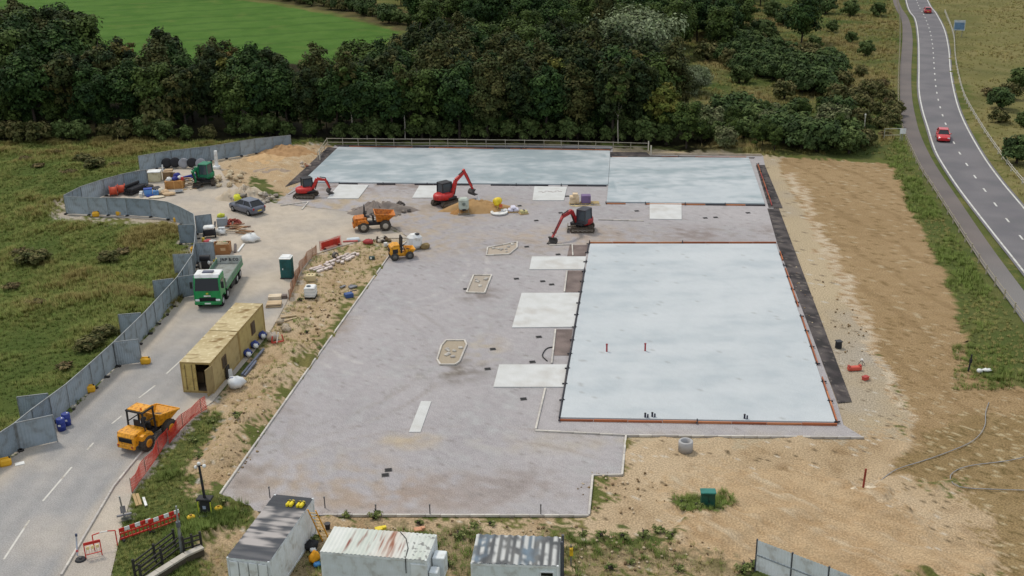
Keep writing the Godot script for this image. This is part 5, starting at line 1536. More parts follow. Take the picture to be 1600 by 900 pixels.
	if cabbed:
		m = MB.new()
		m.box(Vector3(0, 2.8, 0.4), Vector3(1.3, 0.09, 1.05), Basis.IDENTITY, 0.03)
		part(t, "canopy", m, yel)
		m = MB.new()
		m.cyl(Vector3(0.45, 2.84, 0.75), Vector3(0.45, 3.02, 0.75), 0.07, 0.05, 10)
		part(t, "beacon", m, paint(230, 120, 20, 0.3, 0.0, 0.0))
	return t


# a small upright articulated carrier
func compact():
	var t := thing("site_dumper", "small upright yellow dumper with black roll frame at the gravel yard's top corner", "dumper", Vector3(-11.25, 0.00, -107.74), -1.27)
	var yel := paint(240, 172, 30, 0.5, 0.0, 0.9)
	var dk := paint(36, 34, 38, 0.7)
	var m := MB.new()
	m.prism([Vector2(0.2, 0.55), Vector2(1.2, 0.5), Vector2(1.3, 0.9), Vector2(1.18, 1.45), Vector2(0.8, 1.66), Vector2(0.3, 1.62)], -0.62, 0.62, 0.08)
	var h := part(t, "engine_hood", m, yel)
	m = MB.new()
	m.box(Vector3(0.635, 1.0, 0.75), Vector3(0.03, 0.4, 0.55))
	m.box(Vector3(0, 1.05, 1.29), Vector3(0.8, 0.4, 0.05))
	part(h, "grille", m, dk)
	m = MB.new()
	m.box(Vector3(0, 0.5, -0.1), Vector3(0.7, 0.4, 1.0), Basis.IDENTITY, 0.06)
	part(t, "chassis", m, yel)
	m = MB.new()
	m.loft([[Vector3(-0.5, 0.5, -0.35), Vector3(-0.5, 0.5, -1.0), Vector3(0.5, 0.5, -1.0), Vector3(0.5, 0.5, -0.35)], [Vector3(-0.68, 1.12, -0.3), Vector3(-0.68, 1.0, -1.35), Vector3(0.68, 1.0, -1.35), Vector3(0.68, 1.12, -0.3)], [Vector3(-0.62, 1.1, -0.36), Vector3(-0.62, 0.98, -1.28), Vector3(0.62, 0.98, -1.28), Vector3(0.62, 1.1, -0.36)], [Vector3(-0.45, 0.6, -0.4), Vector3(-0.45, 0.6, -0.9), Vector3(0.45, 0.6, -0.9), Vector3(0.45, 0.6, -0.4)]])
	part(t, "skip", m, yel)
	m = MB.new()
	for x in [-0.42, 0.42]:
		m.bar(Vector3(x, 0.7, 0.1), Vector3(x, 2.35, -0.02), 0.1, 0.16)
	m.bar(Vector3(-0.42, 2.35, -0.02), Vector3(0.42, 2.35, -0.02), 0.1, 0.12)
	part(t, "roll_frame", m, dk)
	m = MB.new()
	m.box(Vector3(0, 1.02, 0.05), Vector3(0.55, 0.12, 0.42), Basis.IDENTITY, 0.04)
	m.cyl(Vector3(0, 0.8, -0.3), Vector3(0, 1.35, -0.2), 0.03, -1, 6)
	m.lathe(Vector3(0, 1.35, -0.2), Vector3(0, 0.94, 0.34), [Vector2(0, 0.12), Vector2(0, 0.17), Vector2(0.04, 0.17), Vector2(0.04, 0.12)], 12)
	part(t, "seat", m, dk)
	for x in [-0.6, 0.6]:
		for z in [-0.72, 0.85]:
			wheel(t, Vector3(x, 0.4, z), 0.4, 0.34, paint(70, 68, 66, 0.95), paint(110, 108, 104, 0.6))


func plant():
	dumper("yellow cabbed site dumper on the road beside the orange mesh, its black grille towards us", [238, 168, 28], Vector3(-25.99, 0.00, -69.88), -0.40, 1.0, true, [232, 160, 30], 0.1)
	dumper("dusty orange site dumper with pale wheels parked by the rubble heap", [214, 128, 34], Vector3(-15.21, 0.00, -117.52), -1.38, 1.0, false, [176, 168, 156])
	compact()
	digger("red mini excavator with folded arm at the back left slab's front corner", [206, 46, 44], Vector3(-24.77, 0.00, -130.69), 1.42, -1.11, [Vector2(0.7, 1.1), Vector2(1.4, 2.3), Vector2(2.5, 2.0), Vector2(3.0, 0.75)], 0.95)
	digger("red excavator with its arm arched high, beside the brown sand heap", [204, 46, 46], Vector3(-7.69, 0.00, -126.33), -0.75, -0.89, [Vector2(0.7, 1.1), Vector2(1.3, 2.6), Vector2(2.5, 3.3), Vector2(3.6, 1.1)], 1.08)
	digger("black-cabbed excavator reaching its red arm down to the left in the open gravel", [176, 40, 44], Vector3(7.82, 0.00, -115.66), 1.5, 2.52, [Vector2(0.7, 1.1), Vector2(1.7, 2.5), Vector2(3.4, 2.3), Vector2(5.3, 0.6)], 1.05, paint(58, 58, 66, 0.5))
	digger("green mini excavator with a black cab among the stored materials", [34, 146, 100], Vector3(-38.86, 0.00, -137.39), 0.3, 2.91, [Vector2(0.7, 1.1), Vector2(1.2, 2.2), Vector2(1.9, 1.9), Vector2(1.5, 0.65)], 1.15, paint(30, 120, 90, 0.6))


# ------------------------------------------------------------------ road vehicles
# sections along the length: z, half width low, half width high, sill, shoulder height
func body(sections: Array) -> MB:
	var m := MB.new()
	var rings := []
	for s in sections:
		rings.append([Vector3(-s[1] * 0.92, s[3], s[0]), Vector3(-s[1], s[3] + 0.16, s[0]), Vector3(-s[1], s[3] + (s[4] - s[3]) * 0.6, s[0]), Vector3(-s[2], s[4], s[0]), Vector3(-s[2] * 0.5, s[4] + 0.03, s[0]), Vector3(s[2] * 0.5, s[4] + 0.03, s[0]), Vector3(s[2], s[4], s[0]), Vector3(s[1], s[3] + (s[4] - s[3]) * 0.6, s[0]), Vector3(s[1], s[3] + 0.16, s[0]), Vector3(s[1] * 0.92, s[3], s[0])])
	m.loft(rings, true)
	return m


func car(label: String, col: Array, at: Vector3, yaw: float, s := 1.0):
	var t := thing("car", label, "car", at, yaw)
	t.scale = Vector3.ONE * s
	var p := paint(col[0], col[1], col[2], 0.25, 0.1, 0.3)
	p.clearcoat_enabled = true
	p.clearcoat = 0.6
	part(t, "body", body([[-2.1, 0.66, 0.6, 0.32, 0.66], [-1.95, 0.82, 0.74, 0.25, 0.78], [-1.2, 0.88, 0.82, 0.22, 0.9], [-0.7, 0.89, 0.84, 0.22, 0.98], [0.9, 0.89, 0.84, 0.22, 1.0], [1.6, 0.87, 0.82, 0.22, 0.98], [2.0, 0.8, 0.74, 0.28, 0.92], [2.1, 0.7, 0.66, 0.36, 0.8]]), p)
	var m := MB.new()
	m.loft([[Vector3(-0.8, 0.97, -0.95), Vector3(0.8, 0.97, -0.95), Vector3(0.78, 0.98, 1.85), Vector3(-0.78, 0.98, 1.85)], [Vector3(-0.62, 1.42, -0.15), Vector3(0.62, 1.42, -0.15), Vector3(0.6, 1.4, 1.3), Vector3(-0.6, 1.4, 1.3)]])
	part(t, "window", m, glass_mat())
	m = MB.new()
	m.box(Vector3(0, 1.44, 0.57), Vector3(1.27, 0.07, 1.52), Basis.IDENTITY, 0.03)
	for x in [-1, 1]:
		m.bar(Vector3(x * 0.8, 0.98, -0.95), Vector3(x * 0.62, 1.42, -0.16), 0.07, 0.06)
		m.bar(Vector3(x * 0.81, 0.98, 0.5), Vector3(x * 0.63, 1.42, 0.52), 0.08, 0.06)
		m.bar(Vector3(x * 0.78, 0.98, 1.83), Vector3(x * 0.6, 1.4, 1.29), 0.12, 0.08)
	part(t, "roof", m, p)
	for x in [-0.8, 0.8]:
		for z in [-1.3, 1.3]:
			wheel(t, Vector3(x, 0.32, z), 0.32, 0.2, paint(26, 26, 28, 0.9), paint(150, 152, 156, 0.4, 0.5))
	for x in [-0.6, 0.6]:
		m = MB.new()
		m.box(Vector3(x, 0.66, -2.02), Vector3(0.32, 0.16, 0.16), Basis.IDENTITY, 0.03)
		part(t, "headlight", m, paint(225, 228, 232, 0.15, 0.0, 0.0))
		m = MB.new()
		m.box(Vector3(x * 1.15, 0.78, 2.05), Vector3(0.2, 0.22, 0.1), Basis.IDENTITY, 0.03)
		part(t, "tail_light", m, paint(150, 20, 24, 0.2, 0.0, 0.0))
		m = MB.new()
		m.box(Vector3(x * 1.58, 1.0, -0.55), Vector3(0.18, 0.13, 0.1), Basis.IDENTITY, 0.03)
		part(t, "mirror", m, p)
	m = MB.new()
	m.box(Vector3(0, 0.56, 2.1), Vector3(0.5, 0.12, 0.04))
	part(t, "number_plate", m, paint(222, 200, 80, 0.5))
	return t


func vehicles():
	car("dark grey hatchback parked beside the heap of pale rubble", [92, 98, 114], Vector3(-30.81, 0.00, -125.00), 0.85, 1.14)
	car("bright red car driving on the country road, the nearer of the two", [206, 24, 34], Vector3(61.22, 0.00, -153.63), 2.84, 1.0)
	car("distant red car near the top of the country road", [184, 40, 48], Vector3(106.13, 0.00, -286.06), -0.29, 1.0)
	lorry()


func lorry():
	var t := thing("dropside_lorry", "green dropside lorry with a white cab roof parked beside the hoarding", "lorry", Vector3(-27.82, 0.00, -99.18), -3.14)
	var gr := paint(20, 140, 74, 0.35)
	var dk := paint(30, 32, 34, 0.7)
	var wh := paint(232, 234, 234, 0.4)
	var bed := paint(142, 146, 142, 0.8)
	var m := MB.new()
	m.box(Vector3(0, 0.85, 0.2), Vector3(0.9, 0.3, 8.6))
	for z in [-1.9, -0.2, 1.6]:
		m.box(Vector3(0, 0.75, z), Vector3(2.3, 0.3, 0.5))
	part(t, "chassis", m, dk)
	# cab
	m = MB.new()
	m.prism([Vector2(-4.55, 0.55), Vector2(-4.62, 1.1), Vector2(-4.55, 1.75), Vector2(-4.2, 3.0), Vector2(-4.0, 3.12), Vector2(-2.75, 3.12), Vector2(-2.7, 0.85), Vector2(-3.1, 0.85), Vector2(-3.2, 1.15), Vector2(-4.1, 1.15), Vector2(-4.2, 0.55)], -1.22, 1.22, 0.05)
	var cab := part(t, "cab", m, gr)
	m = MB.new()
	m.loft([[Vector3(-1.1, 1.8, -4.58), Vector3(1.1, 1.8, -4.58), Vector3(1.1, 1.8, -4.5), Vector3(-1.1, 1.8, -4.5)], [Vector3(-1.02, 2.86, -4.27), Vector3(1.02, 2.86, -4.27), Vector3(1.02, 2.86, -4.19), Vector3(-1.02, 2.86, -4.19)]])
	part(cab, "windscreen", m, glass_mat())
	for x in [-1.225, 1.225]:
		m = MB.new()
		m.box(Vector3(x, 2.25, -3.65), Vector3(0.03, 0.75, 0.85))
		part(cab, "side_window", m, glass_mat())
		m = MB.new()
		m.box(Vector3(x * 1.17, 2.3, -4.35), Vector3(0.22, 0.65, 0.14), Basis.IDENTITY, 0.04)
		m.bar(Vector3(x, 2.5, -4.25), Vector3(x * 1.15, 2.5, -4.33), 0.05, 0.05)
		part(cab, "mirror", m, dk)
		m = MB.new()
		m.box(Vector3(x * 0.76, 0.92, -4.62), Vector3(0.42, 0.2, 0.1), Basis.IDENTITY, 0.04)
		part(cab, "headlight", m, paint(220, 226, 226, 0.2, 0.0, 0.0))
	m = MB.new()
	m.box(Vector3(0, 3.16, -3.4), Vector3(2.34, 0.12, 1.4), Basis.IDENTITY, 0.05)
	m.loft([[Vector3(-1.1, 2.94, -4.26), Vector3(1.1, 2.94, -4.26), Vector3(1.1, 2.94, -4.0), Vector3(-1.1, 2.94, -4.0)], [Vector3(-1.08, 3.2, -4.12), Vector3(1.08, 3.2, -4.12), Vector3(1.08, 3.2, -3.9), Vector3(-1.08, 3.2, -3.9)]])
	var rf := part(cab, "roof", m, wh)
	m = MB.new()
	m.box(Vector3(0, 3.27, -3.45), Vector3(1.0, 0.1, 0.55), Basis.IDENTITY, 0.03)
	part(rf, "roof_vent", m, paint(84, 88, 108, 0.5))
	m = MB.new()
	m.box(Vector3(0, 1.0, -4.63), Vector3(1.5, 0.34, 0.06), Basis.IDENTITY, 0.02)
	for k in 3:
		m.box(Vector3(0, 0.9 + k * 0.1, -4.665), Vector3(1.4, 0.03, 0.02))
	part(cab, "grille", m, paint(20, 24, 26, 0.7))
	m = MB.new()
	m.box(Vector3(0, 1.32, -4.64), Vector3(0.62, 0.13, 0.03))
	part(cab, "name_badge", m, wh)
	m = MB.new()
	m.box(Vector3(0, 1.55, -4.62), Vector3(0.22, 0.16, 0.04), Basis.IDENTITY, 0.03)
	part(cab, "emblem", m, paint(206, 196, 60, 0.5))
	m = MB.new()
	m.box(Vector3(0, 0.62, -4.6), Vector3(2.45, 0.3, 0.2), Basis.IDENTITY, 0.06)
	var bp := part(cab, "bumper", m, gr)
	m = MB.new()
	m.box(Vector3(0, 0.62, -4.72), Vector3(0.56, 0.12, 0.03))
	part(bp, "number_plate", m, wh)
	# body
	m = MB.new()
	for k in 12:
		m.box(Vector3(-1.12 + k * 0.204, 1.27, 1.0), Vector3(0.196, 0.06 + 0.008 * (k % 3), 6.7))
	part(t, "bed_floor", m, bed)
	for x in [-1.24, 1.24]:
		for k in 3:
			m = MB.new()
			m.box(Vector3(x, 1.52, -1.2 + k * 2.24), Vector3(0.06, 0.55, 2.18), Basis.IDENTITY, 0.015)
			m.box(Vector3(x, 1.52, -1.2 + k * 2.24), Vector3(0.09, 0.06, 2.1))
			part(t, "side_board", m, paint(108, 140, 120, 0.6))
		m = MB.new()
		m.box(Vector3(x, 1.18, 1.0), Vector3(0.1, 0.16, 6.8))
		part(t, "side_rail", m, gr)
	m = MB.new()
	m.box(Vector3(0, 1.75, -2.42), Vector3(2.5, 1.0, 0.08), Basis.IDENTITY, 0.02)
	part(t, "headboard", m, bed)
	m = MB.new()
	m.box(Vector3(0, 1.66, 4.36), Vector3(2.5, 0.85, 0.07), Basis.IDENTITY, 0.02)
	var tb := part(t, "tailboard", m, paint(196, 198, 194, 0.7))
	var tm := TextMesh.new()
	tm.text = "JNP & CO"
	tm.font_size = 40
	tm.pixel_size = 0.0105
	tm.depth = 0.02
	var fnt := SystemFont.new()
	fnt.font_names = PackedStringArray(["Droid Sans"])
	fnt.font_weight = 700
	tm.font = fnt
	var lt := mi("lettering", tm, paint(56, 56, 66, 0.7), tb)
	lt.position = Vector3(0, 1.68, 4.30)
	lt.rotation.y = PI
	for z in [-3.65, -1.9, 2.1, 3.4]:
		for x in [-1.02, 1.02]:
			wheel(t, Vector3(x, 0.5, z), 0.5, 0.32, paint(28, 28, 30, 0.95), paint(180, 182, 184, 0.5))
	m = MB.new()
	for x in [-1.15, 1.15]:
		m.box(Vector3(x, 0.75, 0.1), Vector3(0.25, 0.5, 1.6), Basis.IDENTITY, 0.05)
	part(t, "side_tank", m, dk)


# ------------------------------------------------------------------ cabins and containers
func roof_white(x, z):
	var rust := n_small.get_noise_2d(x * 5.5, z * 0.5) * 1.7 + n_mid.get_noise_2d(x * 4.0, z * 2.0) * 0.5
	var c := tone(lin(206, 212, 202), lin(226, 228, 222), 0.5 + n_mid.get_noise_2d(x * 3, z * 3))
	if x > -1.9 and x < 1.6:
		c = tone(c, lin(138, 62, 44), (rust - 0.22) * 2.0 * (1.0 - absf(z) * 0.5) * (1.0 - absf(x) * 0.25))
		c = tone(c, lin(196, 164, 138), 0.4 * (1.0 - absf(x - 0.7)))
	if x > 1.6 and n_small.get_noise_2d(x * 4, z * 4) > 0.35: c = lin(150, 150, 146)
	return c


func roof_blotch(x, z):
	var a := n_small.get_noise_2d(x * 1.6, z * 0.35) * 1.6
	var c := tone(lin(120, 121, 120), lin(96, 98, 100), 0.5 + a)
	c = tone(c, lin(128, 146, 160), n_mid.get_noise_2d(x * 4, z * 3) * 1.6 - 0.2)
	if fposmod(x, 0.4) < 0.17: c = tone(c, lin(206, 207, 204), 0.6 + n_small.get_noise_2d(x * 1.1 + 9.0, z * 1.4) * 2.2)
	return c


func roof_felt(x, z):
	var a := n_small.get_noise_2d(x * 3.2, z * 0.45) * 1.6
	var c := tone(lin(84, 86, 90), lin(110, 110, 112), 0.5 + a)
	if absf(x) < 2.0: c = tone(c, lin(182, 176, 172), a * 1.2 + n_small.get_noise_2d(x * 0.8 + 5.0, z * 0.9) * 1.6 + 0.3)
	if x > 2.0: c = tone(c, lin(74, 76, 80), 0.7)
	return c


func roof_tan(x, z):
	var a := n_small.get_noise_2d(x * 1.2, z * 0.5) * 1.5
	var c := tone(lin(208, 192, 152), lin(190, 172, 132), 0.5 + n_mid.get_noise_2d(x * 2, z * 2) + a * 0.5)
	c = tone(c, lin(232, 218, 180), n_small.get_noise_2d(x * 3.0, z * 3.0) * 1.4 - 0.2)
	return tone(c, lin(140, 116, 78), n_small.get_noise_2d(x * 2.2 + 40.0, z * 0.9) * 2.2 - 0.6)


func vc_mat(rough := 0.7) -> StandardMaterial3D:
	var m := ground_mat("coated_%.1f" % rough, 0.9, 0.86, 0.0, rough, 33, 0.04)
	return m


# a long box with ribbed walls; x runs along it, the doors are at its low-x end
func cabin_shell(called, label, category, at: Vector3, yaw: float, l: float, w: float, h: float, wall_m, frame_m, roof_cf: Callable, pitch: float, amp: float, open_end := false):
	var t := thing(called, label, category, at, yaw)
	for z in [-1, 1]:
		var o := mi("wall", ribbed(l - 0.1, h - 0.25, 0.28, 0.03, false), wall_m, t)
		o.position = Vector3(0, 0.14, z * (w / 2 - 0.04))
		o.rotation.y = 0.0 if z > 0 else PI
	for x in [-1, 1]:
		if open_end and x < 0: continue
		var o := mi("end_wall", ribbed(w - 0.1, h - 0.25, 0.28, 0.03, false), wall_m, t)
		o.position = Vector3(x * (l / 2 - 0.04), 0.14, 0)
		o.rotation.y = x * PI / 2
	var rf := mi("roof", ribbed(l, w, pitch, amp, true, roof_cf, 40), vc_mat(), t)
	rf.position = Vector3(0, h - 0.008, 0)
	var m := MB.new()
	m.box(Vector3(0, 0.1, 0), Vector3(l - 0.1, 0.16, w - 0.1))
	part(t, "floor", m, paint(90, 78, 66, 0.9))
	m = MB.new()
	for x in [-1, 1]:
		for z in [-1, 1]:
			m.box(Vector3(x * (l / 2 - 0.05), h / 2, z * (w / 2 - 0.05)), Vector3(0.13, h, 0.13), Basis.IDENTITY, 0.02)
		for y in [0.08, h - 0.09]:
			m.box(Vector3(x * (l / 2 - 0.05), y, 0), Vector3(0.11, 0.15, w - 0.2))
	for z in [-1, 1]:
		for y in [0.08, h - 0.09]:
			m.box(Vector3(0, y, z * (w / 2 - 0.05)), Vector3(l - 0.2, 0.15, 0.11))
	part(t, "frame", m, frame_m)
	return t


func cabins():
	var pale := paint(222, 228, 232, 0.6)
	var pale2 := paint(230, 234, 236, 0.6)
	var tan_m := paint(180, 160, 112, 0.7)
	var tan_f := paint(166, 142, 88, 0.7)
	var t = cabin_shell("site_cabin", "long pale grey cabin with a dark felt roof holding two yellow packs", "site cabin", Vector3(-14.05, 0, -54.75), 1.357, 6.6, 2.5, 2.5, pale2, pale, roof_felt, 0.5, 0.02)
	var m := MB.new()
	for k in 4:
		m.box(Vector3(-3.33, 1.25, -0.85 + k * 0.57), Vector3(0.05, 2.1, 0.5), Basis.IDENTITY, 0.01)
	part(t, "end_panel", m, pale2)
	var yel := paint(236, 214, 40, 0.6)
	for s in [[2.35, 0.15, "left"], [2.35, 0.8, "right"]]:
		var g := Vector3(-14.05, 2.5, -54.75) + Basis(Vector3.UP, 1.357) * Vector3(s[0], 0, s[1])
		build("yellow_pack", "%s of the two yellow packs lying on the dark cabin roof" % s[2], "pack", g, 1.3, [["sack", yel, [["b", 0, 0.1, -0.1, 0.55, 0.2, 0.16, 0.04], ["b", 0, 0.12, 0.12, 0.55, 0.22, 0.2, 0.05]]], ["strap", paint(90, 80, 30), [["b", 0.1, 0.13, 0.02, 0.05, 0.24, 0.46]]]], "yellow packs on the cabin roof")
	t = cabin_shell("site_cabin", "pale cabin with rust-streaked ribbed white roof, in the middle of the three", "site cabin", Vector3(-7.7, 0, -52.87), -0.172, 6.03, 2.5, 2.5, pale, pale2, roof_white, 0.24, 0.03)
	m = MB.new()
	m.box(Vector3(3.4, 1.35, -0.2), Vector3(0.7, 1.2, 0.8), Basis.IDENTITY, 0.04)
	m.box(Vector3(3.3, 1.0, 0.75), Vector3(0.5, 1.2, 0.6), Basis.IDENTITY, 0.04)
	part(t, "service_box", m, pale)
	m = MB.new()
	m.box(Vector3(2.55, 1.2, 1.25), Vector3(0.85, 2.0, 0.06), Basis.IDENTITY, 0.01)
	var d := part(t, "door", m, pale2)
	m = MB.new()
	m.cyl(Vector3(2.25, 1.1, 1.28), Vector3(2.25, 1.1, 1.34), 0.04, -1, 8)
	part(d, "handle", m, paint(60, 60, 60))
	m = MB.new()
	m.tube([Vector3(0.9, 2.53, -1.2), Vector3(1.4, 2.54, -0.6), Vector3(1.75, 2.54, 0.3), Vector3(1.85, 2.5, 1.28), Vector3(1.85, 1.6, 1.3)], 0.025)
	part(t, "cable", m, paint(44, 44, 46))
	t = cabin_shell("site_cabin", "pale cabin with a dark roof striped by white ribs, at the right of the three", "site cabin", Vector3(-0.02, 0, -51.96), -0.093, 4.75, 2.75, 2.5, paint(224, 232, 235, 0.6), pale2, roof_blotch, 0.4, 0.05)
	m = MB.new()
	m.box(Vector3(1.75, 1.95, 1.36), Vector3(0.78, 0.36, 0.06), Basis.IDENTITY, 0.02)
	var wn := part(t, "window", m, pale2)
	m = MB.new()
	m.box(Vector3(1.75, 1.95, 1.385), Vector3(0.64, 0.2, 0.04))
	part(wn, "pane", m, glass_mat())
	m = MB.new()
	m.bar(Vector3(2.5, 0, 0.6), Vector3(2.5, 3.4, 0.4), 0.14, 0.14)
	m.bar(Vector3(2.5, 0, -0.9), Vector3(2.5, 2.9, -1.0), 0.14, 0.14)
	part(t, "side_post", m, paint(86, 88, 96, 0.7))
	# the tan store containers
	t = cabin_shell("store_container", "nearer tan steel container with its end door standing open", "container", Vector3(-23.94, 0, -80.34), -0.13 + PI / 2, 6.06, 2.44, 2.59, tan_m, tan_f, roof_tan, 0.3, 0.03, true)
	m = MB.new()
	m.box(Vector3(-3.0, 1.3, -0.58), Vector3(0.07, 2.3, 1.14), Basis.IDENTITY, 0.01)
	for y in [0.5, 1.3, 2.1]:
		m.box(Vector3(-3.05, y, -0.58), Vector3(0.05, 0.08, 1.0))
	d = part(t, "door", m, paint(192, 170, 104, 0.7))
	m = MB.new()
	for z in [-0.85, -0.3]:
		m.cyl(Vector3(-3.08, 0.25, z), Vector3(-3.08, 2.4, z), 0.025, -1, 6)
	part(d, "lock_bar", m, paint(120, 104, 70))
	m = MB.new()
	m.box(Vector3(-3.5, 1.3, 1.24), Vector3(1.0, 2.2, 0.07), Basis(Vector3.UP, -0.18), 0.01)
	part(t, "open_door", m, paint(150, 132, 90, 0.7))
	m = MB.new()
	m.box(Vector3(-1.0, 0.6, -0.5), Vector3(1.2, 0.9, 0.8), Basis.IDENTITY, 0.03)
	m.box(Vector3(-1.8, 0.4, 0.5), Vector3(0.7, 0.5, 0.6), Basis.IDENTITY, 0.03)
	part(t, "stored_boxes", m, paint(120, 104, 80))
	for s in [["near", 0.3]]:
		m = MB.new()
		m.box(Vector3(-0.4, 1.5, 1.21), Vector3(0.95, 0.95, 0.1), Basis.IDENTITY, 0.02)
		wn = part(t, "window", m, paint(104, 84, 56, 0.8))
		m = MB.new()
		m.box(Vector3(-0.62, 1.5, 1.265), Vector3(0.34, 0.75, 0.04))
		m.box(Vector3(-0.18, 1.5, 1.265), Vector3(0.34, 0.75, 0.04))
		part(wn, "pane", m, paint(62, 52, 44, 0.4))
	t = cabin_shell("store_container", "farther tan steel container, end to end with the open one", "container", Vector3(-23.15, 0, -86.42), -0.13 + PI / 2, 6.02, 2.44, 2.6, paint(182, 163, 106, 0.7), tan_f, roof_tan, 0.3, 0.03)
	m = MB.new()
	m.box(Vector3(0.2, 1.5, 1.21), Vector3(0.9, 1.1, 0.1), Basis.IDENTITY, 0.02)
	wn = part(t, "window", m, paint(96, 74, 54, 0.8))
	m = MB.new()
	m.box(Vector3(0.2, 1.5, 1.265), Vector3(0.7, 0.9, 0.04))
	part(wn, "pane", m, paint(58, 48, 44, 0.4))


# ------------------------------------------------------------------ things standing about the site
func site_items():
	var wh := paint(232, 234, 234, 0.5)
	var red := paint(206, 46, 38, 0.55)
	var blk := paint(34, 34, 38, 0.7)
	var gal := paint(158, 164, 166, 0.45, 0.5)
	var yel := paint(232, 190, 34, 0.6)
	var teal := paint(16, 92, 92, 0.5)
	var wood := paint(176, 150, 108, 0.9)
	# portable toilet
	var t := thing("portable_toilet", "teal portable toilet with a white roof on the dusty road", "portable toilet", Vector3(-22.07, 0.00, -102.70), -0.06)
	var m := MB.new()
	m.box(Vector3(0, 0.06, 0), Vector3(1.2, 0.12, 1.2))
	part(t, "base", m, paint(60, 60, 62))
	m = MB.new()
	m.box(Vector3(0, 1.06, 0), Vector3(1.1, 1.95, 1.1), Basis.IDENTITY, 0.04)
	for x in [-0.4, -0.2, 0.0, 0.2, 0.4]:
		m.box(Vector3(x, 1.06, -0.56), Vector3(0.08, 1.7, 0.04))
	for z in [-0.35, -0.1, 0.15, 0.4]:
		m.box(Vector3(0.56, 1.06, z), Vector3(0.04, 1.7, 0.1))
	part(t, "cabin", m, teal)
	m = MB.new()
	m.box(Vector3(0.05, 1.05, 0.56), Vector3(0.8, 1.8, 0.05), Basis.IDENTITY, 0.02)
	for y in [0.6, 1.2, 1.7]:
		m.box(Vector3(0.05, y, 0.585), Vector3(0.55, 0.05, 0.03))
	var d := part(t, "door", m, paint(14, 84, 86, 0.5))
	m = MB.new()
	m.box(Vector3(-0.25, 1.05, 0.6), Vector3(0.08, 0.16, 0.05))
	part(d, "handle", m, wh)
	m = MB.new()
	m.box(Vector3(0, 2.13, 0), Vector3(1.2, 0.22, 1.2), Basis.IDENTITY, 0.09, Vector2(0.86, 0.86))
	part(t, "roof", m, wh)
	# green cabinet
	build("service_cabinet", "dark green service cabinet in a ring of weeds", "cabinet", Vector3(11.90, 0.00, -59.57), -0.05, [["plinth", paint(150, 140, 124), [["b", 0, 0.08, 0, 1.0, 0.16, 0.7]]], ["body", paint(14, 74, 62, 0.5), [["b", 0, 0.7, 0, 0.85, 1.15, 0.5, 0.02], ["b", 0.215, 0.68, 0.255, 0.4, 1.0, 0.03], ["b", -0.215, 0.68, 0.255, 0.4, 1.0, 0.03]]], ["lid", paint(40, 120, 110, 0.5), [["b", 0, 1.31, 0, 0.95, 0.1, 0.6, 0.03]]], ["handle", blk, [["b", 0.05, 0.75, 0.28, 0.04, 0.15, 0.03]]]])
	# concrete manhole ring
	m = MB.new()
	m.lathe(Vector3(11.67, 0.00, -66.98), Vector3.UP, [Vector2(0, 0.34), Vector2(0, 0.5), Vector2(0.72, 0.5), Vector2(0.76, 0.47), Vector2(0.76, 0.34), Vector2(0.1, 0.34)], 24)
	tag(mi("manhole_ring", m.done(), paint(176, 176, 178, 0.9)), "hollow grey concrete manhole ring standing on the bare earth below the near slab", "manhole ring")
	# CCTV tower
	t = build("camera_tower", "black security camera tower on a splayed base at the gravel yard's corner", "camera tower", Vector3(-19.43, 0.00, -60.15), -0.1, [["cabinet", blk, [["b", 0, 0.6, 0, 0.6, 1.0, 0.5, 0.04], ["b", 0, 1.14, 0, 0.95, 0.14, 0.6, 0.03]]], ["sign", paint(150, 160, 180, 0.5), [["b", 0, 0.62, 0.26, 0.2, 0.22, 0.02]]], ["foot", paint(120, 124, 132, 0.6), [["b", 0, 0.08, 0.25, 0.6, 0.16, 0.7, 0.04]]], ["corner_post", paint(190, 200, 60, 0.6), [["b", -0.4, 0.5, 0.2, 0.06, 1.0, 0.06], ["b", 0.4, 0.5, 0.2, 0.06, 1.0, 0.06]]], ["mast", blk, [["c", 0, 1.2, 0, -0.08, 3.5, 0, 0.09, 0.07]]], ["camera", wh, [["o", -0.3, 3.35, 0, 0.12, 0.12, 0.12, 0.0], ["o", 0.25, 3.45, 0, 0.12, 0.12, 0.12, 0.0], ["o", -0.08, 3.6, 0, 0.12, 0.12, 0.12, 0.0]]], ["camera_arm", blk, [["r", -0.3, 3.42, 0, 0.25, 3.5, 0, 0.05, 0.05]]]])
	for s in [[Vector3(-20.21, 0.00, -59.45), "yellow block on the grass left of the camera tower"], [Vector3(-18.73, 0.00, -60.42), "yellow block on the grass right of the camera tower"]]:
		build("ballast_block", s[1], "ballast block", s[0], 0.4, [["block", yel, [["b", 0, 0.18, 0, 0.5, 0.34, 0.36, 0.08]]], ["lug", paint(160, 120, 30), [["b", 0, 0.38, 0, 0.16, 0.08, 0.1]]]], "yellow blocks by the camera tower")
	# galvanised post
	build("steel_post", "galvanised steel post standing right of the red and white barriers", "post", Vector3(-19.83, 0.00, -55.82), 0.0, [["lower_tube", gal, [["c", 0, 0, 0, 0.05, 2.0, 0, 0.09, 0.09]]], ["upper_tube", gal, [["c", 0.05, 2.0, 0, 0.08, 3.3, 0, 0.055, 0.05]]], ["collar", paint(96, 100, 106), [["c", 0.05, 1.9, 0, 0.05, 2.25, 0, 0.13, 0.13]]]])
	# chapter barriers, red with a red and white top
	t = thing("red_barrier", "", "barrier", Vector3(-23.17, 0.00, -57.94), -0.95 + PI / 2, "red and white barriers on the grass")
	m = MB.new()
	m.box(Vector3(0, 0.1, 0), Vector3(1.95, 0.14, 0.08), Basis.IDENTITY, 0.02)
	m.box(Vector3(0, 0.52, 0), Vector3(1.95, 0.12, 0.07), Basis.IDENTITY, 0.02)
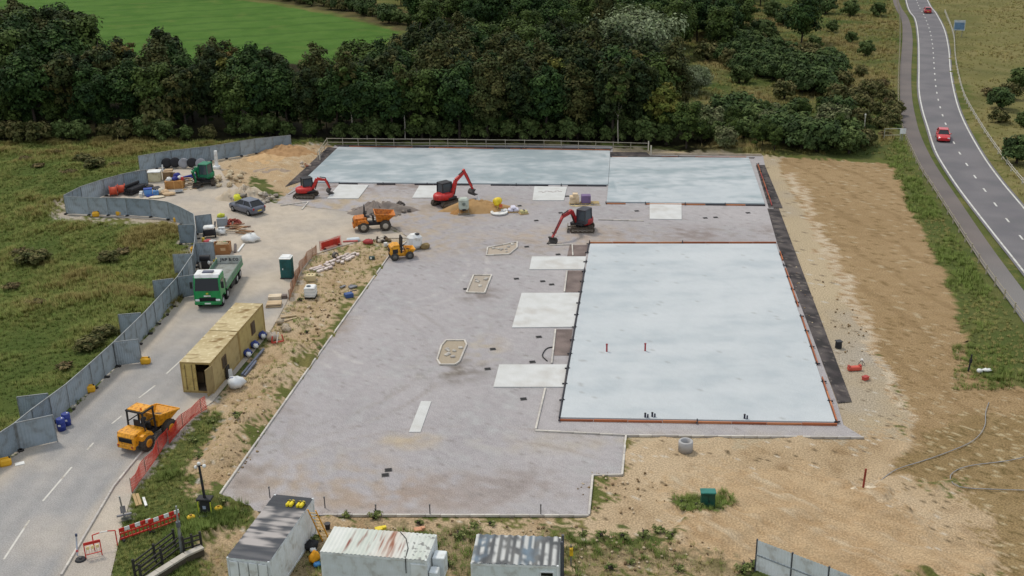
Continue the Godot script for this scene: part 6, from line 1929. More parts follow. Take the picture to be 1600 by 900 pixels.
	for k in 9:
		m.box(Vector3(-0.93 + k * 0.2325, 0.42, 0), Vector3(0.05, 0.6, 0.05))
	part(t, "frame", m, red)
	for k in 6:
		m = MB.new()
		m.box(Vector3(-0.81 + k * 0.325, 0.82, 0), Vector3(0.322, 0.3, 0.06), Basis.IDENTITY, 0.012)
		part(t, "board", m, wh if k % 2 else red)
	for x in [-0.8, 0.8]:
		m = MB.new()
		m.box(Vector3(x, 0.04, 0), Vector3(0.16, 0.08, 0.6), Basis.IDENTITY, 0.02)
		part(t, "foot", m, blk)
	t.scale = Vector3(1.0, 0.85, 1.0)
	t.set_meta("label", "left of two red and white plastic barriers on the grass")
	copy(t, "right of two red and white plastic barriers on the grass", Vector3(-21.68, 0.00, -58.86), -0.92 + PI / 2)
	# orange mesh fences
	var mesh_m := paint(216, 62, 42, 0.8)
	for f in [["lower run of orange mesh fence leaning along the road edge, by the dumper", PackedVector2Array([Vector2(-24.97, -62.84), Vector2(-24.91, -64.28), Vector2(-24.74, -66.27), Vector2(-24.65, -68.37), Vector2(-24.62, -69.83)])], ["upper run of orange mesh fence between the dumper and the tan container", PackedVector2Array([Vector2(-24.37, -69.27), Vector2(-24.19, -70.94), Vector2(-23.87, -72.49), Vector2(-23.52, -73.68), Vector2(-23.01, -74.69)])], ["sagging brownish mesh fence round the top of the earth bank", PackedVector2Array([Vector2(-20.77, -96.34), Vector2(-20.99, -101.40), Vector2(-21.05, -104.29), Vector2(-20.78, -107.30), Vector2(-20.23, -109.65)])], ["low orange barrier mesh along the top of the earth bank", PackedVector2Array([Vector2(-20.08, -110.45), Vector2(-18.91, -111.62), Vector2(-18.06, -112.42)])]]:
		t = thing("mesh_fence", f[0], "mesh fence")
		var k := 0
		for s in run_points(smooth_line(f[1], 0.6), 0.6):
			var dd: Vector2 = s[1] - s[0]
			var n := Vector3(-dd.y, 0, dd.x).normalized()
			var a := Vector3(s[0].x, 0.02, s[0].y)
			var b := Vector3(s[1].x, 0.02, s[1].y)
			var up := Vector3(0, 0.95, 0) + n * 0.12 * sin(k * 1.3)
			var up2 := Vector3(0, 0.95, 0) + n * 0.12 * sin((k + 1) * 1.3)
			m = MB.new()
			for j in 9:
				var w := j / 8.0
				m.bar(a + up * w, b + up2 * w, 0.012, 0.055)
			for j in 4:
				var w := j / 4.0
				m.bar(a.lerp(b, w), (a + up).lerp(b + up2, w), 0.03, 0.012)
			part(t, "mesh_bay", m, mesh_m if f[0].find("brownish") < 0 else paint(164, 116, 84, 0.9))
			if k % 4 == 0:
				m = MB.new()
				m.cyl(a, a + Vector3(0, 1.1, 0), 0.02, -1, 6)
				part(t, "stake", m, paint(120, 110, 100))
			k += 1
	# pedestrian barriers at the road edge
	t = thing("works_barrier", "red tubular works barrier with a row of three amber lamps", "barrier", Vector3(-24.98, 0.00, -55.73), -1.14 + PI / 2)
	m = MB.new()
	m.tube([Vector3(-0.45, 0, 0), Vector3(-0.45, 1.05, 0), Vector3(0.45, 1.05, 0), Vector3(0.45, 0, 0)], 0.035)
	m.tube([Vector3(-0.45, 0.25, 0), Vector3(0.45, 0.25, 0)], 0.03)
	m.box(Vector3(0, 0.98, 0), Vector3(0.9, 0.18, 0.05), Basis.IDENTITY, 0.01)
	part(t, "frame", m, red)
	for k in 3:
		m = MB.new()
		m.cyl(Vector3(-0.27 + k * 0.27, 0.68, -0.02), Vector3(-0.27 + k * 0.27, 0.68, 0.06), 0.11, 0.1, 12)
		part(t, "lamp", m, paint(228, 206, 150, 0.3))
	m = MB.new()
	for k in 6:
		m.bar(Vector3(-0.36 + k * 0.144, 0.25, 0), Vector3(-0.36 + k * 0.144, 0.6, 0), 0.02, 0.02)
	part(t, "bar", m, paint(196, 150, 140, 0.6))
	build("traffic_foot", "black rubber ring foot lying by the works barrier", "rubber foot", Vector3(-25.67, 0.00, -55.43), 0.3, [["ring", blk, [["c", 0, 0, 0, 0, 0.1, 0, 0.34, 0.28]]], ["socket", paint(70, 70, 72), [["c", 0, 0.1, 0, 0, 0.2, 0, 0.1, 0.08]]]])
	t = thing("hoop_barrier", "open red and white striped hoop standing across the footway", "barrier", Vector3(-24.57, 0.00, -56.63), -1.20 + PI / 2)
	for k in 7:
		var pts := [Vector3(-0.65, 0, 0), Vector3(-0.65, 0.55, 0), Vector3(-0.65, 1.05, 0), Vector3(-0.22, 1.12, 0), Vector3(0.22, 1.12, 0), Vector3(0.65, 1.05, 0), Vector3(0.65, 0.55, 0), Vector3(0.65, 0, 0)]
		m = MB.new()
		m.cyl(pts[k], pts[k + 1], 0.035, -1, 8)
		part(t, "tube", m, wh if k in [3] else red)
	build("cable_post", "leaning white and blue marker post at the road's kerb", "post", Vector3(-26.03, 0.00, -55.89), 0.2, [["shaft", paint(190, 200, 214), [["r", 0, 0, 0, 0.12, 1.3, -0.1, 0.09, 0.06]]], ["cap", paint(60, 70, 100), [["b", 0.12, 1.34, -0.1, 0.12, 0.16, 0.1]]], ["band", red, [["b", 0.03, 0.3, -0.03, 0.12, 0.14, 0.1]]]])
	build("sign_stand", "grey sign frame on a weighted stand at the end of the mesh fence", "sign stand", Vector3(-24.42, 0.00, -59.67), 0.4, [["pole", gal, [["c", 0, 0, 0, -0.1, 1.7, 0, 0.05]]], ["plate_back", paint(128, 130, 136, 0.6), [["b", -0.02, 0.75, 0.02, 0.32, 0.5, 0.04], ["b", 0, 0.35, 0, 0.9, 0.1, 0.12]]], ["weight", paint(90, 88, 86), [["b", 0.1, 0.08, 0.1, 0.6, 0.16, 0.5, 0.04]]]])
	build("plank_stack", "stack of pale planks leaning by the sign frame", "planks", Vector3(-24.41, 0.00, -61.82), 0.45, [["plank", wood, [["b", 0, 0.1, 0, 0.18, 0.06, 1.6], ["b", 0.2, 0.14, 0.1, 0.18, 0.06, 1.5]]], ["plank_end", wh, [["b", 0.5, 0.1, 0.5, 0.16, 0.06, 1.1]]]])
	# rail fence over the low wall at the bottom
	var rail := paint(50, 48, 44, 0.8)
	t = thing("rail_fence", "dark post-and-rail fence along a low pale-coped wall at the bottom edge", "fence")
	for s in [[Vector3(-18.53, 0.00, -55.78), Vector3(-19.35, 0.00, -55.04)], [Vector3(-19.35, 0.00, -55.04), Vector3(-21.07, 0.00, -52.52)]]:
		for r in run_points(PackedVector2Array([Vector2(s[0].x, s[0].z), Vector2(s[1].x, s[1].z)]), 0.9):
			m = MB.new()
			var a := Vector3(r[0].x, 0.0, r[0].y)
			var b := Vector3(r[1].x, 0.0, r[1].y)
			m.bar(a + Vector3(0, 0.5, 0), b.lerp(a, 0.02) + Vector3(0, 0.5, 0), 0.42, 0.12)
			part(t, "coping", m, paint(188, 182, 172, 0.9))
			m = MB.new()
			m.bar(a + Vector3(0, 0.22, 0), b + Vector3(0, 0.22, 0), 0.32, 0.44)
			part(t, "wall", m, paint(84, 76, 64, 0.95))
	for s in [[Vector3(-18.71, 0.00, -56.18), Vector3(-19.60, 0.00, -55.68)], [Vector3(-19.82, 0.00, -56.08), Vector3(-21.32, 0.00, -53.00)], [Vector3(-20.39, 0.00, -56.50), Vector3(-21.84, 0.00, -53.50)]]:
		for h in [0.45, 0.8, 1.1]:
			m = MB.new()
			m.bar(s[0] + Vector3(0, h, 0), s[1] + Vector3(0, h, 0), 0.06, 0.09)
			part(t, "rail", m, rail)
		for w in [0.0, 0.5, 1.0]:
			m = MB.new()
			var p: Vector3 = s[0].lerp(s[1], w)
			m.box(p + Vector3(0, 0.65, 0), Vector3(0.12, 1.3, 0.12))
			part(t, "post", m, rail)
	# ladder against the dark-roofed cabin
	t = thing("ladder", "yellow ladder leaning on the dark-roofed cabin", "ladder")
	var foot := Vector3(-11.43, 0.00, -56.87)
	var head := Vector3(-12.03, 2.50, -56.39)
	var ax := Vector3(0.24, 0, 0.06)
	for sgn in [-1, 1]:
		m = MB.new()
		m.bar(foot + ax * sgn, head + ax * sgn, 0.09, 0.06)
		part(t, "stile", m, paint(226, 158, 30, 0.6))
	for k in 9:
		m = MB.new()
		var p := foot.lerp(head, (k + 0.6) / 9.5)
		m.bar(p - ax, p + ax, 0.05, 0.04)
		part(t, "rung", m, paint(220, 186, 120, 0.6))
	build("gas_bottle", "orange-yellow tarpaulin bundle beside the rust-streaked cabin", "bundle", Vector3(-11.77, 0.00, -54.67), 0.2, [["bundle", paint(236, 164, 24, 0.7), [["o", 0, 0.4, 0, 0.32, 0.42, 0.3, 0.5]]], ["wrap", paint(60, 130, 190, 0.6), [["o", 0.12, 0.14, 0.35, 0.26, 0.16, 0.2, 0.4]]]])
	build("black_sack", "black rubbish sack on the weeds between the two left cabins", "sack", Vector3(-12.19, 0.00, -56.09), 0.0, [["sack", blk, [["o", 0, 0.28, 0, 0.4, 0.32, 0.34, 0.6]]], ["white_bag", wh, [["o", 0.15, 0.22, 0.4, 0.2, 0.12, 0.14, 0.5]]]])
	build("black_bucket", "small black bucket on the ground right of the ladder", "bucket", Vector3(-11.55, 0.00, -58.24), 0.0, [["pail", blk, [["c", 0, 0, 0, 0, 0.35, 0, 0.14, 0.18]]], ["rim", paint(60, 60, 64), [["c", 0, 0.33, 0, 0, 0.38, 0, 0.19]]]])
	for s in [[Vector3(-8.32, 0.00, -57.99), "yellow scrap of sheet behind the rust-streaked cabin", paint(232, 208, 50)], [Vector3(-5.93, 0.00, -57.84), "small orange and white scrap behind the rust-streaked cabin", paint(206, 150, 116)]]:
		build("scrap", s[1], "scrap", s[0], 0.3, [["sheet", s[2], [["b", 0, 0.1, 0, 0.6, 0.12, 0.4, 0.02], ["b", 0.25, 0.2, 0.1, 0.25, 0.14, 0.25, 0.02]]]])
	build("level_box", "yellow box fixed to the post right of the white-ribbed cabin", "box", Vector3(3.09, 0.00, -53.94), 0.0, [["post", paint(120, 116, 110), [["c", 0, 0, 0, 0, 1.4, 0, 0.05]]], ["box", yel, [["b", 0.02, 0.98, 0.04, 0.2, 0.5, 0.2, 0.03]]]])
	for s in [[Vector3(-8.72, 0.00, -59.56), "grey marker post at the bottom kerb above the rust-streaked cabin"], [Vector3(1.52, 0.00, -59.21), "thin dark marker pin at the bottom kerb of the yard"], [Vector3(-5.36, 0.00, -59.45), "short marker pin at the bottom kerb, between the cabins"], [Vector3(-12.06, 0.00, -60.56), "dark marker post at the kerb near the dark-roofed cabin"], [Vector3(-15.80, 0.00, -61.90), "thin marker post left of the dark-roofed cabin"]]:
		build("marker_pin", s[1], "marker post", s[0], 0.0, [["pin", paint(76, 74, 78), [["c", 0, 0, 0, 0, 0.75, 0, 0.035]]], ["head", paint(110, 108, 110), [["b", 0, 0.78, 0, 0.1, 0.1, 0.1]]]], "marker posts along the bottom kerb")
	# bottom right hoarding
	t = thing("steel_hoarding", "pale grey hoarding panels at the bottom right edge", "hoarding")
	for s in run_points(PackedVector2Array([Vector2(13.52, -53.11), Vector2(18.49, -49.06)]), 2.2):
		var c: Vector2 = (s[0] + s[1]) / 2.0
		var e: Vector2 = s[1] - s[0]
		var o := mi("panel", ribbed(2.2, 2.0, 0.2, 0.03, false), paint(232, 238, 243, 0.5), t)
		o.position = Vector3(c.x, 0.08, c.y)
		o.rotation.y = atan2(-e.y, e.x)
		o.scale.x = e.length() / 2.2
		m = MB.new()
		m.box(Vector3(s[0].x, 1.05, s[0].y), Vector3(0.09, 2.15, 0.09))
		part(t, "post", m, paint(70, 72, 80))
		m = MB.new()
		m.bar(Vector3(s[0].x, 1.1, s[0].y), Vector3(s[1].x, 1.1, s[1].y), 0.1, 0.07)
		part(t, "rail", m, paint(150, 158, 166))
	# right side of the site
	build("marker_stake", "red-brown timber stake among chalk lumps in the bare earth", "stake", Vector3(22.13, 0.00, -61.39), 0.0, [["stake", paint(146, 58, 44, 0.8), [["r", 0, 0, 0, 0.06, 1.6, 0, 0.11, 0.09]]], ["chalk", paint(222, 208, 184, 0.95), [["o", -0.55, 0.1, 0.1, 0.4, 0.2, 0.3, 0.5], ["o", 0.5, 0.1, 0.0, 0.45, 0.2, 0.3, 0.5], ["o", 0.0, 0.06, 0.3, 0.5, 0.14, 0.25, 0.5]]]])
	build("barrier_block", "long orange-red plastic barrier block lying on the pale strip", "barrier block", Vector3(26.84, 0.00, -79.20), 0.1, [["body", paint(204, 88, 70, 0.6), [["b", 0, 0.16, 0, 1.1, 0.32, 0.4, 0.06]]], ["lug", paint(176, 70, 58), [["b", 0.45, 0.36, 0, 0.16, 0.1, 0.3], ["b", -0.45, 0.36, 0, 0.16, 0.1, 0.3]]]])
	build("red_crate", "small red crate right of the orange barrier block", "crate", Vector3(27.17, 0.00, -77.45), 0.5, [["body", paint(196, 78, 66), [["b", 0, 0.12, 0, 0.45, 0.24, 0.35, 0.02]]], ["rim", paint(170, 60, 52), [["b", 0, 0.25, 0, 0.5, 0.05, 0.4]]]])
	build("black_chamber", "black plastic inspection chamber standing on the pale strip", "chamber", Vector3(26.79, 0.00, -83.51), 0.2, [["body", blk, [["c", 0, 0, 0, 0, 0.55, 0, 0.28, 0.26]]], ["lid", paint(54, 54, 58), [["b", 0, 0.58, 0, 0.5, 0.08, 0.5, 0.02]]]])
	build("tripod", "small grey tripod base above the orange barrier block", "tripod", Vector3(27.71, 0.00, -80.23), 0.0, [["leg", paint(120, 112, 104), [["r", -0.25, 0, 0, 0, 0.4, 0, 0.05, 0.05], ["r", 0.25, 0, 0, 0, 0.4, 0, 0.05, 0.05], ["r", 0, 0, 0.25, 0, 0.4, 0, 0.05, 0.05]]], ["head", wh, [["b", 0, 0.4, 0, 0.16, 0.1, 0.16]]]])
	build("standpipe", "black standpipe leaning beside white bags in the green weeds", "standpipe", Vector3(35.58, 0.00, -78.58), 0.0, [["pipe", blk, [["c", 0, 0, 0, 0.1, 1.4, 0, 0.07, 0.06]]], ["tap", blk, [["b", 0.06, 0.9, 0.05, 0.2, 0.3, 0.12]]], ["bag", wh, [["o", 0.75, 0.16, 0.3, 0.25, 0.18, 0.2, 0.4], ["o", 1.35, 0.12, 0.1, 0.4, 0.12, 0.2, 0.5]]]])
	for h in [["pale hose snaking up the bare field from the stake", PackedVector2Array([Vector2(23.63, -62.51), Vector2(25.06, -63.83), Vector2(27.10, -64.84), Vector2(29.23, -65.96), Vector2(31.55, -67.46), Vector2(33.14, -69.43), Vector2(34.12, -71.63), Vector2(34.96, -73.12)])], ["looped pale hose at the right edge of the bare field", PackedVector2Array([Vector2(36.15, -65.95), Vector2(33.06, -64.78), Vector2(30.27, -64.21), Vector2(28.94, -63.60), Vector2(28.17, -62.66), Vector2(28.41, -61.55), Vector2(30.70, -61.16), Vector2(33.84, -60.89)])]]:
		m = MB.new()
		var l := smooth_line(h[1], 0.5)
		for i in l.size() - 1:
			m.cyl(Vector3(l[i].x, 0.06, l[i].y), Vector3(l[i + 1].x, 0.06, l[i + 1].y), 0.03, -1, 6, false)
		tag(mi("hose", m.done(), paint(150, 150, 152, 0.6)), h[0], "hose")
	# pipes standing in the slab
	for s in [[Vector3(7.68, 0.00, -83.24), "left of the two red pipe ends rising from the near slab"], [Vector3(10.83, 0.00, -83.22), "right of the two red pipe ends rising from the near slab"]]:
		build("pipe_end", s[1], "pipe", s[0] + Vector3(0, 0.16, 0), 0.0, [["pipe", paint(164, 52, 58, 0.5), [["c", 0, 0, 0, 0, 0.62, 0, 0.07]]], ["cap", paint(140, 40, 46), [["c", 0, 0.6, 0, 0, 0.68, 0, 0.09]]]], "red pipe ends in the near slab")
	for s in [[Vector3(9.46, 0.00, -71.64), "left dark duct end at the bottom of the near slab"], [Vector3(9.98, 0.00, -71.72), "cluster of dark duct ends at the bottom of the near slab"], [Vector3(16.55, 0.00, -71.16), "lone dark duct end at the bottom right of the near slab"]]:
		build("duct_end", s[1], "duct", s[0] + Vector3(0, 0.16, 0), 0.0, [["duct", paint(40, 44, 70), [["c", 0, 0, 0, 0, 0.3, 0, 0.07], ["c", 0.18, 0, 0.05, 0.18, 0.26, 0.05, 0.06]]], ["bung", blk, [["c", 0, 0.28, 0, 0, 0.34, 0, 0.08]]]], "duct ends along the bottom of the near slab")
	# manholes, gullies and duct covers in the gravel
	for s in COVERS:
		build("chamber_cover", s[1], "chamber cover", s[0], 0.15, [["frame", paint(92, 90, 90), [["b", 0, 0.03, 0, 0.5, 0.05, 0.42]]], ["lid", paint(26, 26, 28, 0.8), [["b", 0, 0.05, 0, 0.42, 0.05, 0.34, 0.01]]]], "covers and gullies in the gravel")
	# cable lying in the gravel by the slab
	m = MB.new()
	var l := smooth_line(PackedVector2Array([Vector2(3.42, -84.59), Vector2(2.83, -84.36), Vector2(2.48, -83.48), Vector2(2.40, -82.72), Vector2(2.74, -81.84)]), 0.3)
	for i in l.size() - 1:
		m.cyl(Vector3(l[i].x, 0.06, l[i].y), Vector3(l[i + 1].x, 0.06, l[i + 1].y), 0.05, -1, 6, false)
	tag(mi("duct_loop", m.done(), blk), "black duct curling out of the gravel above the lowest white pad", "duct")
	# white tank behind the small yellow dumper
	build("water_tank", "white plastic tank with a dark opening behind the small yellow dumper", "tank", Vector3(-10.15, 0.00, -110.70), 0.5, [["tank", wh, [["b", 0, 0.85, 0, 1.5, 1.5, 1.2, 0.3]]], ["opening", blk, [["c", 0.25, 1.55, 0.2, 0.25, 1.65, 0.2, 0.26]]], ["skid", paint(110, 100, 84), [["b", 0.2, 0.06, 0.1, 1.7, 0.12, 1.3]]], ["straw_sack", paint(150, 130, 90, 0.95), [["o", 0.9, 0.25, 0.7, 0.6, 0.35, 0.4, 0.6]]]])
	build("timber_pile", "pile of dark timber offcuts left of the white tank", "timber", Vector3(-12.63, 0.00, -111.26), 0.3, [["plank", paint(120, 92, 62, 0.95), [["b", 0, 0.1, 0, 1.6, 0.1, 0.2, 0.0, 0.3], ["b", 0.2, 0.2, 0.3, 1.4, 0.1, 0.2, 0.0, -0.4], ["b", -0.3, 0.15, 0.5, 1.2, 0.1, 0.2, 0.0, 0.9]]], ["white_can", wh, [["c", -0.6, 0.1, -0.2, -0.6, 0.5, -0.2, 0.2]]]])


var COVERS := [
	[Vector3(-1.69, 0.00, -84.44), "black chamber cover right of the long kerb island"], [Vector3(-2.07, 0.00, -80.60), "black chamber cover left of the lowest white pad"], [Vector3(0.71, 0.00, -75.18), "grey slotted gully below the lowest white pad"], [Vector3(-8.50, 0.00, -65.07), "upper of two dark gully covers in the lower yard"],
	[Vector3(-8.64, 0.00, -64.42), "lower of two dark gully covers in the lower yard"], [Vector3(1.63, 0.00, -110.43), "black chamber cover near the top of the yard, left of the digger bucket"], [Vector3(0.45, 0.00, -100.95), "black chamber cover left of the upper white pads"], [Vector3(1.54, 0.00, -81.77), "dark gully just above the lowest white pad"],
	[Vector3(2.21, 0.00, -86.78), "faint grey cover below the large white pad"], [Vector3(2.97, 0.00, -100.11), "left of the grey covers above the large white pad"], [Vector3(3.80, 0.00, -99.21), "right of the grey covers above the large white pad"], [Vector3(5.75, 0.00, -122.16), "grey gully above the black-cabbed excavator"],
	[Vector3(2.88, 0.00, -119.43), "small dark cover left of the black-cabbed excavator"], [Vector3(4.71, 0.00, -114.95), "faint gully below the black-cabbed excavator's arm"], [Vector3(14.51, 0.00, -122.34), "dark gully below the back right slab"], [Vector3(21.86, 0.00, -119.19), "left grey cover right of the square back pad"],
	[Vector3(23.04, 0.00, -119.35), "right grey cover right of the square back pad"], [Vector3(27.00, 0.00, -120.80), "dark gully near the right end of the back right slab"], [Vector3(4.80, 0.00, -107.81), "small gully beside the digger bucket"], [Vector3(1.08, 0.00, -125.24), "dark cover right of the yellow mixer"],
	[Vector3(6.84, 0.00, -128.84), "dark gully right of the scrawled pad"], [Vector3(-4.38, 0.00, -98.45), "dark drain mouth left of the rubble island"]]


func heap(called, label, category, at: Vector3, r: Vector3, mat, seedv: float, rough := 0.5, yaw := 0.0):
	var m := MB.new()
	var rings := []
	var n := 28
	for k in 9:
		var w := k / 8.0
		var row := []
		for i in n:
			var t := TAU * i / n
			var d := Vector3(cos(t), 0, sin(t))
			var e := 1.0 + 0.35 * n_small.get_noise_3d(d.x * 2 + seedv, seedv, d.z * 2)
			var q := 1.0 - w
			var y := r.y * (sin(w * PI / 2)) * (1.0 + rough * n_small.get_noise_3d(d.x * q * 5 + seedv, w * 3, d.z * q * 5))
			row.append(Vector3(d.x * r.x * e * q, y - 0.05 * q, d.z * r.z * e * q))
		rings.append(row)
	m.loft(rings, true, false, true)
	return solo(called, m, mat, label, category, at, yaw)


func stones(called, label, at: Vector3, n: int, spread: Vector2, size: float, cols: Array, high := 0.0):
	var t := thing(called, label, "rubble", at)
	for k in n:
		var m := MB.new()
		var s := size * rng.randf_range(0.5, 1.4)
		m.blob(Vector3.ZERO, Vector3(s, s * 0.7, s * rng.randf_range(0.7, 1.2)), n_small, 0.7, 1.0, 8, k * 13.7 + at.x)
		var o := part(t, "stone", m, cols[k % cols.size()])
		var a := rng.randf() * TAU
		var q := sqrt(rng.randf())
		o.position = Vector3(cos(a) * spread.x * q, s * 0.4 + high * (1.0 - q), sin(a) * spread.y * q)
		o.position.y += maxf(0.0, ground_height(at.x + o.position.x, at.z + o.position.z)) if high == 0.0 else 0.0
		o.rotation.y = rng.randf() * TAU


func pallet(m: MB, y: float, w := 1.2, d := 1.0):
	for k in 6:
		m.box(Vector3(0, y + 0.12, -d / 2 + 0.06 + k * (d - 0.12) / 5.0), Vector3(w, 0.025, 0.1))
	for x in [-w / 2 + 0.05, 0, w / 2 - 0.05]:
		m.box(Vector3(x, y + 0.06, 0), Vector3(0.1, 0.1, d))


func compound():
	var wh := paint(228, 230, 230, 0.6)
	var blk := paint(32, 32, 38, 0.7)
	var blue := paint(40, 72, 160, 0.6)
	var sky := paint(96, 150, 214, 0.6)
	var org := paint(196, 78, 50, 0.7)
	var tan_m := paint(192, 164, 120, 0.9)
	var ply := paint(184, 134, 78, 0.9)
	var rub := [paint(178, 170, 158, 0.95), paint(196, 186, 168, 0.95), paint(150, 142, 132, 0.95)]
	# rubble, spoil and sand
	heap("rubble_heap", "low dark heap of broken stone behind the orange dumper", "heap", Vector3(-15.20, 0.00, -124.25), Vector3(4.0, 0.9, 2.2), paint(132, 122, 116, 1.0), 3.0, 1.2)
	stones("rubble_scatter", "loose dark stones on the heap behind the orange dumper", Vector3(-15.02, 0.00, -123.99), 34, Vector2(3.6, 2.0), 0.22, [paint(120, 112, 108, 0.95), paint(148, 138, 128, 0.95), paint(92, 86, 84, 0.95)], 0.7)
	stones("rubble_scatter", "small dark stone pile right of the rubble heap", Vector3(-12.97, 0.00, -126.16), 8, Vector2(0.6, 0.5), 0.24, [paint(84, 78, 76, 0.95), paint(104, 96, 92, 0.95)], 0.5)
	heap("sand_heap", "brown sand heap between the pale silo and the yellow mixer", "heap", Vector3(-3.85, 0.00, -124.03), Vector3(4.2, 1.1, 1.6), paint(176, 142, 98, 1.0), 9.0, 0.5)
	heap("sand_heap", "small orange-brown sand spill at the foot of the red excavator with raised arm", "heap", Vector3(-5.97, 0.00, -122.91), Vector3(1.2, 0.4, 0.8), paint(172, 128, 78, 1.0), 19.0, 0.5)
	heap("spoil_heap", "brown earth heap with a dark cut at the top of the clay patch", "heap", Vector3(-31.44, 0.00, -153.07), Vector3(4.6, 0.95, 2.2), paint(176, 140, 100, 1.0), 14.0, 0.9)
	heap("spoil_heap", "low tan spoil heap left of the dark heap on the clay patch", "heap", Vector3(-33.83, 0.00, -149.32), Vector3(3.6, 0.6, 2.4), paint(196, 164, 122, 1.0), 24.0, 0.7)
	heap("spoil_heap", "grey-brown low mound in the middle of the clay patch", "heap", Vector3(-31.35, 0.00, -143.74), Vector3(3.0, 0.3, 1.6), paint(158, 142, 126, 1.0), 29.0, 0.6)
	heap("rubble_heap", "pale rubble heap behind the grey hatchback", "heap", Vector3(-32.63, 0.00, -130.94), Vector3(3.4, 1.2, 2.0), paint(190, 176, 156, 1.0), 34.0, 0.9)
	stones("rubble_scatter", "pale broken stones behind the grey hatchback", Vector3(-31.82, 0.00, -130.06), 40, Vector2(3.6, 2.4), 0.26, rub, 0.9)
	stones("rubble_scatter", "pale stones spread between the green excavator and the clay patch", Vector3(-36.47, 0.00, -139.04), 30, Vector2(2.2, 3.6), 0.3, [paint(206, 190, 160, 0.95), paint(186, 168, 138, 0.95)], 0.4)
	stones("rubble_scatter", "bricks and reddish rubble along the slab's left end", Vector3(-28.30, 0.00, -145.83), 16, Vector2(1.6, 0.8), 0.2, [paint(160, 96, 76, 0.95), paint(196, 180, 164, 0.95)], 0.3)
	build("yellow_vest_bundle", "bright yellow bundle on the roof-side of the grey hatchback", "bundle", Vector3(-32.91, 0.00, -129.05), 0.0, [["bundle", paint(226, 226, 60, 0.7), [["o", 0, 0.5, 0, 0.5, 0.5, 0.4, 0.4]]], ["post", blk, [["r", 1.0, 0, 0.1, 1.2, 1.1, 0.1, 0.12, 0.1]]]])
	# silo, mixer and bags
	var t = build("mortar_silo", "pale grey-green mortar tank on a steel frame beside the sand heap", "tank", Vector3(-5.37, 0.00, -122.62), 0.1, [["tank", paint(184, 194, 184, 0.6), [["b", 0, 1.25, 0, 1.15, 1.3, 1.0, 0.18]]], ["frame", paint(140, 128, 110), [["b", -0.5, 0.3, 0.4, 0.08, 0.6, 0.08], ["b", 0.5, 0.3, 0.4, 0.08, 0.6, 0.08], ["b", -0.5, 0.3, -0.4, 0.08, 0.6, 0.08], ["b", 0.5, 0.3, -0.4, 0.08, 0.6, 0.08], ["b", 0, 0.1, 0, 1.4, 0.08, 1.2]]], ["hatch", blk, [["b", 0, 0.6, 0.3, 0.4, 0.2, 0.4]]], ["dial", paint(120, 132, 128), [["c", 0, 1.3, 0.5, 0, 1.3, 0.53, 0.2]]]])
	t = thing("cement_mixer", "bright yellow cement mixer beside the sand heap", "cement mixer", Vector3(-1.46, 0.00, -123.62), 0.5)
	var m := MB.new()
	m.lathe(Vector3(-0.5, 0.95, 0), Vector3(0.94, 0.34, 0), [Vector2(0, 0.22), Vector2(0.1, 0.42), Vector2(0.45, 0.5), Vector2(0.75, 0.42), Vector2(1.0, 0.26), Vector2(0.98, 0.22), Vector2(0.7, 0.36), Vector2(0.2, 0.3)], 18)
	part(t, "drum", m, paint(236, 208, 36, 0.5))
	m = MB.new()
	for z in [-0.4, 0.4]:
		m.bar(Vector3(-0.5, 0, z), Vector3(0, 0.95, z), 0.07, 0.07)
		m.bar(Vector3(0.5, 0, z), Vector3(0, 0.95, z), 0.07, 0.07)
	m.bar(Vector3(-0.5, 0.05, -0.4), Vector3(-0.5, 0.05, 0.4), 0.07, 0.07)
	part(t, "stand", m, paint(190, 160, 50, 0.6))
	m = MB.new()
	m.box(Vector3(0.1, 0.7, 0.55), Vector3(0.35, 0.35, 0.25), Basis.IDENTITY, 0.04)
	part(t, "motor", m, paint(196, 90, 50))
	for x in [-0.45, 0.45]:
		m = MB.new()
		m.cyl(Vector3(x, 0.2, -0.5), Vector3(x, 0.2, -0.42), 0.2, -1, 12)
		part(t, "wheel", m, blk)
	m = MB.new()
	m.lathe(Vector3(-1.31, 0.00, -122.36), Vector3.UP, [Vector2(0, 0.75), Vector2(0.06, 0.95), Vector2(0.25, 1.02), Vector2(0.28, 0.95), Vector2(0.1, 0.7)], 20)
	tag(mi("mixing_tub", m.done(), wh), "wide white mixing tub on the ground below the yellow mixer", "tub")
	build("cement_bags", "stack of white and lilac cement bags right of the mixer", "bags", Vector3(0.32, 0.00, -123.00), 0.1, [["pallet", tan_m, [["b", 0, 0.07, 0, 1.3, 0.12, 1.0]]], ["bag", paint(214, 212, 228, 0.7), [["b", -0.3, 0.28, 0, 0.6, 0.3, 0.9, 0.1], ["b", 0.32, 0.28, 0, 0.6, 0.3, 0.9, 0.1], ["b", 0, 0.56, 0, 0.62, 0.26, 0.9, 0.1]]], ["loose_bag", wh, [["o", -0.9, 0.2, -0.1, 0.35, 0.2, 0.3, 0.3]]]])
	build("brick_pallet", "small pallet of yellowish blocks right of the cement bags", "pallet", Vector3(1.48, 0.00, -122.18), 0.3, [["pallet", tan_m, [["b", 0, 0.07, 0, 1.0, 0.12, 0.9]]], ["blocks", paint(190, 182, 130, 0.9), [["b", -0.2, 0.28, 0, 0.4, 0.3, 0.7], ["b", 0.22, 0.25, 0.02, 0.4, 0.24, 0.7]]], ["hole", blk, [["b", 0.05, 0.43, 0.0, 0.2, 0.03, 0.4]]]])
	build("white_cone", "small white marker cone behind the sand heap", "cone", Vector3(-3.87, 0.00, -128.20), 0.0, [["cone", wh, [["c", 0, 0.04, 0, 0, 0.6, 0, 0.17, 0.04]]], ["base", wh, [["b", 0, 0.03, 0, 0.42, 0.05, 0.42]]]])
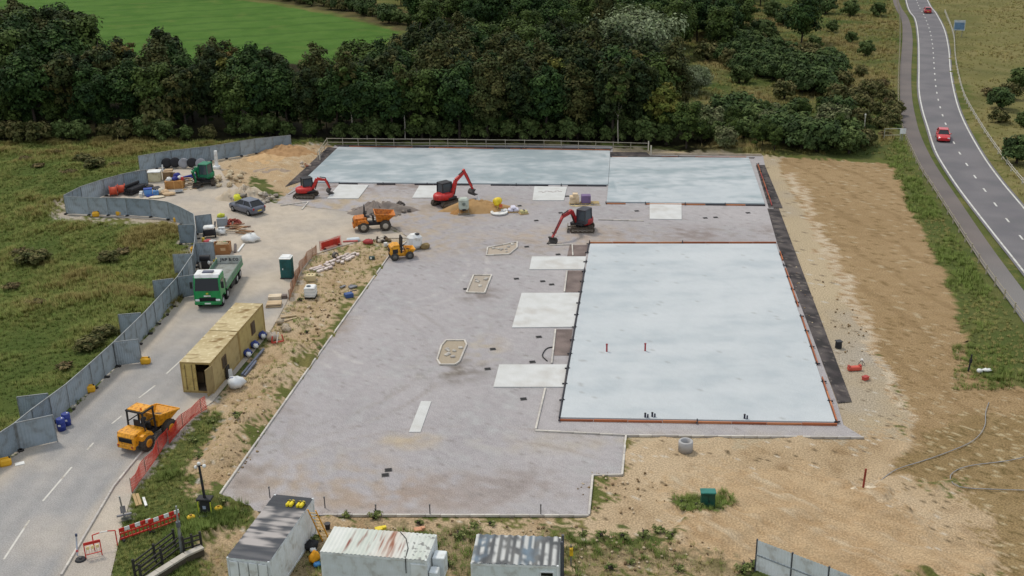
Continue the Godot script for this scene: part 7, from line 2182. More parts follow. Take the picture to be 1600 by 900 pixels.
	t = thing("material_stack", "stack of tan boxes and purple-wrapped packs right of the scrawled pad", "stack", Vector3(8.64, 0.00, -125.79), 0.0)
	m = MB.new()
	for x in [-1.1, 0.2, 1.2]:
		m.xf = Transform3D(Basis.IDENTITY, Vector3(x, 0, 0))
		pallet(m, 0.0)
	part(t, "pallet", m, paint(200, 178, 130, 0.9))
	m = MB.new()
	m.box(Vector3(-1.1, 0.55, 0), Vector3(1.1, 0.8, 0.9), Basis.IDENTITY, 0.04)
	m.box(Vector3(-1.0, 1.1, 0), Vector3(0.6, 0.35, 0.7), Basis.IDENTITY, 0.04)
	part(t, "box", m, paint(222, 200, 168, 0.8))
	m = MB.new()
	m.box(Vector3(0.25, 0.6, 0), Vector3(1.1, 0.9, 0.9), Basis.IDENTITY, 0.04)
	part(t, "wrapped_pack", m, paint(120, 98, 140, 0.5))
	m = MB.new()
	for k in 5:
		m.box(Vector3(0.1, 0.04, 0.9 + 0.05 * k), Vector3(3.6 - 0.3 * k, 0.06, 0.14), Basis(Vector3.UP, 0.04 * k))
	part(t, "plank", m, paint(206, 188, 146, 0.9))
	# scrawl marks on the pad
	t = thing("pad_marks", "dark scrawled paint marks on the scrawled white pad", "paint marks", Vector3(4.89, 0.00, -130.35) + Vector3(0, 0.104, 0))
	for k in 7:
		m = MB.new()
		m.box(Vector3(-1.2 + k * 0.4, 0.0, -0.4 + 0.25 * sin(k * 2.1)), Vector3(0.5, 0.006, 0.16), Basis(Vector3.UP, 0.5 * sin(k * 1.7)))
		part(t, "stroke", m, paint(150, 138, 138, 0.9))
	# far-left store: rolls, pipes, containers
	for s in [[Vector3(-49.06, 0.00, -132.87), "left of the two orange cable drums inside the front hoarding"], [Vector3(-48.29, 0.00, -133.67), "right of the two orange cable drums inside the front hoarding"]]:
		t = thing("cable_drum", s[1], "cable drum", s[0], 0.3, "orange cable drums inside the hoarding")
		m = MB.new()
		m.lathe(Vector3(-0.45, 0.65, 0), Vector3.RIGHT, [Vector2(0, 0.2), Vector2(0, 0.65), Vector2(0.08, 0.65), Vector2(0.09, 0.48), Vector2(0.8, 0.48), Vector2(0.81, 0.65), Vector2(0.9, 0.65), Vector2(0.9, 0.2)], 18)
		part(t, "drum", m, org)
		m = MB.new()
		m.cyl(Vector3(-0.5, 0.65, 0), Vector3(0.5, 0.65, 0), 0.16, -1, 10)
		part(t, "hub", m, blk)
	t = thing("pipe_stack", "stack of black pipes between the orange drums and blue containers", "pipes", Vector3(-46.75, 0.00, -133.85), 1.2)
	for k in 9:
		m = MB.new()
		m.cyl(Vector3(-1.5, 0.2 + 0.28 * (k / 4), -0.6 + 0.32 * (k % 4) + 0.16 * (k / 4)), Vector3(1.5, 0.2 + 0.28 * (k / 4), -0.6 + 0.32 * (k % 4) + 0.16 * (k / 4)), 0.14, -1, 10)
		part(t, "pipe", m, blk)
	t.scale = Vector3(0.85, 1.5, 1.0)
	t = thing("timber_pile", "scattered timber offcuts between the plywood crate and the green excavator", "timber", Vector3(-40.70, 0.00, -136.63), 0.4)
	for k in 16:
		var q := MB.new()
		q.box(Vector3.ZERO, Vector3(rng.randf_range(0.6, 1.5), 0.1, 0.16))
		var o := part(t, "offcut", q, [paint(150, 120, 84, 0.9), paint(196, 168, 124, 0.9), paint(104, 84, 64, 0.9), paint(214, 200, 176, 0.9)][k % 4])
		o.position = Vector3(rng.randf_range(-1.3, 1.3), 0.06 + 0.05 * k * rng.randf(), rng.randf_range(-1.6, 1.6))
		o.rotation = Vector3(0, rng.randf() * PI, rng.randf_range(-0.15, 0.15))
	build("pipe_coil", "black pipe coil leaning in the corner of the hoarding", "pipe coil", Vector3(-46.48, 0.00, -135.85), 0.4, [["coil", blk, [["c", 0, 0.1, 0, 0, 0.5, 0, 0.75, 0.75], ["c", 0.8, 0.1, 0.3, 0.8, 0.4, 0.3, 0.6, 0.6]]], ["tie", wh, [["b", 0, 0.52, 0.5, 0.1, 0.04, 0.4]]]])
	build("blue_containers", "bright blue plastic containers just inside the front hoarding", "containers", Vector3(-44.78, 0.00, -132.87), 0.3, [["container", sky, [["b", 0, 0.4, 0, 1.0, 0.8, 0.7, 0.08], ["b", 0.9, 0.3, 0.2, 0.7, 0.6, 0.6, 0.08]]], ["lid", blue, [["b", 0, 0.84, 0, 1.02, 0.08, 0.72], ["b", 0.2, 0.1, 0.7, 0.9, 0.2, 0.4]]], ["white_can", wh, [["c", -0.8, 0, 0, -0.8, 0.6, 0, 0.22], ["c", -0.9, 0, 0.5, -0.9, 0.5, 0.5, 0.2]]]])
	t = thing("wheelbarrow", "white-framed wheelbarrow upended beside the blue containers", "wheelbarrow", Vector3(-43.90, 0.00, -133.66), 0.6)
	m = MB.new()
	m.loft([[Vector3(-0.3, 0.3, -0.4), Vector3(0.3, 0.3, -0.4), Vector3(0.3, 0.3, 0.4), Vector3(-0.3, 0.3, 0.4)], [Vector3(-0.45, 0.75, -0.65), Vector3(0.45, 0.75, -0.65), Vector3(0.45, 0.7, 0.6), Vector3(-0.45, 0.7, 0.6)]])
	part(t, "tray", m, blk)
	m = MB.new()
	for x in [-0.3, 0.3]:
		m.tube([Vector3(x * 0.3, 0.2, -0.8), Vector3(x, 0.35, 0.3), Vector3(x * 1.3, 0.85, 1.3)], 0.05)
		m.tube([Vector3(x, 0.35, 0.3), Vector3(x, 0.0, 0.5)], 0.04)
	part(t, "frame", m, wh)
	m = MB.new()
	m.cyl(Vector3(-0.06, 0.2, -0.85), Vector3(0.06, 0.2, -0.85), 0.2, -1, 12)
	part(t, "wheel", m, blk)
	build("tool_shed", "small cream shed with a white lid against the hoarding", "shed", Vector3(-45.82, 0.00, -139.40), 0.1, [["body", paint(206, 200, 170, 0.8), [["b", 0, 0.65, 0, 1.5, 1.2, 1.2, 0.03]]], ["lid", wh, [["b", 0, 1.33, 0, 1.7, 0.14, 1.4, 0.05]]], ["side_panel", paint(40, 46, 66), [["b", -0.95, 0.7, 0.1, 0.2, 1.3, 0.8]]], ["post", wh, [["r", 0.95, 0, -0.4, 1.0, 2.0, -0.5, 0.12, 0.12]]]])
	build("board_stack", "stack of brown boards right of the cream shed", "boards", Vector3(-44.48, 0.00, -140.23), 0.15, [["board", paint(132, 108, 80, 0.9), [["b", 0, 0.5, 0, 0.9, 1.0, 1.1, 0.02], ["b", 0.7, 0.35, -0.3, 0.5, 0.7, 0.9, 0.02]]], ["top_board", paint(176, 150, 116), [["b", 0.1, 1.04, -0.1, 1.3, 0.07, 1.3], ["b", 0.2, 1.14, -0.4, 1.0, 0.07, 0.9]]]])
	build("open_crate", "orange-brown plywood crate piled with blue and white bags", "crate", Vector3(-42.36, 0.00, -136.15), 0.12, [["crate", ply, [["b", 0, 0.5, 0, 2.3, 1.0, 1.4, 0.03]]], ["batten", paint(206, 160, 100), [["b", -1.0, 0.5, 0.72, 0.1, 0.95, 0.05], ["b", 0, 0.5, 0.72, 0.1, 0.95, 0.05], ["b", 1.0, 0.5, 0.72, 0.1, 0.95, 0.05]]], ["white_bag", wh, [["o", -0.6, 1.15, 0.2, 0.4, 0.3, 0.35, 0.4], ["o", 0.7, 1.2, -0.2, 0.4, 0.3, 0.35, 0.4]]], ["blue_bag", paint(34, 40, 130, 0.6), [["o", 0.1, 1.2, 0.1, 0.45, 0.3, 0.4, 0.4], ["o", 0.3, 1.4, -0.4, 0.5, 0.4, 0.3, 0.4]]], ["red_tin", paint(190, 50, 50), [["c", 1.05, 1.0, 0.3, 1.05, 1.4, 0.3, 0.18]]]])
	build("blue_pipes", "bundle of blue pipes right of the plywood crate", "pipes", Vector3(-41.77, 0.00, -139.73), 0.9, [["pipe", paint(44, 56, 150, 0.6), [["c", -1.2, 0.3, 0, 1.2, 0.3, 0.1, 0.12], ["c", -1.2, 0.3, 0.25, 1.2, 0.3, 0.35, 0.12], ["c", -1.1, 0.52, 0.12, 1.2, 0.52, 0.2, 0.12]]], ["bearer", tan_m, [["b", -0.7, 0.1, 0.1, 0.12, 0.18, 0.8], ["b", 0.7, 0.1, 0.1, 0.12, 0.18, 0.8]]]])
	t = thing("coil_row", "row of black and grey pipe coils under the back hoarding", "pipe coils", Vector3(-43.77, 0.00, -145.63), -0.15)
	for k in 5:
		m = MB.new()
		m.lathe(Vector3(-2.4 + k * 1.2, 0.7 + 0.1 * (k % 2), 0), Vector3(0.2, 0.1, 0.97), [Vector2(-0.2, 0.35), Vector2(-0.2, 0.68), Vector2(0.2, 0.68), Vector2(0.2, 0.35)], 16)
		part(t, "coil", m, blk if k in [0, 1, 3] else paint(150, 152, 160, 0.6))
	build("white_pole", "thick white post standing right of the green excavator", "post", Vector3(-39.30, 0.00, -145.30), 0.0, [["pole", wh, [["c", 0, 0, 0, 0.05, 2.4, 0, 0.26, 0.22]]], ["foot", wh, [["b", 0, 0.2, 0.1, 0.9, 0.4, 0.8, 0.1]]]])
	build("cement_sacks", "tan and cream sacks lying in front of the plywood crate", "sacks", Vector3(-42.68, 0.00, -132.73), 0.2, [["sack", paint(214, 186, 150, 0.9), [["o", 0, 0.3, -0.3, 0.5, 0.35, 0.4, 0.3], ["o", 0.5, 0.2, 0.3, 0.8, 0.25, 0.35, 0.3]]], ["cream_sack", paint(232, 220, 196, 0.9), [["o", -0.5, 0.4, -0.6, 0.45, 0.4, 0.3, 0.3], ["o", -0.9, 0.1, 0.9, 1.0, 0.12, 0.5, 0.3]]]])
	build("metal_sheet", "grey metal sheet propped on the dusty ground by the sacks", "sheet", Vector3(-41.22, 0.00, -133.76), 0.3, [["sheet", paint(160, 166, 172, 0.4, 0.3), [["b", 0, 0.25, 0, 1.0, 0.05, 0.8], ["b", 0, 0.2, 0.1, 0.8, 0.3, 0.06]]], ["block", paint(90, 88, 90), [["b", 0, 0.1, -0.2, 0.5, 0.2, 0.3]]]])
	# second store beside the zigzag hoarding
	build("compressor", "black and white compressor beside the zigzag hoarding", "compressor", Vector3(-32.93, 0.00, -115.67), 0.2, [["body", blk, [["b", 0, 0.7, 0, 1.3, 0.8, 1.0, 0.2]]], ["hood", wh, [["b", 0, 1.18, 0, 1.2, 0.3, 0.95, 0.12]]], ["wheel", paint(24, 24, 26), [["c", -0.7, 0.3, 0.2, -0.55, 0.3, 0.2, 0.3], ["c", 0.55, 0.3, 0.2, 0.7, 0.3, 0.2, 0.3]]], ["exhaust", paint(100, 100, 104), [["c", 0.6, 1.0, -0.5, 0.7, 1.6, -0.6, 0.1]]]])
	build("white_sack", "crumpled white sack right of the compressor", "sack", Vector3(-31.92, 0.00, -116.72), 0.0, [["sack", wh, [["o", 0, 0.35, 0, 0.6, 0.4, 0.5, 0.5]]], ["lid", paint(200, 204, 208), [["b", 0.1, 0.75, 0, 0.7, 0.08, 0.5]]]])
	build("waste_bin", "grey bin with a yellow-green bag behind the compressor", "bin", Vector3(-32.49, 0.00, -119.74), 0.1, [["bin", paint(150, 158, 166, 0.6), [["b", 0, 0.5, 0, 1.1, 1.0, 0.9, 0.04]]], ["bag", paint(206, 210, 70, 0.7), [["o", -0.1, 1.15, -0.2, 0.45, 0.3, 0.35, 0.5]]]])
	t = thing("brick_pile", "tumbled pile of red bricks beside the grey bin", "bricks", Vector3(-31.63, 0.00, -120.40), 0.2)
	for k in 34:
		m = MB.new()
		m.box(Vector3.ZERO, Vector3(0.42, 0.16, 0.22), Basis.IDENTITY, 0.015)
		var o := part(t, "brick", m, [paint(150, 66, 52, 0.9), paint(166, 84, 66, 0.9), paint(134, 58, 50, 0.9)][k % 3])
		var q := sqrt(rng.randf())
		var a := rng.randf() * TAU
		o.position = Vector3(cos(a) * 1.1 * q, 0.1 + 0.7 * (1.0 - q) * rng.randf_range(0.4, 1.0), sin(a) * 0.9 * q)
		o.rotation = Vector3(rng.randf_range(-0.4, 0.4), rng.randf() * TAU, rng.randf_range(-0.4, 0.4))
	t = thing("timber_pile", "untidy pile of brown timber and pallets below the brick pile", "timber", Vector3(-30.27, 0.00, -118.21), 0.2)
	for k in 14:
		m = MB.new()
		m.box(Vector3.ZERO, Vector3(rng.randf_range(1.2, 2.2), 0.09, 0.16))
		var o := part(t, "plank", m, [paint(136, 96, 70, 0.9), paint(166, 130, 96, 0.9), paint(104, 74, 58, 0.9), paint(206, 190, 166, 0.9)][k % 4])
		o.position = Vector3(rng.randf_range(-0.9, 0.9), 0.08 + 0.06 * k * rng.randf(), rng.randf_range(-1.3, 1.6))
		o.rotation = Vector3(0, rng.randf_range(-0.9, 0.9), rng.randf_range(-0.15, 0.15))
	build("bulk_bag", "white bulk bag sagging on the dusty ground right of the timber", "bulk bag", Vector3(-28.11, 0.00, -114.08), 0.1, [["bag", wh, [["o", 0, 0.3, 0, 0.95, 0.55, 0.7, 0.35]]], ["strap", paint(210, 212, 214), [["r", -0.4, 0.8, 0, 0.2, 0.95, 0, 0.1, 0.05]]]])
	build("timber_crate", "brown timber crate between the hoarding and the planks", "crate", Vector3(-30.29, 0.00, -110.43), 0.06, [["side", paint(166, 118, 76, 0.9), [["b", 0, 0.55, 0.6, 1.7, 1.1, 0.08], ["b", 0, 0.55, -0.6, 1.7, 1.1, 0.08], ["b", -0.82, 0.55, 0, 0.08, 1.1, 1.2], ["b", 0.82, 0.55, 0, 0.08, 1.1, 1.2]]], ["contents", paint(178, 160, 130, 0.9), [["o", 0, 0.95, 0, 0.75, 0.3, 0.55, 0.5]]], ["label_sheet", paint(206, 170, 130), [["b", 0.2, 0.6, 0.66, 0.5, 0.3, 0.02]]], ["strap", paint(70, 120, 70), [["b", 0.1, 1.2, -0.1, 0.7, 0.06, 0.2]]]])
	build("dark_plank", "long dark plank lying on the ground right of the timber crate", "plank", Vector3(-29.26, 0.00, -111.81), 0.0, [["plank", paint(96, 88, 86, 0.9), [["r", -0.3, 0.08, -1.2, 0.3, 0.08, 1.5, 0.24, 0.12]]]])
	build("white_plank", "white plank lying upright of the lorry's tail", "plank", Vector3(-28.64, 0.00, -111.78), 0.0, [["plank", wh, [["r", 0, 0.08, -1.3, -0.05, 0.08, 1.3, 0.2, 0.1]]]])
	build("red_sacks", "pinkish-red and white sacks at the foot of the compressor", "sacks", Vector3(-32.78, 0.00, -113.92), 0.0, [["red_sack", paint(206, 92, 100, 0.8), [["o", 0.1, 0.15, 0, 0.5, 0.22, 0.3, 0.4]]], ["white_sack", wh, [["o", 0.6, 0.14, 0.1, 0.4, 0.2, 0.3, 0.4]]], ["yellow_can", paint(210, 190, 70), [["c", -0.5, 0, -0.3, -0.5, 0.45, -0.3, 0.16]]]])
	build("drum_machine", "black drum machine on legs beside the hoarding, left of the lorry", "machine", Vector3(-30.87, 0.00, -105.76), 0.1, [["drum", blk, [["c", -0.5, 1.1, 0, 0.5, 1.1, 0, 0.32]]], ["base", paint(44, 42, 44), [["b", 0, 0.45, 0, 0.8, 0.8, 0.6, 0.05]]], ["leg", paint(60, 58, 58), [["b", -0.6, 0.3, 0.4, 0.1, 0.6, 0.1], ["b", 0.6, 0.3, 0.4, 0.1, 0.6, 0.1]]], ["gauge", wh, [["o", 0.4, 0.7, 0.35, 0.14, 0.2, 0.1, 0.1]]]])
	build("yellow_tool", "small yellow tool on the ground by the black drum machine", "tool", Vector3(-30.34, 0.00, -107.84), 0.3, [["body", paint(216, 194, 40), [["b", 0, 0.15, 0, 0.7, 0.25, 0.4, 0.05]]], ["handle", blk, [["r", 0.2, 0.25, 0, 0.6, 0.5, 0.1, 0.06, 0.06]]]])
	# along the earth bank
	t = thing("water_cube", "white water cube with a dark lid on the earth bank below the toilet", "water tank", Vector3(-18.88, 0.00, -97.22), -0.05)
	m = MB.new()
	m.box(Vector3(0, 0.62, 0), Vector3(1.0, 0.95, 1.1), Basis.IDENTITY, 0.08)
	part(t, "tank", m, wh)
	m = MB.new()
	pallet(m, 0.0, 1.0, 1.1)
	part(t, "pallet", m, blk)
	m = MB.new()
	m.cyl(Vector3(-0.12, 1.08, 0.1), Vector3(-0.12, 1.16, 0.1), 0.2, -1, 14)
	part(t, "lid", m, paint(70, 84, 96))
	m = MB.new()
	for y in [0.35, 0.65, 0.95]:
		m.box(Vector3(0, y, 0), Vector3(1.03, 0.03, 1.13))
	part(t, "cage", m, paint(190, 196, 200, 0.4, 0.4))
	build("cream_box", "cream box with two dark holes on the earth bank above the water cube", "box", Vector3(-19.60, 0.00, -101.68), 0.0, [["box", paint(208, 192, 150, 0.8), [["b", 0, 0.3, 0, 0.9, 0.6, 0.8, 0.04]]], ["hole", paint(60, 50, 40), [["b", -0.15, 0.61, 0, 0.16, 0.03, 0.2], ["b", 0.18, 0.61, 0.05, 0.1, 0.03, 0.2]]]])
	build("cream_slab", "pale stone slab just behind the water cube", "slab", Vector3(-19.41, 0.00, -99.75), 0.1, [["slab", paint(214, 198, 166, 0.9), [["b", 0, 0.12, 0, 0.9, 0.24, 0.6, 0.04]]]])
	build("blue_crate", "blue crate at the kerb on the earth bank", "crate", Vector3(-15.31, 0.00, -97.03), 0.5, [["body", paint(54, 84, 140, 0.6), [["b", 0, 0.2, 0, 0.8, 0.4, 0.6, 0.04]]], ["bar", blk, [["r", 0.3, 0.42, -0.3, 0.9, 0.42, -0.2, 0.1, 0.06]]]])
	build("steel_brackets", "grey steel brackets dropped on the earth bank above the blue crate", "brackets", Vector3(-15.64, 0.00, -99.55), 0.5, [["bracket", paint(130, 132, 140, 0.5, 0.4), [["b", -0.5, 0.08, -0.3, 0.7, 0.1, 0.25, 0.0, 0.5], ["b", 0.3, 0.1, 0.3, 0.8, 0.12, 0.4, 0.0, 0.2]]], ["plate", paint(90, 92, 98), [["b", 0.3, 0.08, -0.1, 0.5, 0.06, 0.4, 0.0, 0.7]]]])
	build("green_can", "dark green can with a white label near the kerb's top end", "can", Vector3(-14.31, 0.00, -107.52), 0.2, [["can", paint(44, 70, 66), [["b", 0, 0.16, 0, 0.6, 0.3, 0.35, 0.04]]], ["label_patch", wh, [["b", -0.1, 0.18, 0.18, 0.2, 0.2, 0.02]]]])
	t = thing("block_row", "row of pale kerb blocks laid out along the earth bank", "blocks")
	var pth := PackedVector2Array([Vector2(-19.63, -104.21), Vector2(-18.64, -105.27), Vector2(-17.68, -106.74), Vector2(-16.77, -108.25), Vector2(-16.19, -109.42)])
	var kk := 0
	for s in run_points(pth, 0.42):
		for j in 3:
			if rng.randf() < 0.2: continue
			m = MB.new()
			m.box(Vector3.ZERO, Vector3(0.3, 0.18, 0.5), Basis.IDENTITY, 0.02)
			var o := part(t, "block", m, [paint(214, 198, 194, 0.9), paint(196, 184, 180, 0.9), paint(222, 210, 204, 0.9)][kk % 3])
			var dd: Vector2 = (s[1] - s[0]).normalized()
			o.position = Vector3(s[0].x - dd.y * (j - 1) * 0.55 + rng.randf_range(-0.1, 0.1), 0.12 + 0.05 * rng.randf(), s[0].y + dd.x * (j - 1) * 0.55)
			o.rotation.y = atan2(dd.x, dd.y) + rng.randf_range(-0.5, 0.5)
			kk += 1
	build("old_tyre", "worn tyre lying on the earth bank among the blocks", "tyre", Vector3(-18.14, 0.00, -108.13), 0.0, [["tread", paint(86, 80, 76), [["c", -0.1, 0.3, 0, 0.15, 0.32, 0.2, 0.34, 0.34]]], ["hole", paint(200, 180, 150), [["c", -0.12, 0.3, 0, 0.17, 0.32, 0.2, 0.16, 0.16]]]])
	build("barrier_plank", "red and white striped barrier plank at the top of the earth bank", "barrier", Vector3(-19.11, 0.00, -111.64), -0.79 + PI / 2, [["red_board", paint(176, 50, 44, 0.7), [["b", -0.9, 0.45, 0, 0.5, 0.6, 0.08], ["b", 0.1, 0.45, 0, 0.5, 0.6, 0.08], ["b", 1.0, 0.45, 0, 0.4, 0.6, 0.08]]], ["dark_board", paint(120, 44, 40, 0.7), [["b", -0.4, 0.45, 0, 0.48, 0.6, 0.08], ["b", 0.56, 0.45, 0, 0.44, 0.6, 0.08]]], ["foot", blk, [["b", -0.9, 0.06, 0, 0.2, 0.12, 0.6], ["b", 0.9, 0.06, 0, 0.2, 0.12, 0.6]]]])
	build("sheet_bundle", "pale blue sheeting bundle on the road edge above the earth bank", "bundle", Vector3(-16.99, 0.00, -113.63), 0.1, [["sheeting", paint(206, 218, 226, 0.5), [["b", 0, 0.15, 0, 1.4, 0.3, 0.6, 0.1]]], ["red_edge", paint(206, 110, 104), [["b", -0.3, 0.08, 0.4, 1.6, 0.16, 0.14]]]])
	build("red_sack", "dark red sack among the stones at the end of the barriers", "sack", Vector3(-15.20, 0.00, -112.46), 0.1, [["sack", paint(168, 64, 62, 0.8), [["o", 0, 0.25, 0, 0.6, 0.3, 0.4, 0.4]]], ["tie", blk, [["b", 0.3, 0.5, 0, 0.1, 0.08, 0.1]]]])
	stones("rubble_scatter", "mixed stones and scrap below the orange dumper", Vector3(-13.80, 0.00, -113.44), 18, Vector2(1.4, 0.7), 0.2, [paint(200, 190, 176, 0.95), paint(110, 92, 70, 0.95), paint(70, 62, 56, 0.95)], 0.3)
	# beside the container
	build("bulk_bag", "white bulk bag at the near corner of the open tan container", "bulk bag", Vector3(-21.64, 0.00, -78.21), 0.2, [["bag", paint(214, 218, 222, 0.7), [["o", 0, 0.42, 0, 0.75, 0.5, 0.6, 0.3]]], ["fold", paint(120, 132, 160), [["o", -0.1, 0.8, 0.0, 0.3, 0.1, 0.2, 0.4]]]])
	build("door_leaf", "dark open hatch beside the tan container's near corner", "hatch", Vector3(-22.65, 0.00, -79.97), -0.1, [["leaf", paint(50, 46, 44), [["b", 0, 0.5, 0, 0.12, 1.0, 0.7]]], ["sheet", wh, [["b", 0.25, 0.4, 0.1, 0.3, 0.8, 0.05, 0.0, 0.4]]]])
	t = thing("gutter_pipes", "grey-blue pipes lying along the grass beside the tan containers", "pipes")
	for s in [[Vector3(-21.62, 0.00, -80.16), Vector3(-21.23, 0.00, -82.92)], [Vector3(-21.23, 0.00, -82.67), Vector3(-20.88, 0.00, -85.07)], [Vector3(-21.36, 0.00, -79.91), Vector3(-21.02, 0.00, -82.66)]]:
		m = MB.new()
		m.cyl(s[0] + Vector3(0, 0.14, 0), s[1] + Vector3(0, 0.14, 0), 0.11, -1, 8)
		part(t, "pipe", m, paint(104, 112, 132, 0.6))
	for s in [[Vector3(-22.01, 0.00, -84.09), "blue bag nearest the middle of the tan containers"], [Vector3(-21.77, 0.00, -85.76), "blue and white bag beside the farther tan container"], [Vector3(-21.53, 0.00, -87.76), "dark blue bag at the far end of the tan containers"]]:
		build("blue_bag", s[1], "bag", s[0], 0.2, [["bag", paint(50, 66, 132, 0.6), [["o", 0, 0.28, 0, 0.36, 0.32, 0.4, 0.4]]], ["scrap", wh, [["o", 0.1, 0.3, 0.4, 0.22, 0.2, 0.2, 0.5]]]], "blue bags beside the tan containers")
	build("wooden_pallet", "pile of pallets on the road above the tan containers", "pallets", Vector3(-21.96, 0.00, -95.13), 0.1, [["pallet", paint(196, 172, 140, 0.9), [["b", 0, 0.1, 0, 1.4, 0.14, 1.0], ["b", 0.05, 0.3, 0, 1.3, 0.12, 1.0]]], ["side_block", paint(80, 66, 56), [["b", 0, 0.2, 0.45, 1.3, 0.07, 0.1]]]])
	build("wooden_pallet", "pale pallet and box above the other pallets, below the toilet", "pallets", Vector3(-22.22, 0.00, -97.06), 0.1, [["pallet", paint(216, 200, 176, 0.9), [["b", 0, 0.15, 0, 1.2, 0.3, 0.8]]], ["box", paint(110, 96, 90), [["b", 0.9, 0.16, 0.05, 0.45, 0.32, 0.5, 0.03]]]])
	build("works_barrier", "broken red and white works barrier at the edge of the earth bank beside the container", "barrier", Vector3(-19.99, 0.00, -86.61), 0.4, [["frame", paint(190, 70, 56, 0.7), [["r", -0.5, 0.1, 0, 0.5, 0.1, 0, 0.12, 0.12], ["r", -0.5, 0.1, 0, -0.4, 0.7, 0, 0.1, 0.1], ["r", 0.5, 0.1, 0, 0.4, 0.7, 0, 0.1, 0.1]]], ["panel", wh, [["r", -0.1, 0.1, 0.1, 0.1, 1.0, 0.1, 0.16, 0.06]]], ["stones", paint(176, 164, 150), [["o", -0.3, 0.3, -0.8, 0.5, 0.4, 0.5, 0.6]]]])
	build("stone_trough", "grey stones and scrap edging the bank above the broken works barrier", "rubble", Vector3(-20.18, 0.00, -89.94), 0.4, [["stone", paint(186, 172, 152, 0.95), [["o", 0, 0.2, -1.0, 0.35, 0.25, 0.3, 0.5], ["o", 0.2, 0.2, 0.2, 0.4, 0.25, 0.3, 0.5], ["o", 0.1, 0.2, 1.0, 0.4, 0.3, 0.4, 0.5]]], ["plank", paint(190, 170, 140, 0.9), [["b", 1.0, 0.08, -1.4, 1.2, 0.1, 0.2, 0.0, 0.2], ["b", 1.0, 0.08, -2.2, 1.4, 0.1, 0.2, 0.0, -0.1]]]])
	# blue drums
	for s in [[Vector3(-32.79, 0.00, -71.67), "left of two blue drums beside the hoarding", 0], [Vector3(-32.70, 0.00, -72.45), "right of two blue drums beside the hoarding", 1]]:
		t = thing("blue_drum", s[1], "drum", s[0], 0.3 * s[2], "blue drums by the hoarding")
		m = MB.new()
		m.lathe(Vector3.ZERO, Vector3.UP, [Vector2(0, 0.27), Vector2(0.03, 0.3), Vector2(0.3, 0.3), Vector2(0.33, 0.32), Vector2(0.36, 0.3), Vector2(0.62, 0.3), Vector2(0.65, 0.32), Vector2(0.68, 0.3), Vector2(0.92, 0.3), Vector2(0.95, 0.27)], 18)
		part(t, "barrel", m, paint(38, 58, 140, 0.5))
		m = MB.new()
		m.cyl(Vector3(0.12, 0.95, 0), Vector3(0.12, 0.99, 0), 0.06, -1, 10)
		part(t, "cap", m, paint(220, 222, 226))
		m = MB.new()
		m.box(Vector3(0, 0.5, 0.31), Vector3(0.18, 0.14, 0.03))
		part(t, "label_patch", m, wh)
	build("litter_sheet", "white scrap of board lying on the road by the left hoarding", "scrap", Vector3(-33.90, 0.00, -66.87), 0.5, [["board", wh, [["b", 0, 0.03, 0, 0.6, 0.05, 0.4]]]])
	# loose clods and stones on the bare ground
	var clod := [paint(120, 98, 70, 0.95), paint(150, 126, 94, 0.95), paint(206, 188, 160, 0.95)]
	stones("loose_clods", "dark clods scattered on bare earth between the yard's stepped corner and the green cabinet", Vector3(7.38, 0.00, -62.07), 46, Vector2(3.4, 3.2), 0.07, clod)
	stones("loose_clods", "loose clods on the trodden ground right of the cabins", Vector3(7.19, 0.00, -55.01), 60, Vector2(4.6, 1.8), 0.08, clod)
	stones("loose_clods", "loose clods behind the three cabins", Vector3(-4.17, 0.00, -57.85), 50, Vector2(8.0, 1.0), 0.07, clod)
	stones("loose_clods", "stones on the lower earth bank beside the yard kerb", Vector3(-19.17, 0.00, -69.43), 50, Vector2(1.4, 5.0), 0.08, clod)
	stones("loose_clods", "stones and clods on the upper earth bank", Vector3(-17.63, 0.00, -94.59), 60, Vector2(1.6, 8.0), 0.1, clod)
	stones("loose_clods", "stones along the pale strip right of the membrane", Vector3(28.11, 0.00, -92.28), 50, Vector2(2.2, 12.0), 0.07, clod)


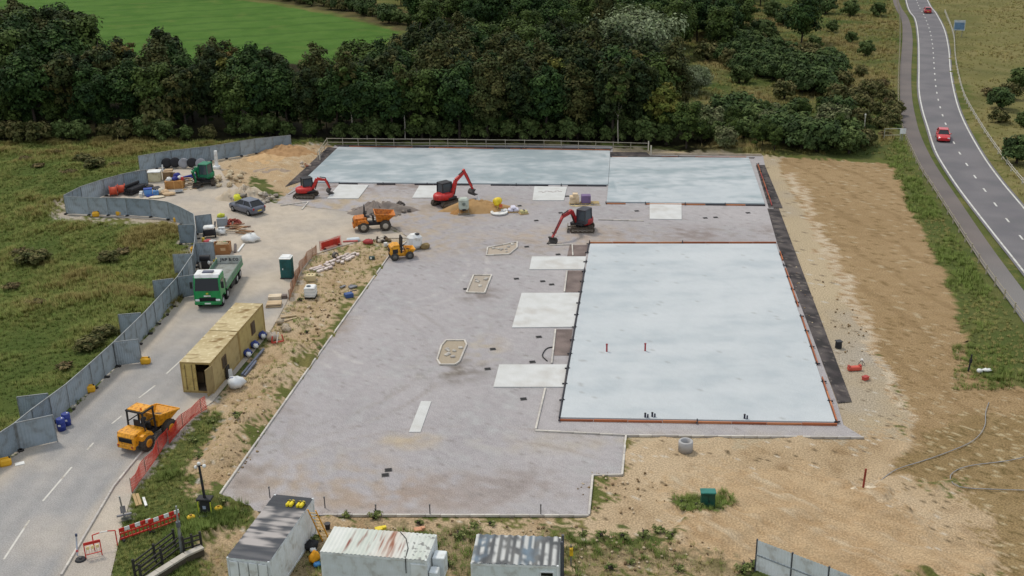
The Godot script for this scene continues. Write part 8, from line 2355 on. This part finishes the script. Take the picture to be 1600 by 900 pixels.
# ------------------------------------------------------------------ the handrail, the road's fences and signs
func roadside():
	var pale := paint(176, 168, 152, 0.8)
	var t := thing("hand_rail", "long pale scaffold handrail along the back edge of the slabs", "handrail")
	for s in [[PackedVector2Array([Vector2(-26.26, -148.75), Vector2(-26.13, -156.77), Vector2(-21.64, -156.22), Vector2(-8.72, -154.83), Vector2(4.88, -153.01), Vector2(19.22, -150.24)]), 1.0]]:
		for r in run_points(s[0], 2.6):
			for h in [0.55, 1.1]:
				var m := MB.new()
				m.bar(Vector3(r[0].x, h, r[0].y), Vector3(r[1].x, h + 0.01, r[1].y), 0.06, 0.08)
				part(t, "rail", m, pale)
			var q := MB.new()
			q.box(Vector3(r[0].x, 0.6, r[0].y), Vector3(0.07, 1.2, 0.07))
			part(t, "post", q, pale)
	for p in [Vector3(19.22, 0.00, -150.24), Vector3(19.27, 0.00, -147.74), Vector3(-25.99, 0.00, -148.73)]:
		var q := MB.new()
		q.box(p + Vector3(0, 0.7, 0), Vector3(0.16, 1.4, 0.16))
		part(t, "post", q, paint(206, 198, 182, 0.8))
	t = thing("boundary_kerb", "pale timber edging from the handrail to the bare field", "edging")
	for r in run_points(PackedVector2Array([Vector2(19.23, -148.10), Vector2(26.42, -147.19), Vector2(34.04, -146.26)]), 2.4):
		var m := MB.new()
		m.bar(Vector3(r[0].x, 0.15, r[0].y), Vector3(r[1].x, 0.15, r[1].y), 0.12, 0.3)
		part(t, "board", m, paint(190, 176, 156, 0.9))
	# fences beside the path and the road
	var post_m := paint(206, 202, 192, 0.8)
	for f in [["post-and-wire fence along the left side of the cycle path", PackedVector2Array([Vector2(121.93, -362.41), Vector2(100.82, -291.96), Vector2(85.74, -245.62), Vector2(72.84, -207.52), Vector2(65.01, -184.22), Vector2(59.67, -167.49), Vector2(56.45, -155.57), Vector2(52.41, -137.95), Vector2(50.56, -127.80), Vector2(47.91, -113.21), Vector2(45.74, -100.98), Vector2(44.55, -92.99), Vector2(42.88, -80.64)]), 0.95, 3.2, paint(168, 160, 140, 0.9), 0.06], ["white-topped post-and-rail fence along the right side of the country road", PackedVector2Array([Vector2(110.27, -285.45), Vector2(98.52, -248.71), Vector2(88.12, -220.13), Vector2(81.12, -200.12), Vector2(75.53, -183.22), Vector2(71.42, -168.73), Vector2(67.22, -152.38), Vector2(63.86, -138.06), Vector2(62.05, -129.23), Vector2(58.87, -112.54)]), 0.9, 3.0, post_m, 0.1]]:
		t = thing("roadside_fence", f[0], "fence")
		for r in run_points(smooth_line(f[1], 1.0), 1.0):
			pass
		var l := smooth_line(f[1], f[3])
		for i in l.size() - 1:
			var m := MB.new()
			m.box(Vector3(l[i].x, f[2] / 2.0, l[i].y), Vector3(0.11, f[2], 0.11))
			part(t, "post", m, f[4])
			m = MB.new()
			for h in [0.5, 0.85]:
				m.bar(Vector3(l[i].x, h * f[2], l[i].y), Vector3(l[i + 1].x, h * f[2], l[i + 1].y), 0.03, f[5])
			part(t, "rail", m, f[4])
	t = thing("road_sign", "blue and white direction sign on two posts right of the country road", "road sign", Vector3(98.56, 0.00, -245.86), -0.35)
	var m := MB.new()
	for x in [-0.7, 0.7]:
		m.cyl(Vector3(x, 0, 0), Vector3(x, 3.4, 0), 0.06, -1, 8)
	part(t, "post", m, paint(120, 124, 128))
	m = MB.new()
	m.box(Vector3(0, 2.55, 0.08), Vector3(2.3, 2.2, 0.05), Basis.IDENTITY, 0.02)
	var pl := part(t, "plate", m, paint(196, 206, 214, 0.5))
	m = MB.new()
	m.box(Vector3(0, 2.4, 0.115), Vector3(2.0, 1.5, 0.02))
	part(pl, "panel", m, paint(104, 138, 172, 0.5))
	t = thing("field_gate", "pale tubular gate frame with a white sign at the end of the scrub", "gate", Vector3(53.86, 0.00, -152.69), 0.02)
	m = MB.new()
	m.tube([Vector3(-1.3, 0, 0), Vector3(-1.3, 1.9, 0), Vector3(1.0, 1.9, 0), Vector3(1.0, 0, 0)], 0.05)
	m.tube([Vector3(-1.3, 1.0, 0), Vector3(1.0, 1.0, 0)], 0.04)
	part(t, "frame", m, paint(170, 172, 160, 0.6))
	m = MB.new()
	m.box(Vector3(1.25, 1.55, 0.1), Vector3(0.85, 0.75, 0.05), Basis.IDENTITY, 0.02)
	part(t, "sign", m, paint(236, 238, 238, 0.5))
	m = MB.new()
	m.cyl(Vector3(1.25, 0, 0.05), Vector3(1.25, 1.9, 0.05), 0.05, -1, 8)
	part(t, "sign_post", m, paint(150, 152, 150))
	build("white_marker", "slim white marker post in the scrub left of the gate", "post", Vector3(51.89, 0.00, -159.56), 0.0, [["shaft", paint(206, 204, 190), [["c", 0, 0, 0, 0, 2.4, 0, 0.08, 0.07]]], ["cap", paint(226, 226, 216), [["b", 0, 2.45, 0, 0.2, 0.2, 0.2]]]])
